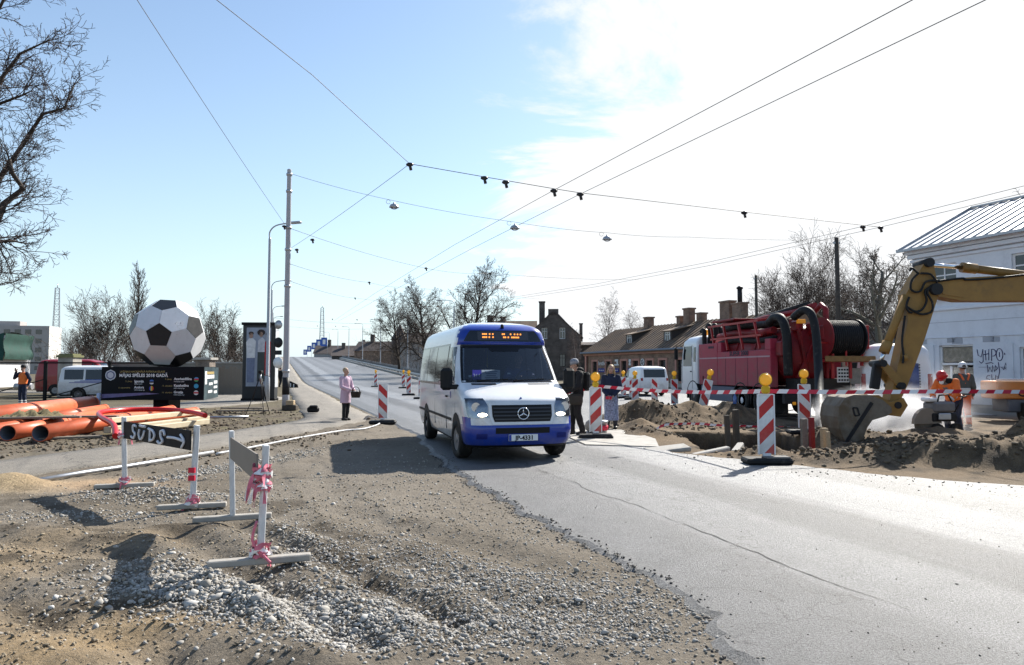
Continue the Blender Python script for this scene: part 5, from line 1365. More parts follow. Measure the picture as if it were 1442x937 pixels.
# tank
mb = MB(); mb.lathe([(0, .18), (.5, .26), (.85, .42), (.98, .62), (.98, 5.9), (.8, 6.1), (0, 6.2)], 28, (0, 0, 2.05), 'y'); tank = mb.build('tank', M_dred, tk)
for y in (.75, 2.2, 3.6, 5.0):
    mb = MB(); mb.tube([(1.0*math.cos(R(a)), y, 2.05+1.0*math.sin(R(a))) for a in range(0, 361, 15)], .035, 6); mb.build('tank_band', M_dred, tank)
for k, (x0, z0, x1, z1) in enumerate(((-.55, 1.3, .2, 2.8), (-.2, 1.1, -.5, 2.9), (.45, 1.2, .5, 2.7))):
    mb = MB(); mb.bar((x0, .18, z0), (x1, .18, z1), .09, .14, bev=.02); mb.build('rear_brace', M_dred, tank)
for (x, z, s_) in ((-.95, 2.25, .5), (.1, 2.9, .45), (-.45, 3.0, .35)):
    part('gear_housing', M_dred, tk, ((x, .35, z), (s_*.7, .4, s_)), bev=.05)
# hose tray over the tank
M_frame = mat('bright_red_frame', (.34, .02, .022), .4, var=.15, scale=4, dirt=((.1, .05, .05), .3, 3))
mb = MB()
for y in (1.5, 2.7, 3.9, 5.0):
    mb.bar((-1.15, y, 2.3), (-1.15, y+.35, 3.25), .07, .07); mb.bar((-1.15, y+.35, 3.25), (-.55, y+.35, 3.35), .07, .07)
for z, yo in ((2.75, .15), (3.25, .35)): mb.bar((-1.15, 1.2+yo, z), (-1.15, 5.2+yo, z), .07, .07)
mb.bar((-.55, 1.5, 3.35), (-.55, 5.5, 3.35), .09, .09)
mb.build('hose_rack', M_frame, tk, fix=False)
part('tray_roof', M_dred, tk, ((-.8, 4.2, 3.42), (.8, 1.9, .07)))
for (x, z, r, m_, y0, y1) in ((-.85, 2.62, .1, M_rubber, 1.0, 5.2), (-.78, 2.9, .12, M_dred, 1.2, 5.4), (-.6, 3.18, .13, M_rubber, .8, 5.3), (-.3, 3.15, .12, M_dred, 1.0, 5.0)):
    mb = MB(); mb.tube([(x, y0+(y1-y0)*i/6, z+.04*math.sin(i*1.3+z)) for i in range(7)], r, 10); mb.build('stowed_hose', m_, tk)
# boom arm carrying the suction hose
mb = MB(); mb.tube([(-.1, 5.2, 3.25), (.0, 3.2, 3.45), (.1, 1.2, 3.55), (.1, .2, 3.65)], .11, 10); mb.build('hose_boom', M_dred, tk)
mb = MB(); mb.tube([(.05, 4.6, 3.42), (.08, 2.2, 3.6), (.12, .6, 3.74)], .09, 10); mb.build('boom_hose', M_rubber, tk)
mb = MB(); mb.tube([(.1, .3, 3.4), (.1, -.15, 3.65), (.12, -.35, 3.5), (.12, -.35, 2.6)], .09, 8); mb.box((.12, -.3, 2.75), (.3, .3, .5), bev=.04); mb.build('hose_guide', M_dred, tk)
part('work_lamp', M_amber, tk, ((-.55, -.05, 3.12), (.28, .1, .14)))
def loc(t, p): return t.matrix_world.inverted() @ p
bpy.context.view_layer.update()
P = [loc(tk, at(1118, 447, 22.4)), loc(tk, at(1132, 437, 21.9)), loc(tk, at(1143, 444, 21.6)), loc(tk, at(1149, 470, 21.4)), loc(tk, at(1152, 510, 21.0)), loc(tk, at(1154, 555, 20.0)), loc(tk, at(1156, 600, 18.2)), loc(tk, at(1157, 645, 16.9))]
def smooth(P, n=6):
    P = [Vector(p) for p in P]; o = []
    for i in range(len(P)-1):
        a, b, c, d = P[max(i-1, 0)], P[i], P[i+1], P[min(i+2, len(P)-1)]
        for k in range(n):
            t = k/n; o.append(.5*((2*b)+(-a+c)*t+(2*a-5*b+4*c-d)*t*t+(-a+3*b-3*c+d)*t**3))
    o.append(P[-1]); return o
mb = MB(); mb.tube(smooth(P), .125, 12); sh_ = mb.build('suction_hose', M_rubber, tk)
P = [(-.9, 1.3, 3.15), (-.98, .8, 3.3), (-1.0, .3, 3.2), (-1.0, .05, 2.7), (-1.0, .0, 2.1), (-.98, .02, 1.4)]
mb = MB(); mb.tube(smooth(P), .14, 12); mb.build('side_hose', M_rubber, tk)
# reel
rl = MB(); rl.lathe([(.52, .05), (.52, 1.15)], 30, (0, -.25, 2.58), 'x'); reel = rl.build('hose_reel', M_rubber, tk)
rl = MB()
for k in range(15): rl.tube([(.1+k*.07, -.25+.535*math.cos(R(a)), 2.58+.535*math.sin(R(a))) for a in range(0, 361, 15)], .034, 6)
struct(rl.build('wound_hose', M_rubber, reel, fix=False), 'stuff')
for x, r in ((0.02, .66), (1.2, .60)):
    mb = MB(); mb.lathe([(r, -.02), (r, .02)], 30, (x, -.25, 2.58), 'x'); mb.build('reel_flange', M_dred if x < .5 else M_dark, reel)
part('reel_box', M_frame, tk, ((1.42, -.2, 2.62), (.24, .5, .75)))
for (x, z0, z1) in ((.25, 1.3, 2.3), (.85, 1.3, 2.0), (1.25, 1.7, 2.2)): part('reel_stand', M_frame, tk, ((x, -.45, (z0+z1)/2), (.09, .09, z1-z0)))
part('reel_platform', M_frame, tk, ((.75, -.35, 1.86), (1.6, .5, .09)))
part('reel_beam', mat('rusty_yellow', (.22, .13, .05), .7, var=.4), tk, ((.75, -.62, 1.92), (1.7, .07, .18)))
part('railing_hoop', M_frame, tk, ((.2, -.6, 2.42), (.9, .05, .06)), ((.62, -.6, 2.05), (.06, .05, .7)))
part('rear_bumper', M_dark, tk, ((0, -.05, .66), (2.4, .18, .32)))
part('rear_underframe', M_dark, tk, ((.2, .3, 1.05), (1.9, .6, .5)))
M_sheet = mat('white_sheet_sign', (.62, .62, .6), .6, var=.1)
sp_ = part('info_panel', M_sheet, tk, ((.62, -.42, 1.42), (.42, .03, .48)))
for r_ in range(4):
    for c_ in range(4): part('panel_lettering', M_black, sp_, ((.48+.093*c_, -.44, 1.58-.108*r_), (.065, .006, .055)), bev=0)
part('side_panel_sign', mat('dirty_sign', (.22, .2, .17), .8, var=.4), tk, ((1.05, -.4, 1.38), (.36, .03, .5)))
ap = part('letter_plate', M_sheet, tk, ((-.56, -.17, .86), (.44, .02, .36)))
text('A', .34, M_black, ap, (-.56, -.185, .745), align='CENTER', bold=.012)
for x in (-.95, 1.0):
    part('tail_lamp', M_amber, tk, ((x+.05, -.16, .52), (.12, .04, .1))); part('tail_lamp', M_red_l, tk, ((x+.22, -.16, .52), (.14, .04, .1)))
part('mud_flap', M_rubber, tk, ((-.95, .55, .45), (.5, .03, .6))); part('mud_flap', M_rubber, tk, ((.95, .55, .45), (.5, .03, .6)))
# cab
C = Veh(w=[(.55, 1.2), (.8, 1.25), (2.2, 1.25), (2.75, 1.2), (2.92, 1.05), (3.0, .8)], f=[(.55, 8.35), (.9, 8.4), (1.75, 8.38), (2.7, 8.2), (2.92, 7.95), (3.0, 7.6)], b=[(.55, 6.55), (2.9, 6.55), (3.0, 6.8)],
        rf=[(.5, .22), (3, .25)], rr=[(.5, .06), (3, .1)], bow=[(.5, .08), (3, .1)])
cab = C.body([.55, .7, .8, .95, 1.2, 1.5, 1.75, 2.0, 2.3, 2.6, 2.75, 2.85, 2.92, 2.97, 3.0], lambda x, y, z: 1 if z < .72 else 0).build('cab', [M_vwhite, M_plast], tk)
C.front(1.75, 2.62, lambda z: -C.w(z)+.12, lambda z: C.w(z)-.12, .008).build('windscreen', M_tint, cab)
for sg in (1, -1):
    C.side(1.72, 2.55, 7.05, lambda z: 7.95-.1*(z-1.7), sg, .008).build('door_window', M_tint, cab)
    C.side(1.9, 2.5, 6.62, 6.85, sg, .008).build('quarter_window', M_tint, cab)
    mb = MB(); mb.bar((sg*1.252, 6.98, .8), (sg*1.252, 6.98, 2.6), .01, .012); mb.bar((sg*1.252, 8.05, 1.0), (sg*1.252, 8.05, 2.5), .01, .012); mb.build('door_seam', M_plast, cab, fix=False)
    part('door_handle', M_black, cab, ((sg*1.27, 7.1, 1.5), (.03, .14, .05)))
    mb = MB(); mb.box((sg*1.42, 8.3, 2.25), (.16, .1, .5), bev=.03); mb.tube([(sg*1.2, 8.2, 2.6), (sg*1.42, 8.3, 2.6), (sg*1.42, 8.3, 2.0)], .02, 6); mb.build('wing_mirror', M_plast, cab)
mb = MB(); mb.lathe([(.1, 2.98), (.1, 3.06), (.11, 3.07), (.105, 3.2), (.05, 3.27), (0, 3.28)], 14, (-.55, 7.2, 0)); mb.build('beacon', M_amber, cab)
for k, (x, y, h) in enumerate(((-.95, 6.42, 3.2), (-.7, 6.42, 3.4), (-.45, 6.42, 3.4), (-.25, 6.42, 3.3))):
    mb = MB(); mb.tube(smooth([(x, y, 2.4), (x, y, h-.25), (x, y, h-.1), (x, y+.1, h), (x, y+.28, h-.06)], 4), .09, 10); mb.build('air_intake', M_plast, tk)

# ------------------------------------------------------------------ excavator
M_yel = mat('worn_yellow_paint', (.27, .15, .042), .6, var=.22, scale=2.4, dirt=((.10, .075, .045), .35, 2.0))
M_steel = mat('scraped_steel', (.17, .145, .115), .7, .1, var=.5, scale=3, bump=.05, bscale=14, dirt=((.11, .075, .04), .75, 2.2))
M_rod = mat('chrome_rod', (.6, .62, .65), .15, 1, var=.05)
ex = thing('excavator', 'worn yellow excavator reaching its arm and bucket down to the dug trench', 'excavator', (16.2, 16.0, 0))
bpy.context.view_layer.update()
D = 15.8
def XP(pts, lo, hi, m=0, mb=None, D=D):
    """plate cut in the arm's vertical plane, thickness lo..hi across it"""
    mb = mb or MB(); q = [at(a, b, D) for a, b in pts]
    return mb.prism([(p.x-16.2, p.z) for p in q], 'y', D-16.0+lo, D-16.0+hi, m)
def XA(px, py, dy=0.0): p = at(px, py, D); return (p.x-16.2, D-16.0+dy, p.z)
XP([(1298, 368), (1303, 369), (1309, 377), (1315, 404), (1315, 418), (1296, 478), (1272.6, 541.5), (1258, 573), (1250, 573), (1247, 563), (1251.5, 548), (1272.6, 452), (1270, 415), (1284, 391)], -.17, .17).build('stick', M_yel, ex)
boom = XP([(1302, 408), (1315, 397), (1347.7, 393), (1442, 388), (1530, 380), (1580, 392), (1640, 470), (1668, 512), (1645, 525), (1600, 480), (1555, 432), (1520, 425), (1442, 425), (1348, 425), (1315, 419)], -.21, .21).build('boom', M_yel, ex)
for (x, y, r) in ((1310, 409, .13), (1300.5, 372, .1)):
    mb = MB(); mb.cyl(XA(x, y, -.27), XA(x, y, .27), r, n=16); mb.build('pivot_pin', M_dark, ex)
XP([(1318, 402), (1347, 398), (1349, 421), (1319, 416)], -.225, .225).build('boom_nose_plate', M_yel, boom)
mb = MB(); mb.cyl(XA(1303, 373), XA(1358, 377), .05, n=12); mb.build('ram_rod', M_rod, ex)
mb = MB(); mb.cyl(XA(1356, 377), XA(1500, 394), .092, n=16); mb.cyl(XA(1354, 376.8), XA(1374, 379), .115, n=16); mb.build('stick_ram', mat('ram_brown', (.20, .11, .03), .45, var=.2), ex)
mb = MB(); mb.cyl(XA(1272, 418, -.1), XA(1243, 492, -.1), .085, n=16); mb.cyl(XA(1247, 482, -.1), XA(1241, 497, -.1), .11, n=16); mb.build('bucket_ram', M_yel, ex)
mb = MB(); mb.cyl(XA(1243, 492, -.1), XA(1236, 512, -.1), .045, n=12); mb.build('ram_rod', M_rod, ex)
for dy in (-.2, .2):
    XP([(1232, 508), (1238, 507), (1264, 537), (1265, 544), (1258, 546), (1234, 516)], dy-.03, dy+.03).build('link_arm', M_yel, ex)
mb = MB(); mb.bar(XA(1236, 512), XA(1231, 548), .2, .12, bev=.02); mb.cyl(XA(1236, 512, -.26), XA(1236, 512, .26), .08, n=14); mb.build('tipping_link', M_dark, ex)
# bucket
shell = [(1240, 572), (1228, 562), (1211, 556), (1190, 555), (1177, 559), (1169, 571), (1167, 586), (1169.5, 602), (1174, 613), (1180, 622)]
sidep = shell+[(1201, 617), (1207, 600), (1214, 590), (1234, 584), (1241, 579)]
bk = MB()
inn = [(a+(1203-a)*.07, b+(590-b)*.07) for a, b in shell]
for i in range(len(shell)-1):
    XP([shell[i], shell[i+1], inn[i+1], inn[i]], -.42, .42, 0, bk)
bucket = bk.build('bucket', M_steel, ex)
for dy in (-.45, .42): XP(sidep, dy, dy+.03).build('bucket_side', M_steel, bucket)
for k in range(5):
    x0 = -.38+.19*k; mb = MB(); a = Vector(XA(1180, 621, x0)); b = Vector(XA(1189, 634, x0)); mb.tube([a, b], [.075, .02], 4); mb.build('tooth', M_dark, bucket)
XP([(1205, 556), (1228, 556), (1243, 566), (1262, 560), (1268, 570), (1258, 586), (1242, 584), (1222, 566)], -.3, -.22).build('bucket_ear', M_yel, bucket)
XP([(1205, 556), (1228, 556), (1243, 566), (1262, 560), (1268, 570), (1258, 586), (1242, 584), (1222, 566)], .22, .3).build('bucket_ear', M_yel, bucket)
mb = MB()
mb.bar(XA(1178, 620, -.46), XA(1213, 566, -.46), .03, .07); mb.build('wear_strip', M_dark, bucket)
mb = MB(); a, b = XA(1190, 577, -.565), XA(1196, 583, -.565)
for q in (((1187, 573), (1193, 573)), ((1193, 573), (1196, 583)), ((1196, 583), (1190, 584)), ((1190, 584), (1187, 573))): mb.bar(XA(*q[0], -.46), XA(*q[1], -.46), .02, .03)
mb.build('wear_mark', M_dark, bucket, fix=False)
for (x, y) in ((1254, 570), (1240, 577), (1260, 543)):
    mb = MB(); mb.cyl(XA(x, y, -.33), XA(x, y, .33), .075, n=14); mb.build('pivot_pin', M_dark, ex)
# hydraulic hoses
for P in ([(1302, 405), (1294, 412), (1296, 425), (1290, 437), (1280, 440), (1268, 433)], [(1305, 403), (1297, 413), (1304, 428), (1303, 440), (1290, 444), (1278, 440)], [(1311, 397), (1295, 399), (1288, 411), (1280, 413), (1274, 408), (1276, 396), (1285, 387)],
          [(1311, 400), (1305, 392), (1300, 388), (1288, 387)], [(1312, 398), (1345, 394), (1352, 396), (1388, 394), (1442, 388)], [(1273, 384), (1276, 380), (1285, 388)], [(1272, 420), (1268, 432), (1271, 440), (1276, 442)], [(1266, 446), (1262, 480), (1264, 500), (1263, 512)]):
    mb = MB(); mb.tube(smooth([XA(a, b, -.24) for a, b in P], 6), .024, 7); mb.build('hydraulic_hose', M_rubber, ex)
mb = MB(); mb.cyl(XA(1266, 500, -.22), XA(1268, 508, -.22), .06, n=10); mb.build('hose_clamp', M_yel, ex)
XP([(1433, 415), (1442, 406), (1452, 406), (1452, 415)], -.22, -.205).build('emblem', M_black, boom)
XP([(1441, 413), (1446, 410), (1451, 410), (1451, 413)], -.228, -.221).build('emblem', M_vwhite, boom)
# machine itself, beyond the frame
for y in (-1.3, 1.3):
    prof = [(-2.1+.45*math.cos(R(a)), .45+.45*math.sin(R(a))) for a in range(90, 271, 20)]+[(2.1+.45*math.cos(R(a)), .45+.45*math.sin(R(a))) for a in range(-90, 91, 20)]
    mb = MB(); mb.prism([(a+1.6, b) for a, b in prof], 'y', y-.28, y+.28); mb.build('track', M_dark, ex)
part('upper_body', M_yel, ex, ((2.2, 0, 1.75), (3.6, 2.6, 1.1)), bev=.08); part('counterweight', M_yel, ex, ((4.3, 0, 1.7), (.7, 2.5, 1.2)), bev=.15)
cb = part('cab', M_yel, ex, ((.95, -.75, 2.1), (1.4, .95, 1.7)), bev=.1); part('cab_window', M_tint, cb, ((.95, -1.235, 2.35), (1.1, .02, .9))); part('cab_window', M_tint, cb, ((.24, -.75, 2.35), (.02, .75, 1.0)))
part('turntable', M_dark, ex, ((1.6, 0, 1.0), (1.6, 1.6, .3)))

# compressor trailer, floor saw
M_orange = mat('orange_machine_paint', (.55, .19, .045), .5, var=.12, dirt=((.2, .12, .07), .35, 2))
cp = thing('compressor', 'dusty orange compressor cart with lifting hook beside the white building', 'machine', (16.6, 22.4, 0), R(-12))
part('housing', M_orange, cp, ((0, 0, .98), (2.9, 1.2, .56)), bev=.04); part('lower_housing', mat('machine_grey', (.10, .11, .13), .6), cp, ((.1, 0, .5), (2.5, 1.1, .42)), bev=.04)
for x in (-.55, .35): part('seam', M_dark, cp, ((x, -.605, .98), (.02, .012, .54)), bev=0)
mb = MB(); mb.tube([(-.75+.13*math.cos(R(a)), -.62, .98+.18*math.sin(R(a))) for a in range(180, 361, 20)], .022, 6); mb.build('hook', M_dark, cp)
part('top_rail', M_zinc, cp, ((0, -.2, 1.29), (2.6, .08, .06)))
for x in (-.7, .8): wheel(cp, x, -.55, .3, .18, 1)
for k in range(4): part('grille_slat', M_dark, cp, ((-.1, -.612, .45+.06*k), (.9, .012, .025)), bev=0)
fs = thing('floor_saw', 'grey walk-behind floor saw held by the bending worker in red helmet', 'machine', (10.3, 17.2, 0), R(12))
part('engine', mat('saw_grey', (.16, .155, .16), .5, var=.2), fs, ((0, 0, .72), (.62, .4, .26)), bev=.05); part('frame', M_dark, fs, ((0, 0, .48), (.7, .36, .2)), bev=.03); part('tank', M_vwhite, fs, ((-.28, 0, .9), (.24, .3, .1)), bev=.03)
part('belt_guard', M_zinc, fs, ((-.05, -.22, .5), (.34, .05, .16)), bev=.02)
mb = MB(); mb.tube([(-.15, -.12, .85), (-.1, -.12, 1.0), (.15, -.12, 1.02), (.25, -.12, .85)], .02, 8); mb.build('carry_handle', M_dark, fs)
mb = MB(); mb.lathe([(.0, -.012), (.34, -.012), (.34, .012), (0, .012)], 26, (-.45, -.1, .33), 'y'); mb.build('blade', M_steel, fs)
mb = MB(); mb.prism([(-.45+.38*math.cos(R(a)), .33+.38*math.sin(R(a))) for a in range(0, 181, 20)], 'y', -.15, -.05); mb.build('blade_guard', mat('saw_guard', (.24, .2, .16), .6), fs)
for x in (-.2, .3):
    mb = MB(); mb.lathe([(.16, -.05), (.17, 0), (.16, .05)], 16, (x, -.15, .17), 'y'); mb.build('wheel', M_tyre, fs)
mb = MB(); mb.tube([(.3, -.14, .6), (.55, -.14, .95), (.65, -.14, .98)], .018, 6); mb.tube([(.3, .14, .6), (.55, .14, .95), (.65, .14, .98)], .018, 6); mb.tube([(.6, -.14, .975), (.6, .14, .975)], .018, 6); mb.build('handlebar', M_dark, fs)
# ------------------------------------------------------------------ football billboard
M_ballw = mat('white_ball_panel', (.62, .63, .65), .45, var=.08, scale=3, dirt=((.38, .36, .34), .25, 2.5))
M_ballk = mat('black_ball_panel', (.010, .011, .014), .4, var=.2, spec=.3)
ball = thing('giant_football', 'giant black and white football of flat panels standing on the dark billboard', 'football', (-13.72, 28.3, 1.72+1.32))
V12 = [Vector(v) for v in ICO]; rb = 1.4
TG = Vector((.20, -.97, -.10)).normalized(); Q = V12[0].rotation_difference(TG).to_matrix()
nb = min((Q @ v for v in V12[1:]), key=lambda v: abs(v.dot(TG)-.447)); nb = (nb-TG*nb.dot(TG)).normalized(); up_ = Vector((.04, 0, 1)); up_ = (up_-TG*up_.dot(TG)).normalized()
Q = Matrix.Rotation(math.atan2(TG.dot(nb.cross(up_)), nb.dot(up_)), 3, TG) @ Q
V12 = [Q @ v for v in V12]
def panel(pts, m, name):
    c = sum(pts, Vector())/len(pts); n = c.normalized()
    pts = sorted(pts, key=lambda p: math.atan2((p-c).dot(n.cross(n.orthogonal().normalized())), (p-c).dot(n.orthogonal().normalized())))
    o = [c+(p-c)*.985 for p in pts]; i = [c*.96+(p-c)*.99 for p in pts]; k = len(pts)
    mb = MB(); mb.add(o+i, [tuple(range(k)), tuple(reversed(range(k, 2*k)))]+[(a, (a+1) % k, (a+1) % k+k, a+k) for a in range(k)]); return mb.build(name, m, ball)
ed = [(i, j) for i in range(12) for j in range(i+1, 12) if (V12[i]-V12[j]).length < 1.1]
sc = rb/((V12[ed[0][0]]*2+V12[ed[0][1]])/3).length
cut = {}
for i, j in ed: cut[(i, j)] = (V12[i]*2+V12[j])/3*sc; cut[(j, i)] = (V12[j]*2+V12[i])/3*sc
for i in range(12): panel([cut[(i, j)] for j in range(12) if (i, j) in cut], M_ballk, 'black_panel')
for f in ICOF:
    a, b, c = map(int, f); panel([cut[(a, b)], cut[(b, a)], cut[(b, c)], cut[(c, b)], cut[(c, a)], cut[(a, c)]], M_ballw, 'white_panel')
mb = MB(); mb.ell((0, 0, 0), (1.14, 1.14, 1.14), 24, 16); mb.build('core', M_ballk, ball)
mb = MB(); strokes(ball, 'scrawl', [[(0, 0), (.1, .12), (.05, -.05), (.2, .1)], [(.25, 0), (.3, .14), (.36, -.02), (.42, .12)], [(.1, -.1), (.4, -.06)]], .78, .32, .8, .008, M_ballw, -1.08)
bb = thing('billboard', 'dark football fixture billboard with white lettering below the giant football', 'billboard', (-13.6, 26.8, 0))
M_bill = mat('dark_billboard_print', (.007, .008, .011), .6, var=.5, scale=.8, spec=.1)
M_billp = mat('dark_billboard_side', (.035, .06, .07), .35, var=.5, scale=1.2)
fpl = [(-2.0, .25), (2.0, 0), (1.25, 3.1), (-1.5, 3.0)]
mb = MB(); mb.prism([(a*.985, .03+b*.985) for a, b in fpl], 'z', .5, 1.66); mb.prism([(a, b) for a, b in fpl], 'z', 1.66, 1.72); mb.build('frame', M_black, bb)
def board(a, b, z0, z1, m, name):
    a, b = Vector((*a, 0)), Vector((*b, 0)); d = (b-a).normalized(); n = Vector((d.y, -d.x, 0))
    mb = MB(); p = [a+n*.01, b+n*.01]; mb.add([p[0]+Vector((0, 0, z0)), p[1]+Vector((0, 0, z0)), p[1]+Vector((0, 0, z1)), p[0]+Vector((0, 0, z1)), a+Vector((0, 0, z0)), b+Vector((0, 0, z0)), b+Vector((0, 0, z1)), a+Vector((0, 0, z1))], [(0, 1, 2, 3), (4, 7, 6, 5), (0, 4, 5, 1), (1, 5, 6, 2), (2, 6, 7, 3), (3, 7, 4, 0)])
    o = mb.build(name, m, bb); e = link(name+'_print', None, o, a+n*.013, (math.pi/2, 0, math.atan2(d.y, d.x))); e.empty_display_size = .1
    return o, a+n*.014, math.atan2(d.y, d.x), d
fp, fo, fa, fd = board(fpl[0], fpl[1], .46, 1.70, M_bill, 'front_panel')
for ch in list(fp.children): bpy.data.objects.remove(ch)
M_gold = mat('gold_print', (.36, .27, .10), .5, var=0)
def ft(s, size, m, x, z, bold=0, sx=1.0): text(s, size, m, fp, fo+fd*x+Vector((0, 0, z)), (math.pi/2, 0, fa), bold=bold, sx=sx, ext=.001)
ft('LATVIJAS NACIONĀLĀ FUTBOLA IZLASE', .098, M_gold, .72, 1.50, .001); ft('MĀJAS SPĒLES 2018 GADĀ', .165, M_plate, .70, 1.335, .004)
ft('3. jūnijs', .085, M_gold, .95, 1.14); ft('Igaunija', .125, M_plate, 1.30, 1.13, .003); ft('Baltijas kauss', .06, M_plate, 1.30, 1.05)
ft('6. septembris', .085, M_gold, .68, .90); ft('Andora', .125, M_plate, 1.30, .90, .003); ft('UEFA Nāciju līga', .06, M_plate, 1.30, .82)
ft('9. jūnijs', .085, M_gold, 2.50, 1.22); ft('Azerbaidžāna', .125, M_plate, 2.85, 1.22, .003); ft('Pārbaudes spēle', .06, M_plate, 2.85, 1.14)
ft('13. oktobris', .085, M_gold, 2.38, .97); ft('Kazahstāna', .125, M_plate, 2.85, .97, .003); ft('UEFA Nāciju līga', .06, M_plate, 2.85, .89)
ft('16. oktobris', .085, M_gold, 2.38, .72); ft('Gruzija', .125, M_plate, 2.85, .72, .003); ft('UEFA Nāciju līga', .06, M_plate, 2.85, .64)
def disc(x, z, r, cols, name, vert=False):
    mats = [mat('print_%d_%d_%d' % tuple(int(q*99) for q in c), c, .5, var=0) for c in cols]; n = len(cols); mb = MB(); c = fo+fd*x+Vector((0, 0, z)); nn = Vector((fd.y, -fd.x, 0))*.004
    for k in range(n):
        t0, t1 = -1+2*k/n, -1+2*(k+1)/n; P = []
        for i in range(7):
            t = t0+(t1-t0)*i/6; h = math.sqrt(max(1-t*t, 0))
            P.append([c+nn+(Vector((0, 0, r*t))+fd*(h*r*s) if not vert else fd*(r*t)+Vector((0, 0, h*r*s))) for s in (-1, 1)])
        mb.grid(P, k, False)
    return mb.build(name, mats, fp, fix=False)
disc(.36, 1.40, .21, [(.55, .56, .6)], 'crest'); disc(.36, 1.40, .0001, [(.5, .5, .5)], 'crest_dot')
for r_, c_ in ((.17, (.1, .11, .2)), (.12, (.5, .5, .55))):
    o = disc(.36, 1.40, r_, [c_], 'crest_ring'); o.location += Vector((fd.y, -fd.x, 0))*.003*(1 if r_ > .15 else 2)
disc(1.98, 1.14, .09, [(.6, .6, .6), (.02, .02, .02), (.05, .15, .5)], 'flag_mark'); disc(1.98, .90, .09, [(.03, .05, .4), (.6, .45, .05), (.5, .03, .04)], 'flag_mark', True)
disc(3.72, 1.24, .09, [(.05, .3, .1), (.5, .03, .05), (.05, .25, .5)], 'flag_mark'); disc(3.72, .99, .09, [(.04, .3, .5)], 'flag_mark'); disc(3.72, .74, .09, [(.6, .6, .6), (.5, .05, .06), (.6, .6, .6)], 'flag_mark')
mb = MB(); mb.add([fo+fd*.02+Vector((0, 0, .52)), fo+fd*2.3+Vector((0, 0, .70)), fo+fd*1.8+Vector((0, 0, .74)), fo+fd*.02+Vector((0, 0, .68))], [(0, 1, 2, 3)]); mb.build('light_swoosh', mat('violet_print', (.16, .13, .26), .5, var=.3), fp, fix=False)
sp2, so_, sa_, sd_ = board(fpl[1], fpl[2], .46, 1.70, M_billp, 'side_panel')
for ch in list(sp2.children): bpy.data.objects.remove(ch)
for k, (x, z, w, h) in enumerate(((.35, 1.3, .4, .5), (1.3, 1.48, 1.6, .1), (1.3, 1.33, 1.7, .14), (1.4, 1.05, .8, .1), (1.3, .75, .9, .1), (2.5, 1.1, .8, .12), (2.5, .9, .8, .1), (2.5, .7, .7, .1))):
    mb = MB(); c = so_+sd_*(x-w/2)+Vector((0, 0, z-h/2)); mb.add([c, c+sd_*w, c+sd_*w+Vector((0, 0, h)), c+Vector((0, 0, h))], [(0, 1, 2, 3)]); mb.build('side_print', M_gold if k == 1 else M_plate, sp2, fix=False)
part('foot', M_black, bb, ((0, 1.3, .25), (.6, 1.0, .52))); part('prop', mat('blue_white_prop', (.4, .45, .6), .5), bb, ((-2.02, .12, .35), (.12, .1, .74)))

# advertising column
ad = thing('advertising_column', 'tall black lightbox column with a fashion poster beside the pavement', 'lightbox', (-12.95, 36.3, .0), R(4))
part('casing', mat('anthracite_casing', (.02, .024, .028), .35), ad, ((0, .35, 1.98), (1.62, .7, 3.84)), bev=.04); part('cap', M_black, ad, ((0, .35, 3.95), (1.74, .82, .14))); part('plinth', M_black, ad, ((0, .35, .07), (1.7, .78, .14)))
po = part('poster', mat('poster_paper', (.26, .29, .36), .4, var=.25, scale=1.5), ad, ((0, -.012, 2.25), (1.22, .02, 3.0)), bev=0)
part('side_light_panel', mat('pale_side_panel', (.55, .57, .6), .35), ad, ((.82, .35, 2.2), (.015, .56, 3.0)), bev=0)
def fig(cols, x):
    for (pts, c) in cols:
        mb = MB(); mb.prism([(x+a, b) for a, b in pts], 'y', -.034, -.024); mb.build('poster_figure', mat('poster_%d_%d_%d' % tuple(int(q*99) for q in c), c, .5, var=.25, scale=5), po)
hd = lambda cx, cz, rx, rz: [(cx+rx*math.cos(R(a)), cz+rz*math.sin(R(a))) for a in range(0, 360, 30)]
fig([([(-.2, 2.2), (.2, 2.2), (.24, 3.05), (.1, 3.2), (-.1, 3.2), (-.24, 3.0)], (.6, .6, .62)), ([(-.18, .95), (.18, .95), (.2, 2.2), (-.2, 2.2)], (.14, .17, .26)), (hd(0, 3.34, .1, .14), (.35, .22, .17)), (hd(.0, 3.46, .13, .09), (.05, .035, .03))], -.38)
fig([([(-.16, 2.5), (.18, 2.5), (.2, 3.1), (.06, 3.25), (-.14, 3.1)], (.5, .5, .55)), ([(-.18, 1.0), (.2, 1.0), (.2, 2.5), (-.16, 2.5)], (.045, .06, .06)), (hd(0, 3.4, .1, .13), (.3, .19, .14)), (hd(0, 3.5, .2, .16), (.03, .02, .02))], .12)
fig([([(-.14, 1.3), (.15, 1.3), (.17, 3.0), (.04, 3.2), (-.12, 3.0)], (.38, .03, .035)), (hd(0, 3.32, .08, .12), (.35, .22, .17)), (hd(.02, 3.42, .11, .1), (.06, .03, .02))], .44)

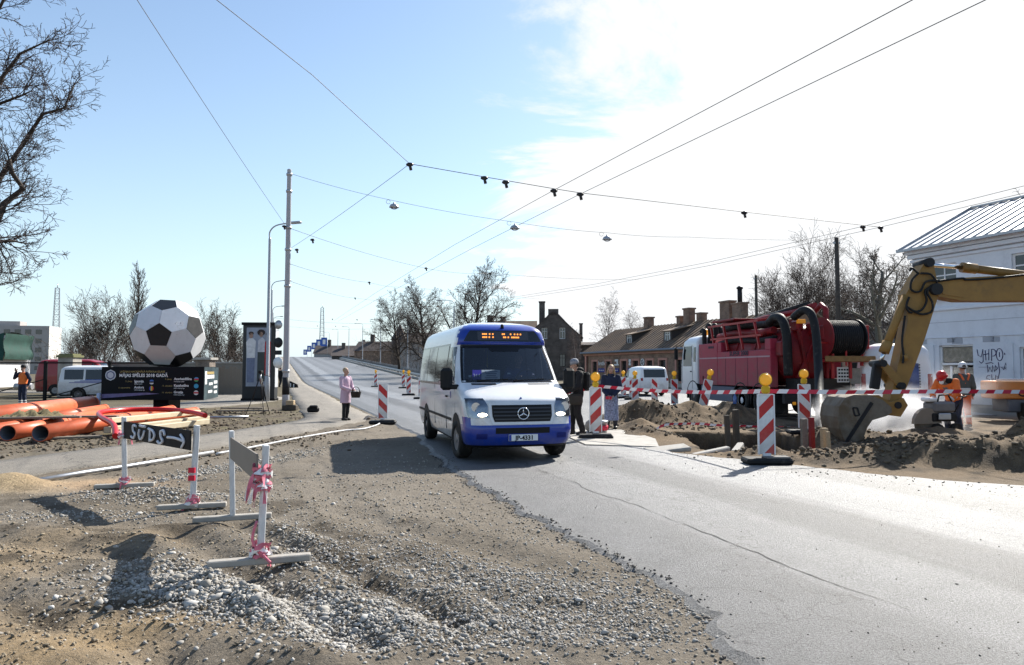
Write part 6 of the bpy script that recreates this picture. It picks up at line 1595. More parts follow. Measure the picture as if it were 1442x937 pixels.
# ------------------------------------------------------------------ beacons, tape, signs
def stripe_mat(key, k):
    m = bpy.data.materials.new(key); m.use_nodes = True; n = m.node_tree.nodes; l = m.node_tree.links; b = n['Principled BSDF']
    tc = n.new('ShaderNodeTexCoord'); sp = n.new('ShaderNodeSeparateXYZ'); l.new(tc.outputs['Object'], sp.inputs[0])
    a = n.new('ShaderNodeMath'); a.operation = 'MULTIPLY_ADD'; l.new(sp.outputs[0], a.inputs[0]); a.inputs[1].default_value = k; l.new(sp.outputs[2], a.inputs[2])
    w = n.new('ShaderNodeMath'); w.operation = 'MULTIPLY'; l.new(a.outputs[0], w.inputs[0]); w.inputs[1].default_value = 1/.43
    f = n.new('ShaderNodeMath'); f.operation = 'FRACT'; l.new(w.outputs[0], f.inputs[0])
    g = n.new('ShaderNodeMath'); g.operation = 'GREATER_THAN'; l.new(f.outputs[0], g.inputs[0]); g.inputs[1].default_value = .5
    mx = n.new('ShaderNodeMix'); mx.data_type = 'RGBA'; l.new(g.outputs[0], mx.inputs['Factor']); mx.inputs['A'].default_value = (.50, .012, .014, 1); mx.inputs['B'].default_value = (.70, .71, .72, 1)
    nz = n.new('ShaderNodeTexNoise'); nz.inputs['Scale'].default_value = 14; nz.inputs['Detail'].default_value = 7; l.new(tc.outputs['Object'], nz.inputs['Vector'])
    mr = n.new('ShaderNodeMapRange'); l.new(nz.outputs['Fac'], mr.inputs[0]); mr.inputs[3].default_value = .65; mr.inputs[4].default_value = 1.2
    m2 = n.new('ShaderNodeMix'); m2.data_type = 'RGBA'; m2.blend_type = 'MULTIPLY'; m2.inputs['Factor'].default_value = 1; l.new(mx.outputs['Result'], m2.inputs['A']); l.new(mr.outputs[0], m2.inputs['B'])
    l.new(m2.outputs['Result'], b.inputs['Base Color']); b.inputs['Roughness'].default_value = .45; return grime(m, .05, .75, (.24, .2, .16), 7, .75)
M_str = {1: stripe_mat('red_white_rising', -1.0), -1: stripe_mat('red_white_falling', 1.0)}
M_lens = mat('amber_beacon_lens', (.85, .36, .03), .3, var=.1, emit=((1, .5, .05), .12)); M_yelp = mat('yellow_plastic', (.62, .38, .02), .45)
def beacon(lab, loc, rz=0, hand=1, lamp=True, tilt=(0, 0), base=True, grp='red and white warning boards'):
    t = thing('warning_board', lab, 'warning board', loc, (tilt[0], tilt[1], rz), grp)
    mb = MB(); mb.box((0, 0, .66), (.25, .022, 1.0)); mb.build('panel', M_str[hand], t)
    part('frame', M_vwhite, t, ((-.135, 0, .66), (.022, .05, 1.02)), ((.135, 0, .66), (.022, .05, 1.02)), ((0, 0, 1.168), (.25, .05, .018)), ((0, 0, .15), (.14, .05, .05)), bev=.004)
    if base:
        b = part('base', M_rubber, t, ((0, 0, .05), (.78, .40, .1)), bev=.03); part('base_weight', mat('recycled_slab', (.13, .125, .12), .8), b, ((.14, -.05, .112), (.42, .24, .035)), bev=.012)
    if lamp:
        mb = MB(); mb.box((0, 0, 1.25), (.14, .09, .14), bev=.03); lm = mb.build('lamp_battery', M_yelp, t)
        mb = MB(); mb.lathe([(0, -.06), (.06, -.055), (.095, -.03), (.1, 0), (.095, .03), (.06, .055), (0, .06)], 20, (0, 0, 1.42), 'y'); mb.build('lamp_lens', M_lens, lm)
        mb = MB(); mb.tube([(.103*math.cos(R(a)), 0, 1.42+.103*math.sin(R(a))) for a in range(0, 361, 20)], .012, 6); mb.build('lamp_ring', M_yelp, lm)
    return t
def onroad(px, py): p = gp(px, py, .03); return p
beacon('large warning board with lamp standing alone on asphalt before the trench', gp(1080, 653, .03), 0)
beacon('warning board with lamp on the concrete slab beside the young woman', gp(839, 618, .03), R(-3), 1)
p = gp(539, 597, .02); beacon('warning board without lamp at the end of the white hose', p, R(3), -1, False)
for (px, py, hand, lab, lamp) in ((529, 545, 1, 'small far warning board with lamp standing alone on the road up the bridge', True), (568, 547, 1, 'far warning board with lamp behind another one left of the minibus', True), (575.5, 557, 1, 'warning board with lamp just left of the minibus, in front of another', True), (593, 562, 1, 'warning board half hidden by the rear of the minibus', False)):
    p = gp(px, py, .03); k = 1
    beacon(lab, p, 0, hand, lamp)
p = Vector((6.93, 16.9, tz(6.93, 16.9)+.04)); beacon('warning board with unlit lamp between timber posts behind the trench', p, R(-4), -1)
p = Vector((6.2, 23.4, tz(6.2, 23.4)+.25)); beacon('tilted warning board on the sand heap in front of the truck cab', p, R(-6), -1, True, (0, R(13)))
for (px, py, lab, lamp) in ((878, 561, 'warning board with lamp behind the long-haired woman, beside another board', True), (890, 563, 'warning board without lamp next to a lit one behind the long-haired woman', False), (894.5, 572, 'warning board with lamp left of the white estate car', True), (922, 570, 'warning board without lamp in front of the white estate car', False), (950, 574, 'warning board with lamp right of the white estate car', True)):
    beacon(lab, gp(px, py, .03), 0, -1 if px in (922, 950) else 1, lamp)
M_tr, M_tw = mat('tape_red', (.55, .02, .05), .4, var=.1), mat('tape_white', (.75, .74, .75), .4, var=.05)
def tape(lab, P, w=.075, seg=.2, name='barrier_tape', tw=0.0, grp=None):
    P = smooth(P, 8); mb = MB(); s = 0; acc = [0]
    for a, b in zip(P[:-1], P[1:]): acc.append(acc[-1]+(b-a).length)
    tot = acc[-1]; n = max(2, int(tot/seg)); xs = [float(np.interp(t, acc, range(len(P)))) for t in np.linspace(0, tot, n*4+1)]
    pts = [P[int(x)].lerp(P[min(int(x)+1, len(P)-1)], x-int(x)) for x in xs]
    for i in range(len(pts)-1):
        a, b = pts[i], pts[i+1]; d = (b-a).normalized(); sl = d*w*.4
        def off(k): an = tw*math.sin(k*.35)+.25*math.sin(k*.13); return Vector((0, math.sin(an), math.cos(an)))*w/2
        m = (i//4) % 2; oa, ob = off(i), off(i+1)
        mb.add([a-oa-sl, b-ob-sl, b+ob+sl, a+oa+sl], [(0, 1, 2, 3)], m, True)
    return tag(mb.build(name, [M_tr, M_tw], fix=False), lab, 'tape', grp)
tape('red and white tape running from the large warning board past the excavator bucket', [at(1081, 551, 12.45), at(1200, 552.5, 12.9), at(1330, 551.5, 13.5), at(1442, 552, 14), at(1560, 551, 14.5)])
tape('red and white tape hanging between the slab warning board and the large board', [at(842, 544, 17.3), at(900, 549, 16.3), at(960, 552, 15.1), at(1020, 552.5, 13.8), at(1080, 551, 12.45)])
tape('short tape running from the slab warning board to the man in grey hat', [at(793, 554, 17.0), at(815, 550.5, 17.2), at(841, 545, 17.4)])
tape('slack tape lying along the sand heap beside the trench', [at(895, 611, 18.5), at(920, 606, 18.0), at(940, 598, 18.2), at(985, 597, 19.2), at(1010, 599, 19.5), at(1070, 601, 20), at(1130, 603, 20.3)], .06)
# hand-painted trestle signs
M_post = mat('whitewashed_post', (.60, .60, .60), .75, var=.2, scale=6, stretch=(5, 5, 1), dirt=((.3, .26, .21), .4, 4))
M_slab = mat('grey_base_plank', (.34, .32, .29), .85, var=.3, scale=5, dirt=((.16, .13, .1), .5, 5), bump=.05)
M_knot = mat('pink_tape_knot', (.60, .16, .22), .5, var=.35, scale=20)
def trestle(lab, A, Bp, h, zb, bh, mface, name='trestle_sign', feet=.75, ang=None):
    A, Bp = Vector(A), Vector(Bp); t = thing(name, lab, 'sign', (A+Bp)/2, 0); c = (A+Bp)/2; d = (Bp-A).normalized(); n = Vector((d.y, -d.x, 0))
    for i, q in enumerate((A-c, Bp-c)):
        mb = MB(); mb.box((0, 0, h/2+.02), (.07, .05, h), rot=math.atan2(d.y, d.x), bev=.006); ps = mb.build('post', M_post, t, q, (R(1.2*(1-2*i)), R(1.5*(2*i-1)), 0))
        f = ang or Vector((1, .12, 0)); f = f.normalized()
        mb = MB(); mb.bar(q-f*feet/2+Vector((0, 0, .03)), q+f*feet/2+Vector((0, 0, .035)), .09, .055, bev=.008); mb.build('foot', M_slab, t)
    mb = MB(); mb.bar(A-c+n*.035+Vector((0, 0, zb+bh/2)), Bp-c+n*.035+Vector((0, 0, zb+bh/2)), .018, bh, bev=.003); b = mb.build('board', mface, t)
    return t, c, d, n
zA = lambda x, y: max(tz(x+.4*k, y+.1*k) for k in (-1, -.6, -.3, 0, .3, .6, 1))+.055
A = (-5.32, 9.85, zA(-5.32, 9.85)); Bq = (-3.74, 8.4, zA(-3.74, 8.4))
t, c, d, n = trestle('black trestle sign with painted white lettering and a right-pointing arrow', A, Bq, .95, .68, .23, mat('black_signboard', (.010, .009, .010), .6, var=.2, spec=.15), ang=Vector((1, .25, 0)))
M_brush = mat('brushed_white', (.62, .63, .68), .7, var=.25, scale=20)
def bp_(u_, v_): return (Vector(A)-c)+d*u_+n*.052+Vector((0, 0, .68+v_))+Vector((0, 0, (Bq[2]-A[2])*u_/2.14))
for nm, P in (('S', [(.50, .19), (.40, .20), (.40, .13), (.47, .09), (.42, .03), (.33, .05)]), ('U', [(.62, .155), (.60, .09), (.66, .03), (.74, .07), (.79, .15)]), ('U2', [(.63, .208), (.72, .203), (.82, .205)]),
              ('D', [(.98, .19), (.97, .02)]), ('D2', [(.92, .185), (1.06, .165), (1.12, .11), (1.06, .05), (.97, .045)]), ('S2', [(1.44, .13), (1.40, .185), (1.31, .17), (1.33, .10), (1.38, .06), (1.30, .02), (1.22, .045)]),
              ('a', [(1.52, .115), (1.75, .12), (1.98, .10)]), ('h', [(1.90, .17), (2.0, .10), (1.93, .02)])):
    mb = MB(); mb.tube(smooth([bp_(*q) for q in P], 5), .016 if len(nm) == 1 and nm != 'a' and nm != 'h' else .018, 5); mb.build('painted_stroke', M_brush, t, fix=False)
A2 = (-2.96, 7.62, zA(-2.96, 7.62)); B2 = (-2.02, 5.78, zA(-2.02, 5.78))
t2, c2, d2, n2 = trestle('trestle sign with bare grey board and pink tape knotted round its near post', A2, B2, .93, .66, .22, mat('grey_raw_board', (.23, .20, .17), .7, var=.15), feet=.78, ang=Vector((1, .3, 0)))
def knot(parent, c, s, seed):
    g = random.Random(seed); mb = MB()
    for k in range(6):
        a0 = g.uniform(0, 6.28); zc = g.uniform(-.07, .05)*s; A_, B_ = [], []
        for i in range(15):
            a = a0+i*.5; r = (.052+.014*math.sin(i*1.7+k)+.008*k*.5); q = Vector(c)+Vector((r*math.cos(a), r*math.sin(a), zc+.02*math.sin(i*.9+k))); w = Vector((.012*math.sin(i), .012*math.cos(i*1.3), .022+.012*math.sin(i*2.1+k)))*s
            A_.append(q-w); B_.append(q+w)
        mb.grid([A_, B_], k % 3 == 2)
    for k in range(3):
        a = g.uniform(0, 6.28); p = Vector(c)+Vector((.06*math.cos(a), .06*math.sin(a), 0)); A_, B_ = [], []
        for i in range(7): p = p+Vector((.012*math.cos(a), .012*math.sin(a), -.016-.008*i))*s; w = Vector((-math.sin(a+i*.4), math.cos(a+i*.4), 0))*.02*s; A_.append(p-w); B_.append(p+w)
        mb.grid([A_, B_], k % 2)
    mb.build('tape_knot', [M_knot, M_tw], parent, fix=False)
bpy.context.view_layer.update()
knot(t2, Vector(B2)-c2+Vector((0, 0, .74)), .85, 3); knot(t2, Vector(B2)-c2+Vector((0, 0, .64)), .6, 9); knot(t2, Vector(B2)-c2+Vector((.0, 0, .13)), .7, 4); knot(t, Vector(Bq)-c+Vector((0, 0, .10)), .8, 5); knot(t, Vector(A)-c+Vector((0, 0, .10)), .6, 6); knot(t, Vector(A)-c+Vector((-.03, 0, .75)), .6, 7)
for q, s_ in ((Vector(Bq)-c+Vector((0, -.03, .36)), 1), (Vector(Bq)-c+Vector((0, -.03, .45)), 1)):
    mb = MB(); mb.box(q, (.074, .03, .06)); mb.build('tape_band', M_tr, t)
mb = MB(); mb.tube(smooth([Vector(B2)-c2+Vector((-.02, -.03, .35)), Vector(B2)-c2+Vector((-.05, -.04, .2)), Vector(B2)-c2+Vector((.03, -.05, .1)), Vector(B2)-c2+Vector((.12, -.1, .04))], 4), .012, 5); mb.build('tape_tail', M_knot, t2)

# ------------------------------------------------------------------ pipe store
M_pipe = mat('orange_sewer_pipe', (.60, .13, .055), .42, var=.1, scale=2, dirt=((.45, .27, .18), .3, 2.2))
M_bore = mat('grey_pipe_bore', (.20, .22, .27), .5, var=.1)
def pipe(lab, p0, p1, r, m=M_pipe, name='sewer_pipe', grp='orange pipes in the pipe store', collar=True):
    p0, p1 = Vector(p0), Vector(p1); L = (p1-p0).length; th = max(.012, r*.09)
    t = thing(name, lab, 'pipe', p0, (p1-p0).to_track_quat('Y', 'Z').to_euler(), grp)
    pr = [(r-th, 0), (r, 0), (r, L), (r-th, L)]
    mb = MB(); n = 28
    for i, (q, h) in enumerate(pr):
        for j in range(n): a = 2*math.pi*j/n; mb.v.append((q*math.cos(a), h, q*math.sin(a)))
    for i in range(3):
        for j in range(n): a, b = i*n+j, i*n+(j+1) % n; mb.f.append((a, b, b+n, a+n)); mb.m.append(0); mb.s.append(i == 1)
    mb.build('wall', m, t)
    mb = MB(); mb.tube([(0, .002, 0), (0, L-.002, 0)], r-th*1.02, n, 0, False); mb.build('bore', M_bore, t)
    if collar: mb = MB(); mb.tube([(0, L-.18, 0), (0, L-.02, 0)], r*1.07, n, 0, False); mb.tube([(0, L-.02, 0), (0, L, 0)], r*1.02, n, 0, False); mb.build('socket', m, t)
    return t
pipe('long thick orange pipe lying at the rear of the pipe store', (-14.2, 19.0, .31), (-15.6, 26.4, .33), .30)
pipe('short orange pipe resting against the long rear pipe', (-13.6, 21.2, .2), (-14.4, 25.2, .22), .165)
pipe('orange pipe at the outer edge of the pipe store beside the stake', (-11.85, 15.9, .2), (-12.6, 19.9, .2), .175)
pipe('orange pipe with open blue-grey bore between two others at the front', (-11.3, 16.0, .2), (-11.9, 19.0, .2), .175)
pipe('front orange pipe whose open end lies in front of the burlap', (-10.5, 15.9, .2), (-11.7, 24.5, .2), .185)
pipe('orange pipe lying under the curved red pipe', (-10.6, 19.2, .16), (-11.0, 24.8, .16), .15)
pipe('thin orange pipe in the middle of the pipe store', (-12.7, 18.6, .2), (-13.2, 23.6, .2), .14)
mb = MB(); mb.tube(smooth([(-9.1, 16.4, .09), (-9.55, 17.1, .3), (-10.5, 18.2, .42), (-11.2, 19.5, .46), (-11.0, 20.6, .46), (-10.1, 20.9, .44), (-9.2, 20.4, .40), (-8.55, 19.9, .33)], 8), .068, 12)
tag(mb.build('red_pipe', mat('glossy_red_pipe', (.50, .018, .018), .3, var=.08)), 'glossy curved red plastic pipe looped over the orange pipes', 'pipe')
for k, (a, b, w, h, lb) in enumerate((((-9.75, 17.2, .16), (-9.15, 21.4, .16), .2, .15, 'pale squared timber beam beside the curved red pipe'), ((-9.45, 17.1, .12), (-8.8, 20.6, .12), .17, .14, 'outer pale timber beam on the path side of the pipe store'), ((-9.95, 17.6, .36), (-9.5, 21.6, .33), .18, .13, 'upper pale timber beam stacked on another'))):
    mb = MB(); mb.bar(a, b, w, h, bev=.01); tag(mb.build('timber_beam', mat('fresh_timber', (.55, .47, .33), .7, var=.15, scale=4)), lb, 'beam', 'pale timber beams')
for k, (x, y, z, L, a, lb) in enumerate(((-12.0, 17.6, .43, 2.4, .3, 'weathered plank laid across the front pipes'), (-11.2, 18.2, .42, 2.2, .1, 'second weathered plank across the pipes by the burlap'), (-10.2, 16.4, .06, 1.4, .5, 'weathered plank on the ground before the pipe ends'), (-9.8, 26.0, .12, 1.9, .1, 'lower plank of the stack behind the curved pipe'), (-9.9, 26.2, .2, 1.6, -.1, 'upper plank of the stack behind the curved pipe'), (-10.9, 16.9, .03, 1.2, -.2, 'half buried plank beside the front pipe'))):
    mb = MB(); mb.box((0, 0, 0), (L, .18, .05), bev=.006); tag(mb.build('plank', M_oldwood, None, (x, y, z), a), lb, 'plank', 'weathered planks')
def rag(name, lab, cat, m, c, rx, ry, h, seed):
    g = np.random.default_rng(seed); mb = MB(); P = []
    for i in range(17):
        row = []
        for j in range(17):
            u_, v_ = i/8-1, j/8-1; q = max(0, 1-(u_*u_+v_*v_)); row.append((c[0]+u_*rx+.04*math.sin(j*1.9), c[1]+v_*ry+.04*math.sin(i*2.3), c[2]+h*q*(.6+.4*math.sin(i*1.7+j*1.1))+.05*math.sin(i*2.7)*math.cos(j*2.2)))
        P.append(row)
    mb.grid(P); return tag(mb.build(name, m, fix=False), lab, cat)
rag('burlap_sheet', 'crumpled brown burlap sheet thrown over the pipes', 'cloth', mat('burlap', (.17, .14, .075), .95, var=.4, scale=14, bump=.2), (-12.15, 18.2, .42), .8, .5, .2, 1)
rag('plastic_wrap', 'crumpled white plastic wrap on the end of the long orange pipe', 'plastic', mat('white_film', (.7, .7, .72), .35, var=.1), (-15.9, 26.3, .38), .35, .5, .22, 2)
mb = MB(); mb.box((0, 0, .27), (.07, .06, .6), bev=.01); tag(mb.build('stake', M_oldwood, None, (-11.55, 15.6, 0)), 'short timber stake holding the outer pipes', 'stake')
# kerb pipe, hose, bits
mb = MB(); mb.tube([(p.x, p.y, .04) for p in (gp(40, 683), gp(120, 669), gp(180, 660), gp(300, 640))], .033, 10); tag(mb.build('steel_pipe', M_zinc), 'long grey steel pipe lying along the footpath edge', 'pipe')
P = [gp(305, 639, .05), gp(360, 629, .05), gp(420, 617, .05), gp(480, 607, .05), gp(512, 604, .05), gp(532, 598, .05), gp(536, 594, .05)]
mb = MB(); mb.tube(smooth(P), .02, 8); tag(mb.build('white_hose', mat('white_plastic_hose', (.6, .61, .63), .45)), 'pale plastic hose along the path ending at a warning board', 'hose')
mb = MB(); mb.cyl(gp(293, 588, .05), gp(350, 587, .05), .04, n=10); tag(mb.build('metal_tube', M_zinc), 'short metal tube lying on earth beside the tripod', 'tube')
bg = thing('tool_bag', 'small black bag lying on the footpath beside the old woman', 'bag', gp(441, 582, .02), .2)
part('body', M_black, bg, ((0, 0, .13), (.42, .26, .2)), bev=.05); part('flap', M_dark, bg, ((.02, -.05, .25), (.3, .2, .08)), bev=.03)
for i, (x, y, rz, lb) in enumerate(((-21.6, 31.5, .1, 'short black post with grey cylinder cap beside the white van'), (-22.4, 28.6, -.1, 'short black post with grey cylinder cap at the edge of the lane'))):
    t = thing('barrier_post', lb, 'post', (x, y, 0), rz, 'black posts with grey caps'); mb = MB(); mb.cyl((0, 0, 0), (0, 0, .75), .13, n=14); mb.build('post', M_black, t)
    mb = MB(); mb.cyl((-.36, 0, .86), (.36, 0, .86), .14, n=16); mb.build('cap', M_zinc, t)
# tripod
tp = thing('camera_tripod', 'camera tripod with dark legs standing before the advertising column', 'tripod', gp(366, 585, 0))
top = Vector((0, 0, 1.3))
for a in (-160, -60, 60):
    f = Vector((.5*math.cos(R(a)), .35*math.sin(R(a)), .0)); mb = MB(); mb.cyl(top+f*.1, f*.55+Vector((0, 0, .55)), .022, n=8); mb.cyl(f*.55+Vector((0, 0, .58)), f, .014, n=8); mb.build('leg', M_dark, tp)
mb = MB(); mb.cyl((0, 0, 1.1), (0, 0, 1.48), .025, n=8); mb.build('centre_column', M_zinc, tp); part('head', M_black, tp, ((0, 0, 1.52), (.12, .2, .1))); 
mb = MB(); mb.cyl((0, .05, 1.5), (.25, .3, 1.35), .012, n=6); mb.build('pan_handle', M_dark, tp)

# trench furniture
M_stake = mat('dark_wet_timber', (.06, .05, .04), .8, var=.4, scale=6)
for (px, y0, d, w, lb, m_) in ((1025, 585, 14.9, .1, 'thin dark post at the left wall of the trench', M_stake), (1037, 577, 15.3, .12, 'taller dark post behind a thin one in the trench', M_stake), (1132, 590, 15.0, .12, 'brown timber post beside the warning board in the trench', M_oldwood), (1143, 588, 14.6, .10, 'rusty red steel post in the trench before the warning board', M_dred), (1161, 603, 14.4, .13, 'pale timber post beside the suction hose', M_wood), (1167, 608, 14.2, .07, 'thin leaning pale stake under the excavator bucket', M_wood)):
    p = at(px, y0, d); mb = MB(); mb.box((0, 0, (p.z+1.2)/2-1.2), (w, w*.8, p.z+1.2), bev=.008); tag(mb.build('trench_post', m_, None, (p.x, p.y, 0), (R(rnd.uniform(-2, 2)), R(rnd.uniform(-3, 3)), .2)), lb, 'post', 'posts in the trench')
for (c, dm, rz, lb) in (((3.9, 14.05, -.16), (1.0, .12, .42), .55, 'tilted concrete kerb slab leaning into the trench'), ((4.6, 14.5, -.2), (.14, .7, .55), -.5, 'grey concrete plate standing in the trench between posts'), ((3.1, 14.3, .02), (.9, .35, .09), .2, 'thin broken concrete strip at the trench corner')):
    mb = MB(); mb.box((0, 0, 0), dm, bev=.02); tag(mb.build('concrete_plate', M_conc, None, c, (R(8), R(-5), rz)), lb, 'concrete plate', 'broken concrete at the trench')
mb = MB(); mb.prism([(1.55, 15.0), (3.0, 14.6), (3.25, 16.2), (3.0, 18.6), (1.5, 18.8), (1.35, 16.5)], 'z', -.12, .055); tag(mb.build('concrete_slab', M_conc), 'broad pale concrete slab under the warning board and the woman', 'slab')
for (c, dm, e, lb) in (((9.35, 11.35, .27), (1.5, .9, .22), (R(-12), R(6), .1), 'big dark broken asphalt slab on the earth berm'), ((8.95, 10.75, .09), (1.1, .5, .1), (R(4), R(-3), -.2), 'thin asphalt slab lying under the big broken one'), ((9.75, 10.2, .14), (1.0, .6, .12), (R(-8), R(9), .4), 'asphalt slab edge resting on the road beside the berm')):
    poly = [(-.5, -.5), (.3, -.55), (.55, -.1), (.42, .5), (-.2, .55), (-.58, .1)]; mb = MB(); mb.prism([(a*dm[0], b*dm[1]) for a, b in poly], 'z', -dm[2]/2, dm[2]/2)
    tag(mb.build('asphalt_slab', mat('broken_asphalt', (.045, .043, .042), .85, var=.4, scale=8, bump=.2, bscale=30, dirt=((.2, .16, .11), .35, 4)), None, c, e), lb, 'asphalt slab', 'broken asphalt slabs')
bt = thing('water_bottle', 'blue plastic water bottle on sand below the truck', 'bottle', (6.75, 21.6, tz(6.75, 21.6)+.05)); mb = MB(); mb.lathe([(.05, 0), (.055, .02), (.055, .2), (.02, .27), (.02, .31), (0, .31)], 12); mb.build('bottle', mat('blue_bottle', (.05, .12, .35), .2, spec=.6), bt)
bu = thing('bucket_pail', 'small pail with lid behind the slab warning board', 'pail', (2.2, 17.5, .056)); mb = MB(); mb.lathe([(.12, 0), (.15, .28), (.16, .28), (.16, .31), (0, .33)], 16); mb.build('pail', M_zinc, bu); mb = MB(); mb.lathe([(.155, .08), (.158, .2)], 16); mb.build('label_band', M_tr, bu)
ja = thing('stone_block', 'rough grey stone block beside the pail on the slab', 'stone', (2.0, 17.75, .056)); mb = MB(); mb.ell((0, 0, .16), (.2, .17, .18), 9, 6); mb.build('stone', M_conc, ja)
# ------------------------------------------------------------------ people
M_skin = mat('skin', (.42, .25, .185), .55, var=.08, scale=12)
_fold = bpy.data.textures.new('cloth_folds', 'CLOUDS'); _fold.noise_scale = .11; _fold.noise_depth = 2
def capsule(mb, a, b, ra, rb, n=12):
    a, b = Vector(a), Vector(b); mb.tube([a, b], [ra, rb], n); mb.ell(a, (ra,)*3, n, 8); mb.ell(b, (rb,)*3, n, 8)
def chain(mb, P, rs):
    for i in range(len(P)-1): capsule(mb, P[i], P[i+1], rs[i], rs[i+1])
def rings(mb, pts, side, n=18):
    """torso-like loft: pts = [(point, half width, half depth)], side = lateral axis"""
    P = [Vector(p[0]) for p in pts]; out = []
    for i, (p, rx, ry) in enumerate(pts):
        t = (P[min(i+1, len(P)-1)]-P[max(i-1, 0)]).normalized(); x = (side-t*side.dot(t)).normalized(); y = t.cross(x)
        out.append([Vector(p)+x*rx*math.cos(2*math.pi*k/n)+y*ry*math.sin(2*math.pi*k/n) for k in range(n)])
    mb.loft(out)
def fused(mb, name, m, parent, voxel=.012, sm=5, fold=0.0):
    o = mb.build(name, m, parent)
    r = o.modifiers.new('fuse', 'REMESH'); r.mode = 'VOXEL'; r.voxel_size = voxel; r.use_smooth_shade = True
    s = o.modifiers.new('soften', 'SMOOTH'); s.factor = .5; s.iterations = sm
    if fold:
        d = o.modifiers.new('folds', 'DISPLACE'); d.texture = _fold; d.strength = fold; d.mid_level = .5; d.texture_coords = 'LOCAL'
    return o
def hand(mb, w, d, side, curl=.5, s=1.0):
    """palm, four fingers and a thumb from wrist w along d; fingers bend about side"""
    w, d = Vector(w), Vector(d).normalized(); side = Vector(side); side = (side-d*side.dot(d)).normalized(); nrm = d.cross(side)
    c = w+d*.045*s; mb.ell(c, (.03*s,)*3, 8, 6); rings(mb, [(w-d*.01, .026*s, .018*s), (w+d*.03*s, .036*s, .016*s), (w+d*.08*s, .042*s, .014*s)], side, 10)
    for k, L in enumerate((.068, .078, .072, .058)):
        a = w+d*.08*s+side*(.030-.020*k)*s; q = d.copy(); P = [a]
        for i in range(3):
            q = (q+nrm*curl*(.5+.25*i)).normalized(); P.append(P[-1]+q*L*s*(.45, .32, .25)[i])
        chain(mb, P, [.0095*s, .009*s, .0085*s, .0075*s])
    a = w+d*.025*s+side*.03*s; P = [a, a+(d*.6+side*.7+nrm*.35*curl)*.035*s, a+(d*1.0+side*.75+nrm*.8*curl)*.055*s]; chain(mb, P, [.012*s, .011*s, .009*s])
def headmesh(mb, c, M, s=1.0, female=False):
    def q(x, y, z): return Vector(c)+M @ Vector((x, y, z))*s
    mb.ell(q(0, .012, .025), (.074*s, .094*s, .098*s), 16, 12, rot=M); mb.ell(q(0, -.03, -.045), (.058*s, .062*s, .07*s), 14, 10, rot=M); mb.ell(q(0, -.055, -.095), (.03*s, .024*s, .02*s), 10, 8, rot=M)
    chain(mb, [q(0, -.085, .018), q(0, -.108, -.022)], [.010*s, .016*s]); mb.ell(q(0, -.086, -.062), (.026*s, .014*s, .009*s), 10, 6, rot=M)
    for x in (-.076, .076): mb.ell(q(x, .01, -.005), (.011*s, .02*s, .032*s), 8, 6, rot=M)
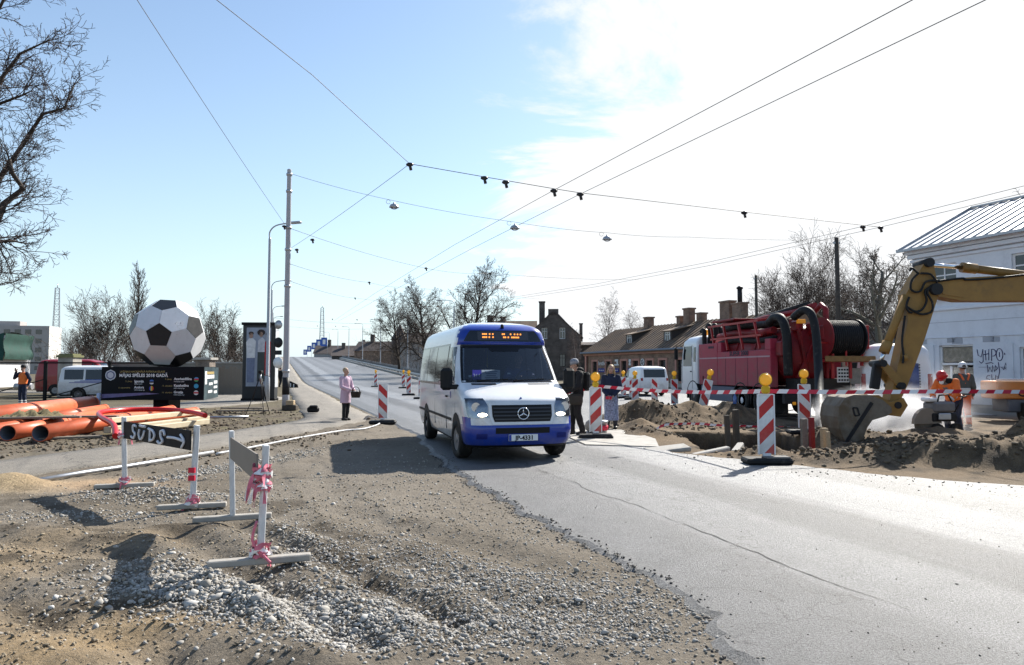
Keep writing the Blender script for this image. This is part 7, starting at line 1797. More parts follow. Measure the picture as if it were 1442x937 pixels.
def person(label, loc, rz, h, J=None, head=(0, 0, 0), jacket=None, trousers=None, shoes=None, hair=None, curl=.5, extra=None, jlen=.86, bulk=1.0, female=False, folds=.018, coatlen=None, jm=None):
    s = h/1.75; D0 = dict(headc=(0, -.02, 1.635), neck=(0, .01, 1.48), chest=(0, .01, 1.30), waist=(0, 0, 1.06), pelvis=(0, 0, .93), sa=(.185, .01, 1.42), sb=(-.185, .01, 1.42), ea=(.25, .04, 1.13), eb=(-.25, .04, 1.13), wa=(.25, -.06, .89), wb=(-.25, -.06, .89),
              ha=(.085, 0, .91), hb=(-.085, 0, .91), ka=(.10, -.025, .50), kb=(-.10, -.025, .50), aa=(.11, .03, .09), ab=(-.11, .03, .09))
    if J: D0.update(J)
    P = {k: Vector(v)*s for k, v in D0.items()}
    t = thing('person', label, 'person', loc, rz)
    side = (P['sa']-P['sb']).normalized(); hs = (P['ha']-P['hb']).normalized()
    M = (Matrix.Rotation(R(head[2]), 3, 'Z') @ Matrix.Rotation(R(head[0]), 3, 'X') @ Matrix.Rotation(R(head[1]), 3, 'Y'))
    def torso(mb, e, lo='pelvis'):
        L = [(P['pelvis']-Vector((0, 0, .06*s)), .145*s+e, .105*s+e), (P['pelvis']+Vector((0, 0, .02*s)), .16*s+e, .112*s+e), (P['waist'], .138*s+e, .1*s+e), (P['chest'], .17*s*(.93 if female else 1)+e, .115*s+e), ((P['sa']+P['sb'])/2-Vector((0, 0, .03*s)), .165*s+e, .10*s+e), ((P['sa']+P['sb'])/2+Vector((0, 0, .035*s)), .10*s+e*.7, .07*s+e*.7), (P['neck'], .055*s+e*.4, .058*s+e*.4)]
        rings(mb, L if lo == 'pelvis' else L[1:], side)
    def arm(mb, k, e): chain(mb, [P['s'+k], P['e'+k], P['w'+k]], [.052*s+e, .042*s+e, .028*s+e])
    def leg(mb, k, e, end=1.0): chain(mb, [P['h'+k], P['k'+k], P['k'+k].lerp(P['a'+k], end)], [.082*s+e, .056*s+e, .04*s+e])
    def foot(mb, k, e):
        a = P['a'+k]; f = (a-P['k'+k]); fwd = P.get('f'+k) or Vector((0, -1, 0)); fwd = Vector(fwd).normalized()
        rings(mb, [(a+fwd*-.075*s+Vector((0, 0, -.045*s)), .03*s+e, .034*s+e), (a+fwd*.0*s+Vector((0, 0, -.035*s)), .036*s+e, .044*s+e), (a+fwd*.1*s+Vector((0, 0, -.055*s)), .045*s+e, .028*s+e), (a+fwd*.165*s+Vector((0, 0, -.06*s)), .035*s+e, .02*s+e)], Vector((fwd.y, -fwd.x, 0)), 12)
    mb = MB(); torso(mb, 0); chain(mb, [P['neck'], P['headc']-Vector((0, 0, .03*s))], [.056*s, .05*s]); headmesh(mb, P['headc'], M, s, female)
    for k in 'ab':
        arm(mb, k, 0); leg(mb, k, 0); foot(mb, k, 0); hand(mb, P['w'+k], P['w'+k]-P['e'+k], (-1 if k == 'a' else 1)*Vector((.25, -.9, .2)), curl, s)
    fused(mb, 'body', M_skin, t, .0105, 3)
    if trousers:
        mb = MB(); rings(mb, [(P['pelvis']-Vector((0, 0, .09*s)), .15*s+.015, .11*s+.015), (P['pelvis'], .165*s+.012, .118*s+.012), (P['waist'], .145*s+.01, .105*s+.01)], hs)
        for k in 'ab': leg(mb, k, .022*bulk, .94)
        fused(mb, 'trousers', trousers, t, .014, 4, folds)
    if shoes:
        mb = MB()
        for k in 'ab': foot(mb, k, .014)
        fused(mb, 'shoes', shoes, t, .012, 3)
    if jacket:
        mb = MB(); torso(mb, .026*bulk, 'pelvis' if jlen < .9 else 'waist')
        for k in 'ab': chain(mb, [P['s'+k], P['e'+k], P['e'+k].lerp(P['w'+k], .95)], [.052*s+.024*bulk, .042*s+.022*bulk, .03*s+.02*bulk])
        if coatlen: rings(mb, [(Vector((P['pelvis'].x, P['pelvis'].y, coatlen*s)), .20*s, .155*s), (P['pelvis'], .185*s, .14*s), (P['waist'], .16*s, .125*s)], hs)
        fused(mb, 'jacket', jacket, t, .014, 4, folds)
    def q(x, y, z): return P['headc']+M @ Vector((x, y, z))*s
    M_eye = mat('dark_eye', (.02, .015, .012), .2, var=0)
    for x in (-.032, .032):
        mb = MB(); mb.ell(q(x, -.079, .018), (.011*s, .007*s, .0065*s), 8, 6); mb.build('eye', M_eye, t)
    mb = MB(); mb.ell(q(0, -.098, -.063), (.022*s, .004*s, .004*s), 8, 6); mb.build('mouth', mat('lip', (.3, .11, .095), .5, var=0), t)
    if hair:
        kind, m = hair; mb = MB()
        if kind == 'short': mb.ell(q(0, .04, .046), (.082*s, .096*s, .09*s), 16, 12, rot=M)
        if kind == 'bald': mb.ell(q(0, .04, .01), (.08*s, .07*s, .075*s), 16, 12, rot=M)
        if kind == 'long':
            mb.ell(q(0, .046, .046), (.086*s, .098*s, .092*s), 16, 12, rot=M)
            for x in (-1, 1): chain(mb, [q(x*.07, .02, .03), q(x*.088, .035, -.08), q(x*.09, .02, -.2), q(x*.08, .0, -.27)], [.03*s, .034*s, .03*s, .018*s])
            chain(mb, [q(0, .07, .0), q(0, .085, -.12), q(0, .08, -.24)], [.06*s, .06*s, .04*s])
        fused(mb, 'hair', m, t, .011, 2, .012)
    if extra: extra(t, P, q, M, s)
    return t
navy = mat('navy_cloth', (.018, .024, .05), .85, var=.2, scale=14); blackc = mat('black_cloth', (.012, .012, .014), .85, var=.25, scale=14); hiv = mat('hi_vis_orange', (.75, .17, .035), .7, var=.12, scale=10); refl = mat('reflective_band', (.62, .62, .6), .4, var=.1); shoe = mat('black_leather', (.013, .012, .012), .5)
M_hairb = mat('dark_hair', (.03, .02, .014), .6, var=.3, scale=40); M_blond = mat('blond_hair', (.36, .24, .12), .6, var=.35, scale=40, stretch=(6, 6, 1)); M_greyh = mat('fair_grey_hair', (.36, .27, .17), .6, var=.3, scale=40)
def band(t, c, r, z, m, axis=None, w=.05, name='reflective_band'):
    mb = MB(); mb.lathe([(r, -w/2), (r+.004, 0), (r, w/2)], 18); o = mb.build(name, m, t, c)
    if axis is not None: o.rotation_euler = Vector(axis).to_track_quat('Z', 'Y').to_euler()
    return o
def vest(t, P, q, M, s, col=None, side=None):
    mb = MB(); sd = (P['sa']-P['sb']).normalized()
    rings(mb, [(P['pelvis']+Vector((0, 0, .04)), .178*s+.03, .128*s+.035), (P['waist'], .15*s+.035, .112*s+.037), (P['chest'], .18*s+.03, .125*s+.037), ((P['sa']+P['sb'])/2-Vector((0, 0, .03)), .15*s+.03, .115*s+.034), ((P['sa']+P['sb'])/2+Vector((0, 0, .05)), .105*s+.02, .08*s+.02)], sd)
    return fused(mb, 'vest', col or hiv, t, .014, 3, .012)
def cap_hat(t, q, M, s, m, name='hat', brim=True, rib=False):
    mb = MB(); c = q(0, .012, .052)
    prof = [(.098, -.02), (.1, .02), (.092, .06), (.066, .092), (.03, .106), (0, .108)]
    mb.lathe([(r*s, z*s) for r, z in prof], 20)
    if brim: mb.lathe([(.098*s, -.02*s), (.112*s, -.026*s), (.112*s, -.02*s), (.098*s, -.012*s)], 20); mb.box((0, -.115*s, -.022*s), (.13*s, .06*s, .008*s), bev=.003)
    return mb.build(name, m, t, c, M.to_euler())
# worker at the gate lifting something to his face
def ex1(t, P, q, M, s):
    vest(t, P, q, M, s); cap_hat(t, q, M, s, blackc, 'cap', False)
    for k in 'ab':
        for f in (.55, .75): band(t, P['k'+k].lerp(P['a'+k], f), .071, 0, refl, P['a'+k]-P['k'+k])
    part('phone', M_black, t, (P['wb']+Vector((.0, -.05, .09)), (.07, .02, .13)), bev=.005)
person('worker in orange vest and dark trousers lifting a phone at the steel gate', (-21.3, 31.0, tz(-21.3, 31)+.03), R(-12), 1.8, dict(wb=(-.10, -.24, 1.50), eb=(-.27, -.16, 1.22), wa=(.27, -.02, .92), ea=(.3, .06, 1.16)), (0, 0, 10), navy, navy, shoe, ('short', M_hairb), extra=ex1)
# old woman in pink
pinkc = mat('pale_pink_coat', (.52, .37, .46), .8, var=.1, scale=10)
def ex2(t, P, q, M, s):
    w = P['wa'].lerp(P['wb'], .5); c = w+Vector((.02, -.12, -.14))
    mb = MB(); mb.lathe([(.0, -.1), (.13, -.1), (.17, .08), (.175, .09), (.165, .09), (.12, -.085), (0, -.085)], 18); b = mb.build('basket', mat('black_wicker', (.02, .018, .018), .6, var=.4, scale=40), t, c)
    mb = MB(); mb.tube([(.165*math.cos(R(a)), 0, .08+.16*math.sin(R(a))) for a in range(0, 181, 15)], .012, 6); mb.build('basket_handle', M_black, b)
    for k in range(4):
        mb = MB(); mb.ell((.05*math.cos(k*1.6), .05*math.sin(k*1.6), .09), (.05, .05, .03), 8, 6); mb.build('basket_content', mat('pale_bundle', (.5, .45, .42), .8), b)
person('elderly woman in pale pink coat holding a black basket on the footpath', gp(486, 592, .02), R(58), 1.64, dict(wa=(.10, -.30, 1.02), wb=(-.05, -.31, 1.02), ea=(.25, -.06, 1.12), eb=(-.25, -.06, 1.12), kb=(-.09, -.04, .5), aa=(.08, .02, .09), ab=(-.09, -.02, .09)), (8, 0, 12), pinkc, blackc, shoe, ('short', M_greyh), coatlen=.58, bulk=.8, female=True, extra=ex2, folds=.02)
# man with grey hat and backpack
greyk = mat('grey_knit', (.22, .23, .26), .95, var=.3, scale=40, bump=.1)
def ex3(t, P, q, M, s):
    cap_hat(t, q, M, s*1.06, greyk, 'knitted_hat', False)
    part('backpack', blackc, t, (P['chest']+Vector((0, .22, -.06)), (.30, .17, .46)), bev=.06)
    for x in (-.12, .12):
        mb = MB(); mb.tube(smooth([P['chest']+Vector((x, .16, .14)), P['chest']+Vector((x, 0, .17)), P['chest']+Vector((x*1.1, -.14, .05)), P['chest']+Vector((x*1.2, -.06, -.2))], 5), .02, 6); mb.build('strap', M_rubber, t)
    b = part('shoulder_bag', mat('khaki_black_bag', (.035, .032, .028), .8), t, (P['ha']+Vector((.12, -.1, -.08)), (.16, .34, .26)), bev=.05)
    part('lens_pouch', mat('khaki_pouch', (.09, .075, .055), .8), t, (P['hb']+Vector((-.06, -.2, -.1)), (.16, .16, .26)), bev=.05)
    mb = MB(); mb.ell(P['neck']+Vector((0, .06, .03)), (.12, .1, .07), 12, 8); mb.build('hood', blackc, t)
person('man in black jacket and grey knitted hat with backpack beside the minibus mirror', gp(813, 612, .055)+Vector((0, 0, 0)), R(-78), 1.8, dict(headc=(0, -.06, 1.62), wb=(-.14, -.52, 1.12), eb=(-.26, -.24, 1.12), wa=(.16, -.36, 1.0), ea=(.28, -.06, 1.12), kb=(-.1, -.08, .5), ab=(-.11, -.1, .09), aa=(.11, .1, .09)), (14, 0, 0), blackc, blackc, shoe, ('bald', M_hairb), bulk=1.5, jlen=.8, extra=ex3, folds=.03)
# young woman
skirtm = mat('patterned_skirt', (.22, .25, .36), .85, var=.75, scale=22, detail=2)
def ex5(t, P, q, M, s):
    mb = MB(); rings(mb, [(Vector((0, 0, .22)), .19, .16), (Vector((0, 0, .55)), .185, .15), (P['pelvis'], .18, .135), (P['waist']-Vector((0, 0, .03)), .145, .11)], Vector((1, 0, 0))); fused(mb, 'skirt', skirtm, t, .014, 3, .025)
    part('wallet', M_tr, t, ((P['wa']+P['wb'])/2+Vector((-.05, -.06, -.06)), (.16, .04, .08)), bev=.01)
    mb = MB(); mb.tube([P['neck']+Vector((.07*math.cos(R(a)), .07*math.sin(R(a)), -.005)) for a in range(0, 361, 30)], .035, 8); mb.build('collar', navy, t)
person('young woman with long fair hair, navy jacket and patterned skirt behind the warning board', gp(861, 604, .055), R(-8), 1.68, dict(wa=(.07, -.2, .92), wb=(-.1, -.2, .92), ea=(.25, -.02, 1.12), eb=(-.25, -.02, 1.12)), (0, 4, -6), navy, mat('grey_tights', (.05, .05, .06), .8), shoe, ('long', M_blond), female=True, bulk=1.15, extra=ex5)
# bending worker in red helmet
def ex6(t, P, q, M, s):
    cap_hat(t, q, M, s*1.15, mat('red_helmet', (.50, .015, .015), .3, var=.05, coat=.3), 'helmet')
    mb = MB(); mb.ell(q(0, -.10, -.06), (.055, .045, .05), 12, 8); mb.build('dust_mask', M_plate, t)
    for k in 'ab':
        for f in (.35, .7): band(t, P['e'+k].lerp(P['w'+k], f), .066, 0, refl, P['w'+k]-P['e'+k], .045)
    mb = MB(); rings(mb, [(P['pelvis']+Vector((0, 0, .05)), .2, .155), (P['pelvis']+Vector((0, -.02, .1)), .2, .155)], Vector((1, 0, 0))); mb.build('hem_band', refl, t)
    mb = MB(); rings(mb, [(P['waist']+Vector((0, -.12, 0)), .09, .05), (P['chest']+Vector((0, -.11, -.02)), .10, .05), (P['neck']+Vector((0, -.06, -.02)), .06, .04)], Vector((1, 0, 0))); fused(mb, 'grey_shirt', mat('grey_shirt', (.16, .15, .14), .9), t, .014, 3)
    mb = MB(); mb.ell(P['neck']+Vector((0, .05, -.02)), (.19, .14, .10), 14, 8); mb.build('dark_yoke', blackc, t)
person('worker in red helmet and orange jacket bending over the floor saw', (10.98, 17.75, tz(10.98, 17.75)+.02), R(-58), 1.78, dict(headc=(0, -.46, 1.42), neck=(0, -.32, 1.36), chest=(0, -.20, 1.20), waist=(0, -.04, 1.02), pelvis=(0, .05, .88), sa=(.2, -.26, 1.32), sb=(-.2, -.26, 1.32), ea=(.3, -.36, 1.06), eb=(-.3, -.36, 1.06), wa=(.16, -.52, .86), wb=(-.18, -.52, .86), ha=(.09, .05, .86), hb=(-.09, .05, .86), ka=(.13, -.1, .48), kb=(-.13, -.06, .48), aa=(.14, .06, .09), ab=(-.14, .06, .09)), (38, 0, 0), hiv, navy, shoe, None, curl=.9, bulk=1.5, extra=ex6, folds=.03)
mat('salmon_overall', (.70, .15, .06), .8, var=.15, scale=10)
# worker in white helmet, back to us
def ex7(t, P, q, M, s):
    cap_hat(t, q, M, s*1.12, mat('white_helmet', (.72, .73, .74), .35, var=.03), 'helmet')
    ov = mat('salmon_overall', (.62, .14, .07), .8, var=.15, scale=10)
    mb = MB(); rings(mb, [(P['pelvis']-Vector((0, 0, .08)), .185, .145), (P['waist'], .165, .135), (P['chest']-Vector((0, 0, .06)), .13, .145), (P['chest']+Vector((0, 0, .06)), .07, .14)], Vector((1, 0, 0))); fused(mb, 'overall_bib', ov, t, .014, 3, .01)
    for x in (-1, 1):
        mb = MB(); mb.tube(smooth([P['chest']+Vector((x*.05, .13, .0)), P['chest']+Vector((x*.10, .12, .12)), P['chest']+Vector((x*.12, .02, .175)), P['chest']+Vector((x*.09, -.13, .05))], 5), .028, 6); mb.build('brace', ov, t)
    band(t, P['waist'], .172, 0, refl, (0, 0, 1), .05)
    for k in 'ab': band(t, P['k'+k].lerp(P['a'+k], .5), .088, 0, refl, P['a'+k]-P['k'+k], .06)
person('worker in white helmet and salmon orange overalls standing with back turned', (12.93, 20.4, tz(12.93, 20.4)+.03), R(172), 1.8, dict(wa=(.28, -.1, .88), wb=(-.28, -.1, .88)), (0, 0, 0), mat('grey_jersey', (.09, .095, .09), .9, var=.15), mat('salmon_overall'), shoe, ('short', M_hairb), bulk=1.3, extra=ex7)
# distant walker
p = Vector((-21.0, 64.5, tz(-21.0, 64.5)+.05)); person('distant person in black walking behind the concrete pole', p, R(160), 1.78, dict(ka=(.1, -.12, .5), aa=(.1, .0, .1), kb=(-.1, .02, .5), ab=(-.1, .22, .12)), (0, 0, 0), blackc, blackc, shoe, ('short', M_hairb), bulk=1.3)
# driver at the wheel
bpy.context.view_layer.update()
dp = bus.matrix_world @ Vector((-.46, -1.0, .50))
person('minibus driver in blue jacket sitting at the steering wheel', dp, R(195.07+180), 1.78, dict(headc=(0, -.02, 1.26), neck=(0, .03, 1.10), chest=(0, .06, .92), waist=(0, .08, .68), pelvis=(0, .06, .56), sa=(.19, .03, 1.04), sb=(-.19, .03, 1.04), ea=(.3, -.16, .84), eb=(-.3, -.16, .84), wa=(.17, -.46, .93), wb=(-.17, -.46, .93), ha=(.09, .04, .54), hb=(-.09, .04, .54), ka=(.12, -.40, .56), kb=(-.12, -.40, .56), aa=(.12, -.46, .12), ab=(-.12, -.46, .12)), (0, 0, -8), mat('blue_jacket', (.03, .05, .16), .8), navy, shoe, ('bald', M_greyh), curl=.9, bulk=1.2)
# ------------------------------------------------------------------ poles, wires, railings, masts
M_cpole = mat('pale_concrete_pole', (.38, .38, .40), .75, var=.12, scale=3, dirt=((.25, .24, .23), .3, 1.5)); M_lpole = mat('grey_lamp_pole', (.36, .37, .39), .5, .3, var=.1)
M_wire = mat('dark_wire', (.05, .045, .05), .6, var=0); M_ins = mat('black_insulator', (.02, .018, .02), .4, var=0)
pb = gp(402, 577, 0); PX = Vector((pb.x, pb.y, 0))
tp_ = thing('trolley_pole', 'tall pale concrete pole with wire collars beside the advertising column', 'pole', PX)
mb = MB(); mb.lathe([(.14, 0), (.14, .5), (.125, 1.6), (.105, 6), (.085, 9.75), (.09, 9.8), (0, 9.85)], 18); sh0 = mb.build('shaft', M_cpole, tp_)
for z in (1.55, 5.0, 6.5, 7.4, 8.9, 9.6):
    mb = MB(); r_ = .128-.004*z; mb.lathe([(r_, z-.05), (r_+.03, z-.045), (r_+.03, z+.045), (r_, z+.05)], 16); mb.build('collar', M_zinc, tp_)
mb = MB(); mb.lathe([(.146, .6), (.14, 1.3)], 16); mb.build('dark_band', M_dark, tp_)
bl = thing('timber_block', 'brown timber blocks stacked against the concrete pole foot', 'block', PX+Vector((.32, -.45, 0))); part('lower_block', M_stake, bl, ((0, 0, .1), (.55, .3, .2))); part('upper_block', M_wood, bl, ((.02, 0, .3), (.3, .25, .18)))
def lamp_post(lab, x, y, z, h, arm, grp, rz=0, sgn=None):
    t = thing('lamp_post', lab, 'lamp post', (x, y, z), rz, grp); mb = MB(); mb.lathe([(.13, -.3), (.12, 1.2), (.09, 1.25), (.065, h-.6), (.05, h-.5)], 12); mb.build('pole', M_lpole, t)
    mb = MB(); mb.tube(smooth([(0, 0, h-.6), (0, 0, h-.2), (arm*.3, 0, h+.1), (arm, 0, h+.18)], 5), .035, 8); mb.build('arm', M_lpole, t)
    mb = MB(); mb.box((arm*1.18, 0, h+.17), (.6, .22, .12), bev=.04); mb.build('lamp_head', M_lpole, t)
    return t
G = 'grey lamp posts along the left pavement'; names = ('nearest to the concrete pole', 'second along the left pavement of the bridge road', 'third along the left pavement of the bridge road', 'fourth along the left pavement of the bridge road')
l1 = None
for (u, h, nm) in ((20.5, 8.8, names[0]), (45, 8.8, names[1]), (72, 8.8, names[2]), (105, 8.8, names[3])):
    x, y = xy(u, -3.75); t = lamp_post('grey lamp post with curved arm, '+nm, x, y, float(ramp(u)), h, 1.3, G, R(-18)); l1 = l1 or t
for (z, r_, m_) in ((3.85, .22, M_zinc), (2.95, .26, M_dark)):
    mb = MB(); mb.lathe([(0, -.01), (r_, -.01), (r_, .01), (0, .01)], 20, (.72, -.15, z), 'y'); mb.build('round_sign', m_, l1)
part('plate_sign', M_dark, l1, ((.72, -.15, 2.45), (.42, .02, .22)), bev=.003); mb = MB(); mb.lathe([(0, -.01), (.28, -.01), (.28, .01), (0, .01)], 20, (.72, -.15, 1.95), 'y'); mb.build('round_sign', M_plate, l1)
G = 'grey lamp posts along the bridge railing'
for k, (u, h) in enumerate(((62, 9.4), (92, 9.4), (122, 9.4), (152, 9.4), (185, 9.4), (222, 9.4), (262, 9.4))):
    x, y = xy(u, 16.0); lamp_post(('first', 'second', 'third', 'fourth', 'fifth', 'sixth', 'seventh')[k]+' lamp post along the bridge railing counted from the bare trees', x, y, float(ramp(u)), h, -1.6, G, R(-18))
M_flag = mat('blue_banner', (.05, .12, .42), .7, var=.3, scale=2)
for k, u in enumerate((236, 268, 305, 350, 400)):
    x, y = xy(u, 13.6); z = float(ramp(u)); t = thing('street_banner', 'blue and white banner near the bridge crest, %s one along the railing' % ('first', 'second', 'third', 'fourth', 'fifth')[k], 'banner', (x, y, z), R(-10), 'blue banners along the bridge')
    mb = MB(); mb.cyl((0, 0, -.2), (0, 0, 6.2), .06, n=8); mb.build('pole', M_lpole, t); part('cloth', M_flag, t, ((-1.2, 0, 5.4), (2.2, .03, 3.0)), bev=0); part('emblem', M_plate, t, ((-1.2, -.02, 5.4), (1.0, .02, 1.6)), bev=0)
# railing and crash barrier on the far side of the road
M_rail = mat('grey_railing_paint', (.16, .175, .19), .55, var=.12); us = list(range(46, 312, 3))
def rz_(u): return float(ramp(u))
def follow(v, z): return [(*xy(u, v), rz_(u)+z) for u in us]
rl_ = thing('bridge_railing', 'long grey slatted railing along the far side of the bridge road', 'railing')
for z in (.12, .95, 1.12):
    mb = MB(); mb.tube(follow(15.6, z), .045, 6); mb.build('rail', M_rail, rl_)
for u in us:
    x, y = xy(u, 15.6); mb = MB(); mb.box((0, 0, .55), (.1, .1, 1.15), rot=R(-18)); mb.build('post', M_rail, rl_, (x, y, rz_(u)))
mb = MB()
for u in np.arange(46, 200, .28): x, y = xy(u, 15.6); mb.box((x, y, rz_(u)+.53), (.05, .09, .8), rot=R(-18))
struct(mb.build('railing_slats', M_rail, rl_, fix=False), 'stuff')
cb_ = thing('crash_barrier', 'low steel crash barrier in front of the bridge railing', 'barrier')
mb = MB(); mb.grid([[(*xy(u, 14.95+dv), rz_(u)+z) for u in us] for dv, z in ((0, .45), (-.08, .52), (0, .6), (-.08, .68), (0, .75))]); mb.build('beam', M_zinc, cb_)
for u in us[::1]: x, y = xy(u, 15.05); mb = MB(); mb.box((0, 0, .35), (.12, .1, .72), rot=R(-18)); mb.build('post', M_zinc, cb_, (x, y, rz_(u)))
mb = MB(); mb.grid([[(*xy(u, v), rz_(u)+z) for u in range(40, 330, 5)] for v, z in ((14.75, 0), (14.75, .16), (16.2, .17), (16.2, -7))]); struct(mb.build('bridge_kerb', M_conc, fix=False))
# dark poles on the right, masts
for (px, d, ty, lb) in ((1064.5, 52, 388, 'short dark timber pole before the brick house roof'), (1178, 34, 335, 'tall dark timber pole behind the hose reel')):
    p = at(px, ty, d); t = thing('timber_pole', lb, 'pole', (p.x, d, 0)); mb = MB(); mb.lathe([(.13, -.2), (.1, p.z), (0, p.z+.02)], 12); mb.build('shaft', M_stake, t); mb = MB(); mb.box((0, 0, p.z-.25), (.3, .1, .1)); mb.build('bracket', M_zinc, t)
RP = at(1178, 338, 34)
def mast(lab, x, y, h, w):
    t = thing('lattice_mast', lab, 'mast', (x, y, 0), .4); mb = MB()
    for a in (-1, 1):
        for b in (-1, 1): mb.bar((a*w, b*w, 0), (a*w*.45, b*w*.45, h), .22, .22)
    mb.build('legs', M_zinc, t, fix=False) if False else None
    for a in (-1, 1):
        for b in (-1, 1): l = MB(); l.bar((a*w, b*w, 0), (a*w*.45, b*w*.45, h), .2, .2); l.build('leg', M_zinc, t)
    l = MB(); n = 16
    for k in range(n):
        z0, z1 = h*k/n, h*(k+1)/n; r0, r1 = w*(1-.55*k/n), w*(1-.55*(k+1)/n)
        for (a, b, c, d) in ((-1, -1, 1, -1), (1, -1, 1, 1), (1, 1, -1, 1), (-1, 1, -1, -1)): l.bar((a*r0, b*r0, z0), (c*r1, d*r1, z1), .1, .1); l.bar((a*r1, b*r1, z1), (c*r1, d*r1, z1), .1, .1)
    struct(l.build('lattice', M_zinc, t, fix=False), 'stuff'); l = MB(); l.cyl((0, 0, h), (0, 0, h*1.05), .15, n=6); l.build('aerial', M_zinc, t)
mast('far lattice radio mast beyond the end of the bridge', (453-721)*.42, 420, 38, 1.7); mast('far lattice mast behind the netted building', (78-721)*.3, 300, 36, 1.6)
# low slanted marker by the pavement
mk_ = thing('low_railing', 'short black and white slanted low railing at the pavement edge', 'railing', (-19.2, 62.0, tz(-19.2, 62)+.03), R(-20))
mb = MB(); mb.prism([(-.7, .05), (.7, .05), (.62, .35), (-.7, .85)], 'y', -.04, .04); mb.build('panel', M_black, mk_)
for k in range(3): part('white_bar', M_plate, mk_, ((-.38+.32*k, -.05, .36-.06*k), (.1, .02, .3)), bev=0)
# wires
def wire(lab, P, r=.008, sag=0.0, name='overhead_wire', fit=(), grp='overhead wires'):
    P = [Vector(p) for p in P]; out = []
    for a, b in zip(P[:-1], P[1:]):
        for k in range(12): t = k/12; q = a.lerp(b, t); q.z -= sag*4*t*(1-t); out.append(q)
    out.append(P[-1]); t = thing(name, lab, 'wire', P[0], 0, grp); mb = MB(); mb.tube([q-P[0] for q in out], r*.75, 5); mb.build('strand', M_wire, t, fix=False)
    for f in fit:
        q = Vector(f)-P[0]; mb = MB(); mb.ell(q, (.09, .05, .05), 8, 6); mb.cyl(q, q+Vector((.03, 0, -.13)), .035, n=8); mb.build('insulator', M_ins, t)
    return t
G = 'contact wires for trolleybuses'
A1 = [at(1460, -95, 6.6), at(1285, 0, 8.2), at(780, 268, 16.5), at(640, 345, 25.5), at(530, 412, 42), at(470, 452, 75)]
A2_ = [at(1580, -95, 6.6), at(1388, 0, 8.2), at(818, 273, 16.6), at(665, 350, 25.6), at(545, 414, 42), at(476, 453, 75)]
wire('left strand of the contact wire pair crossing above the minibus', A1, .0085, 0, 'contact_wire', (), G); wire('right strand of the contact wire pair crossing above the minibus', A2_, .0085, 0, 'contact_wire', (), G)
wire('upper strand of the contact wire pair above the suction truck', [at(1560, 232, 14.5), at(1442, 262, 16.2), at(1215, 319, 20.8), at(1000, 369, 27), at(840, 400, 35), at(640, 432, 60)], .009, 0, 'contact_wire', (), G)
wire('lower strand of the contact wire pair above the suction truck', [at(1560, 245, 14.3), at(1442, 272, 16), at(1240, 320, 20.4), at(1000, 374, 27), at(840, 404, 35), at(640, 434, 60)], .009, 0, 'contact_wire', (), G)
nd = at(577, 231, 16.2)
wire('span wire with insulators crossing above the minibus to the right', [nd, at(680, 249, 16.3), at(780, 266, 16.4), at(818, 272, 16.5), at(1050, 299, 18.5), at(1238, 320, 20.3)], .011, .0, 'span_wire', (at(577, 232, 16.2), at(682, 251, 16.3), at(712, 257, 16.3), at(780, 269, 16.4), at(817, 274, 16.5), at(1048, 300, 18.5), at(1215, 320, 20.3), at(1240, 321, 20.3)))
wire('stay wire from the span wire node up over the road', [nd, at(440, 106, 13.2), at(305, 0, 11.2), at(180, -98, 9.8)], .009, 0, 'stay_wire')
PT = PX+Vector((0, -.13, 0))
wire('stay wire from the span wire node down to the concrete pole', [nd, PT+Vector((.1, 0, 6.5))], .008, .05, 'stay_wire', (at(440, 338, 27), at(418, 352, 29)))
wire('stay wire rising from the concrete pole towards the big tree', [PT+Vector((-.1, 0, 7.5)), at(193, 0, 12.0), at(100, -130, 9)], .009, .05, 'stay_wire', (at(400, 319, 28.6),))
LW = [PT+Vector((.1, 0, 9.6)), at(555, 283, 30.2), at(725, 313, 30.6), at(855, 328, 31.2), at(968, 334, 32), RP]
wire('wire carrying hanging street lamps from the concrete pole', LW, .010, .06, 'lamp_wire')
for k, (px, py, d) in enumerate(((555, 284.5, 30.2), (725, 314.5, 30.6), (855, 330, 31.2))):
    q = at(px, py, d); t = thing('hanging_lamp', ('hanging street lamp on the wire closest to the concrete pole', 'middle hanging street lamp above the minibus', 'hanging street lamp on the wire above the brick house')[k], 'street lamp', q, 0, 'street lamps hanging on a wire')
    mb = MB(); mb.lathe([(.03, -.02), (.05, -.08), (.16, -.13), (.21, -.22), (.21, -.25), (.16, -.25), (0, -.2)], 16); mb.build('shade', M_zinc, t); mb = MB(); mb.ell((0, 0, -.25), (.15, .15, .08), 14, 8); mb.build('glass', M_clear, t); mb = MB(); mb.tube([(-.25+.09*math.cos(R(a)), 0, .0+.09*math.sin(R(a))) for a in range(0, 331, 30)], .008, 5); mb.build('cable_loop', M_wire, t)
for k, (z, P, lb) in enumerate(((7.35, [at(600, 378, 36), at(690, 385, 42), at(900, 394, 50)], 'upper cross wire from the concrete pole to the right'), (5.9, [at(520, 398, 42), at(575, 404, 48), at(760, 421, 70)], 'lower cross wire from the concrete pole to the right'), (5.2, [at(500, 420, 60), at(700, 440, 90)], 'lowest cross wire from the concrete pole to the right'))):
    wire(lb, [PT+Vector((.1, 0, z))]+P, .011, .12, 'cross_wire', (P[0], P[1]))
for k, (u, z) in enumerate(((72, 7.6), (105, 7.6))):
    a = Vector((*xy(u, -3.75), rz_(u)+z)); b = Vector((*xy(u, 16), rz_(u)+z)); wire('far cross wire between lamp posts, %s one up the bridge' % ('first', 'second')[k], [a, b], .014, .5, 'cross_wire', (a.lerp(b, .35), a.lerp(b, .5)))
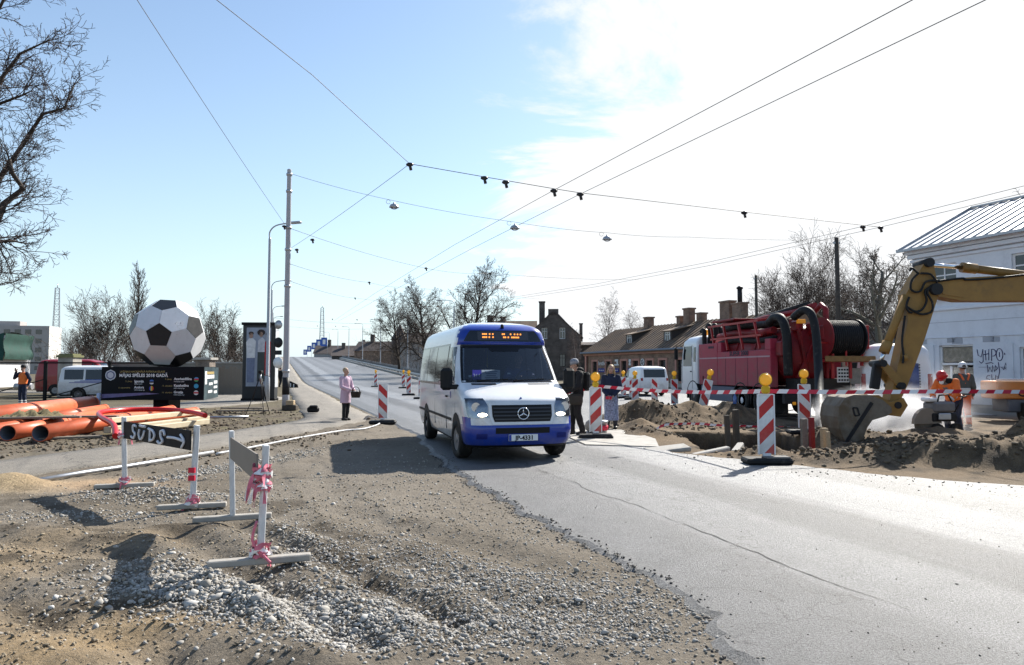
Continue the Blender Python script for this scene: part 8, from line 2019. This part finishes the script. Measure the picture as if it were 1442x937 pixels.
# ------------------------------------------------------------------ dust from the saw
def dust(name, c, r, dens, seed):
    mb = MB(); mb.ell((0, 0, 0), (1, 1, 1), 24, 14); o = mb.build(name, None or bpy.data.materials.new(name+'_air'), None, c); o.scale = r
    m = o.data.materials[0]; m.use_nodes = True; n = m.node_tree.nodes; l = m.node_tree.links; n.clear()
    out = n.new('ShaderNodeOutputMaterial'); pv = n.new('ShaderNodeVolumePrincipled'); pv.inputs['Color'].default_value = (.93, .93, .95, 1); pv.inputs['Anisotropy'].default_value = .25
    tc = n.new('ShaderNodeTexCoord'); ln = n.new('ShaderNodeVectorMath'); ln.operation = 'LENGTH'; l.new(tc.outputs['Object'], ln.inputs[0])
    mr = n.new('ShaderNodeMapRange'); mr.interpolation_type = 'SMOOTHSTEP'; l.new(ln.outputs['Value'], mr.inputs[0]); mr.inputs[1].default_value = .15; mr.inputs[2].default_value = .95; mr.inputs[3].default_value = 1; mr.inputs[4].default_value = 0
    nz = n.new('ShaderNodeTexNoise'); nz.inputs['Scale'].default_value = 2.6; nz.inputs['Detail'].default_value = 4; l.new(tc.outputs['Object'], nz.inputs['Vector'])
    m2 = n.new('ShaderNodeMapRange'); l.new(nz.outputs['Fac'], m2.inputs[0]); m2.inputs[1].default_value = .4; m2.inputs[2].default_value = .68
    mu = n.new('ShaderNodeMath'); mu.operation = 'MULTIPLY'; l.new(mr.outputs[0], mu.inputs[0]); l.new(m2.outputs[0], mu.inputs[1]); m3 = n.new('ShaderNodeMath'); m3.operation = 'MULTIPLY'; l.new(mu.outputs[0], m3.inputs[0]); m3.inputs[1].default_value = dens
    l.new(m3.outputs[0], pv.inputs['Density']); l.new(pv.outputs[0], out.inputs['Volume']); struct(o, 'stuff')
dust('dust_cloud', (9.6, 18.2, .4), (2.5, 1.2, 1.0), 7.0, 1)
dust('dust_plume', (12.6, 21.6, .9), (3.0, .9, 1.4), .7, 2)
# ------------------------------------------------------------------ lettering to plain meshes
bpy.context.view_layer.update()
dg = bpy.context.evaluated_depsgraph_get()
for o in [o for o in bpy.data.objects if o.type == 'FONT']:
    me = bpy.data.meshes.new_from_object(o.evaluated_get(dg)); nm = o.name; par, mw = o.parent, o.matrix_local.copy(); o.name = 'old'
    n = bpy.data.objects.new(nm, me); COL.objects.link(n); n.parent = par; n.matrix_local = mw
    bpy.data.objects.remove(o)
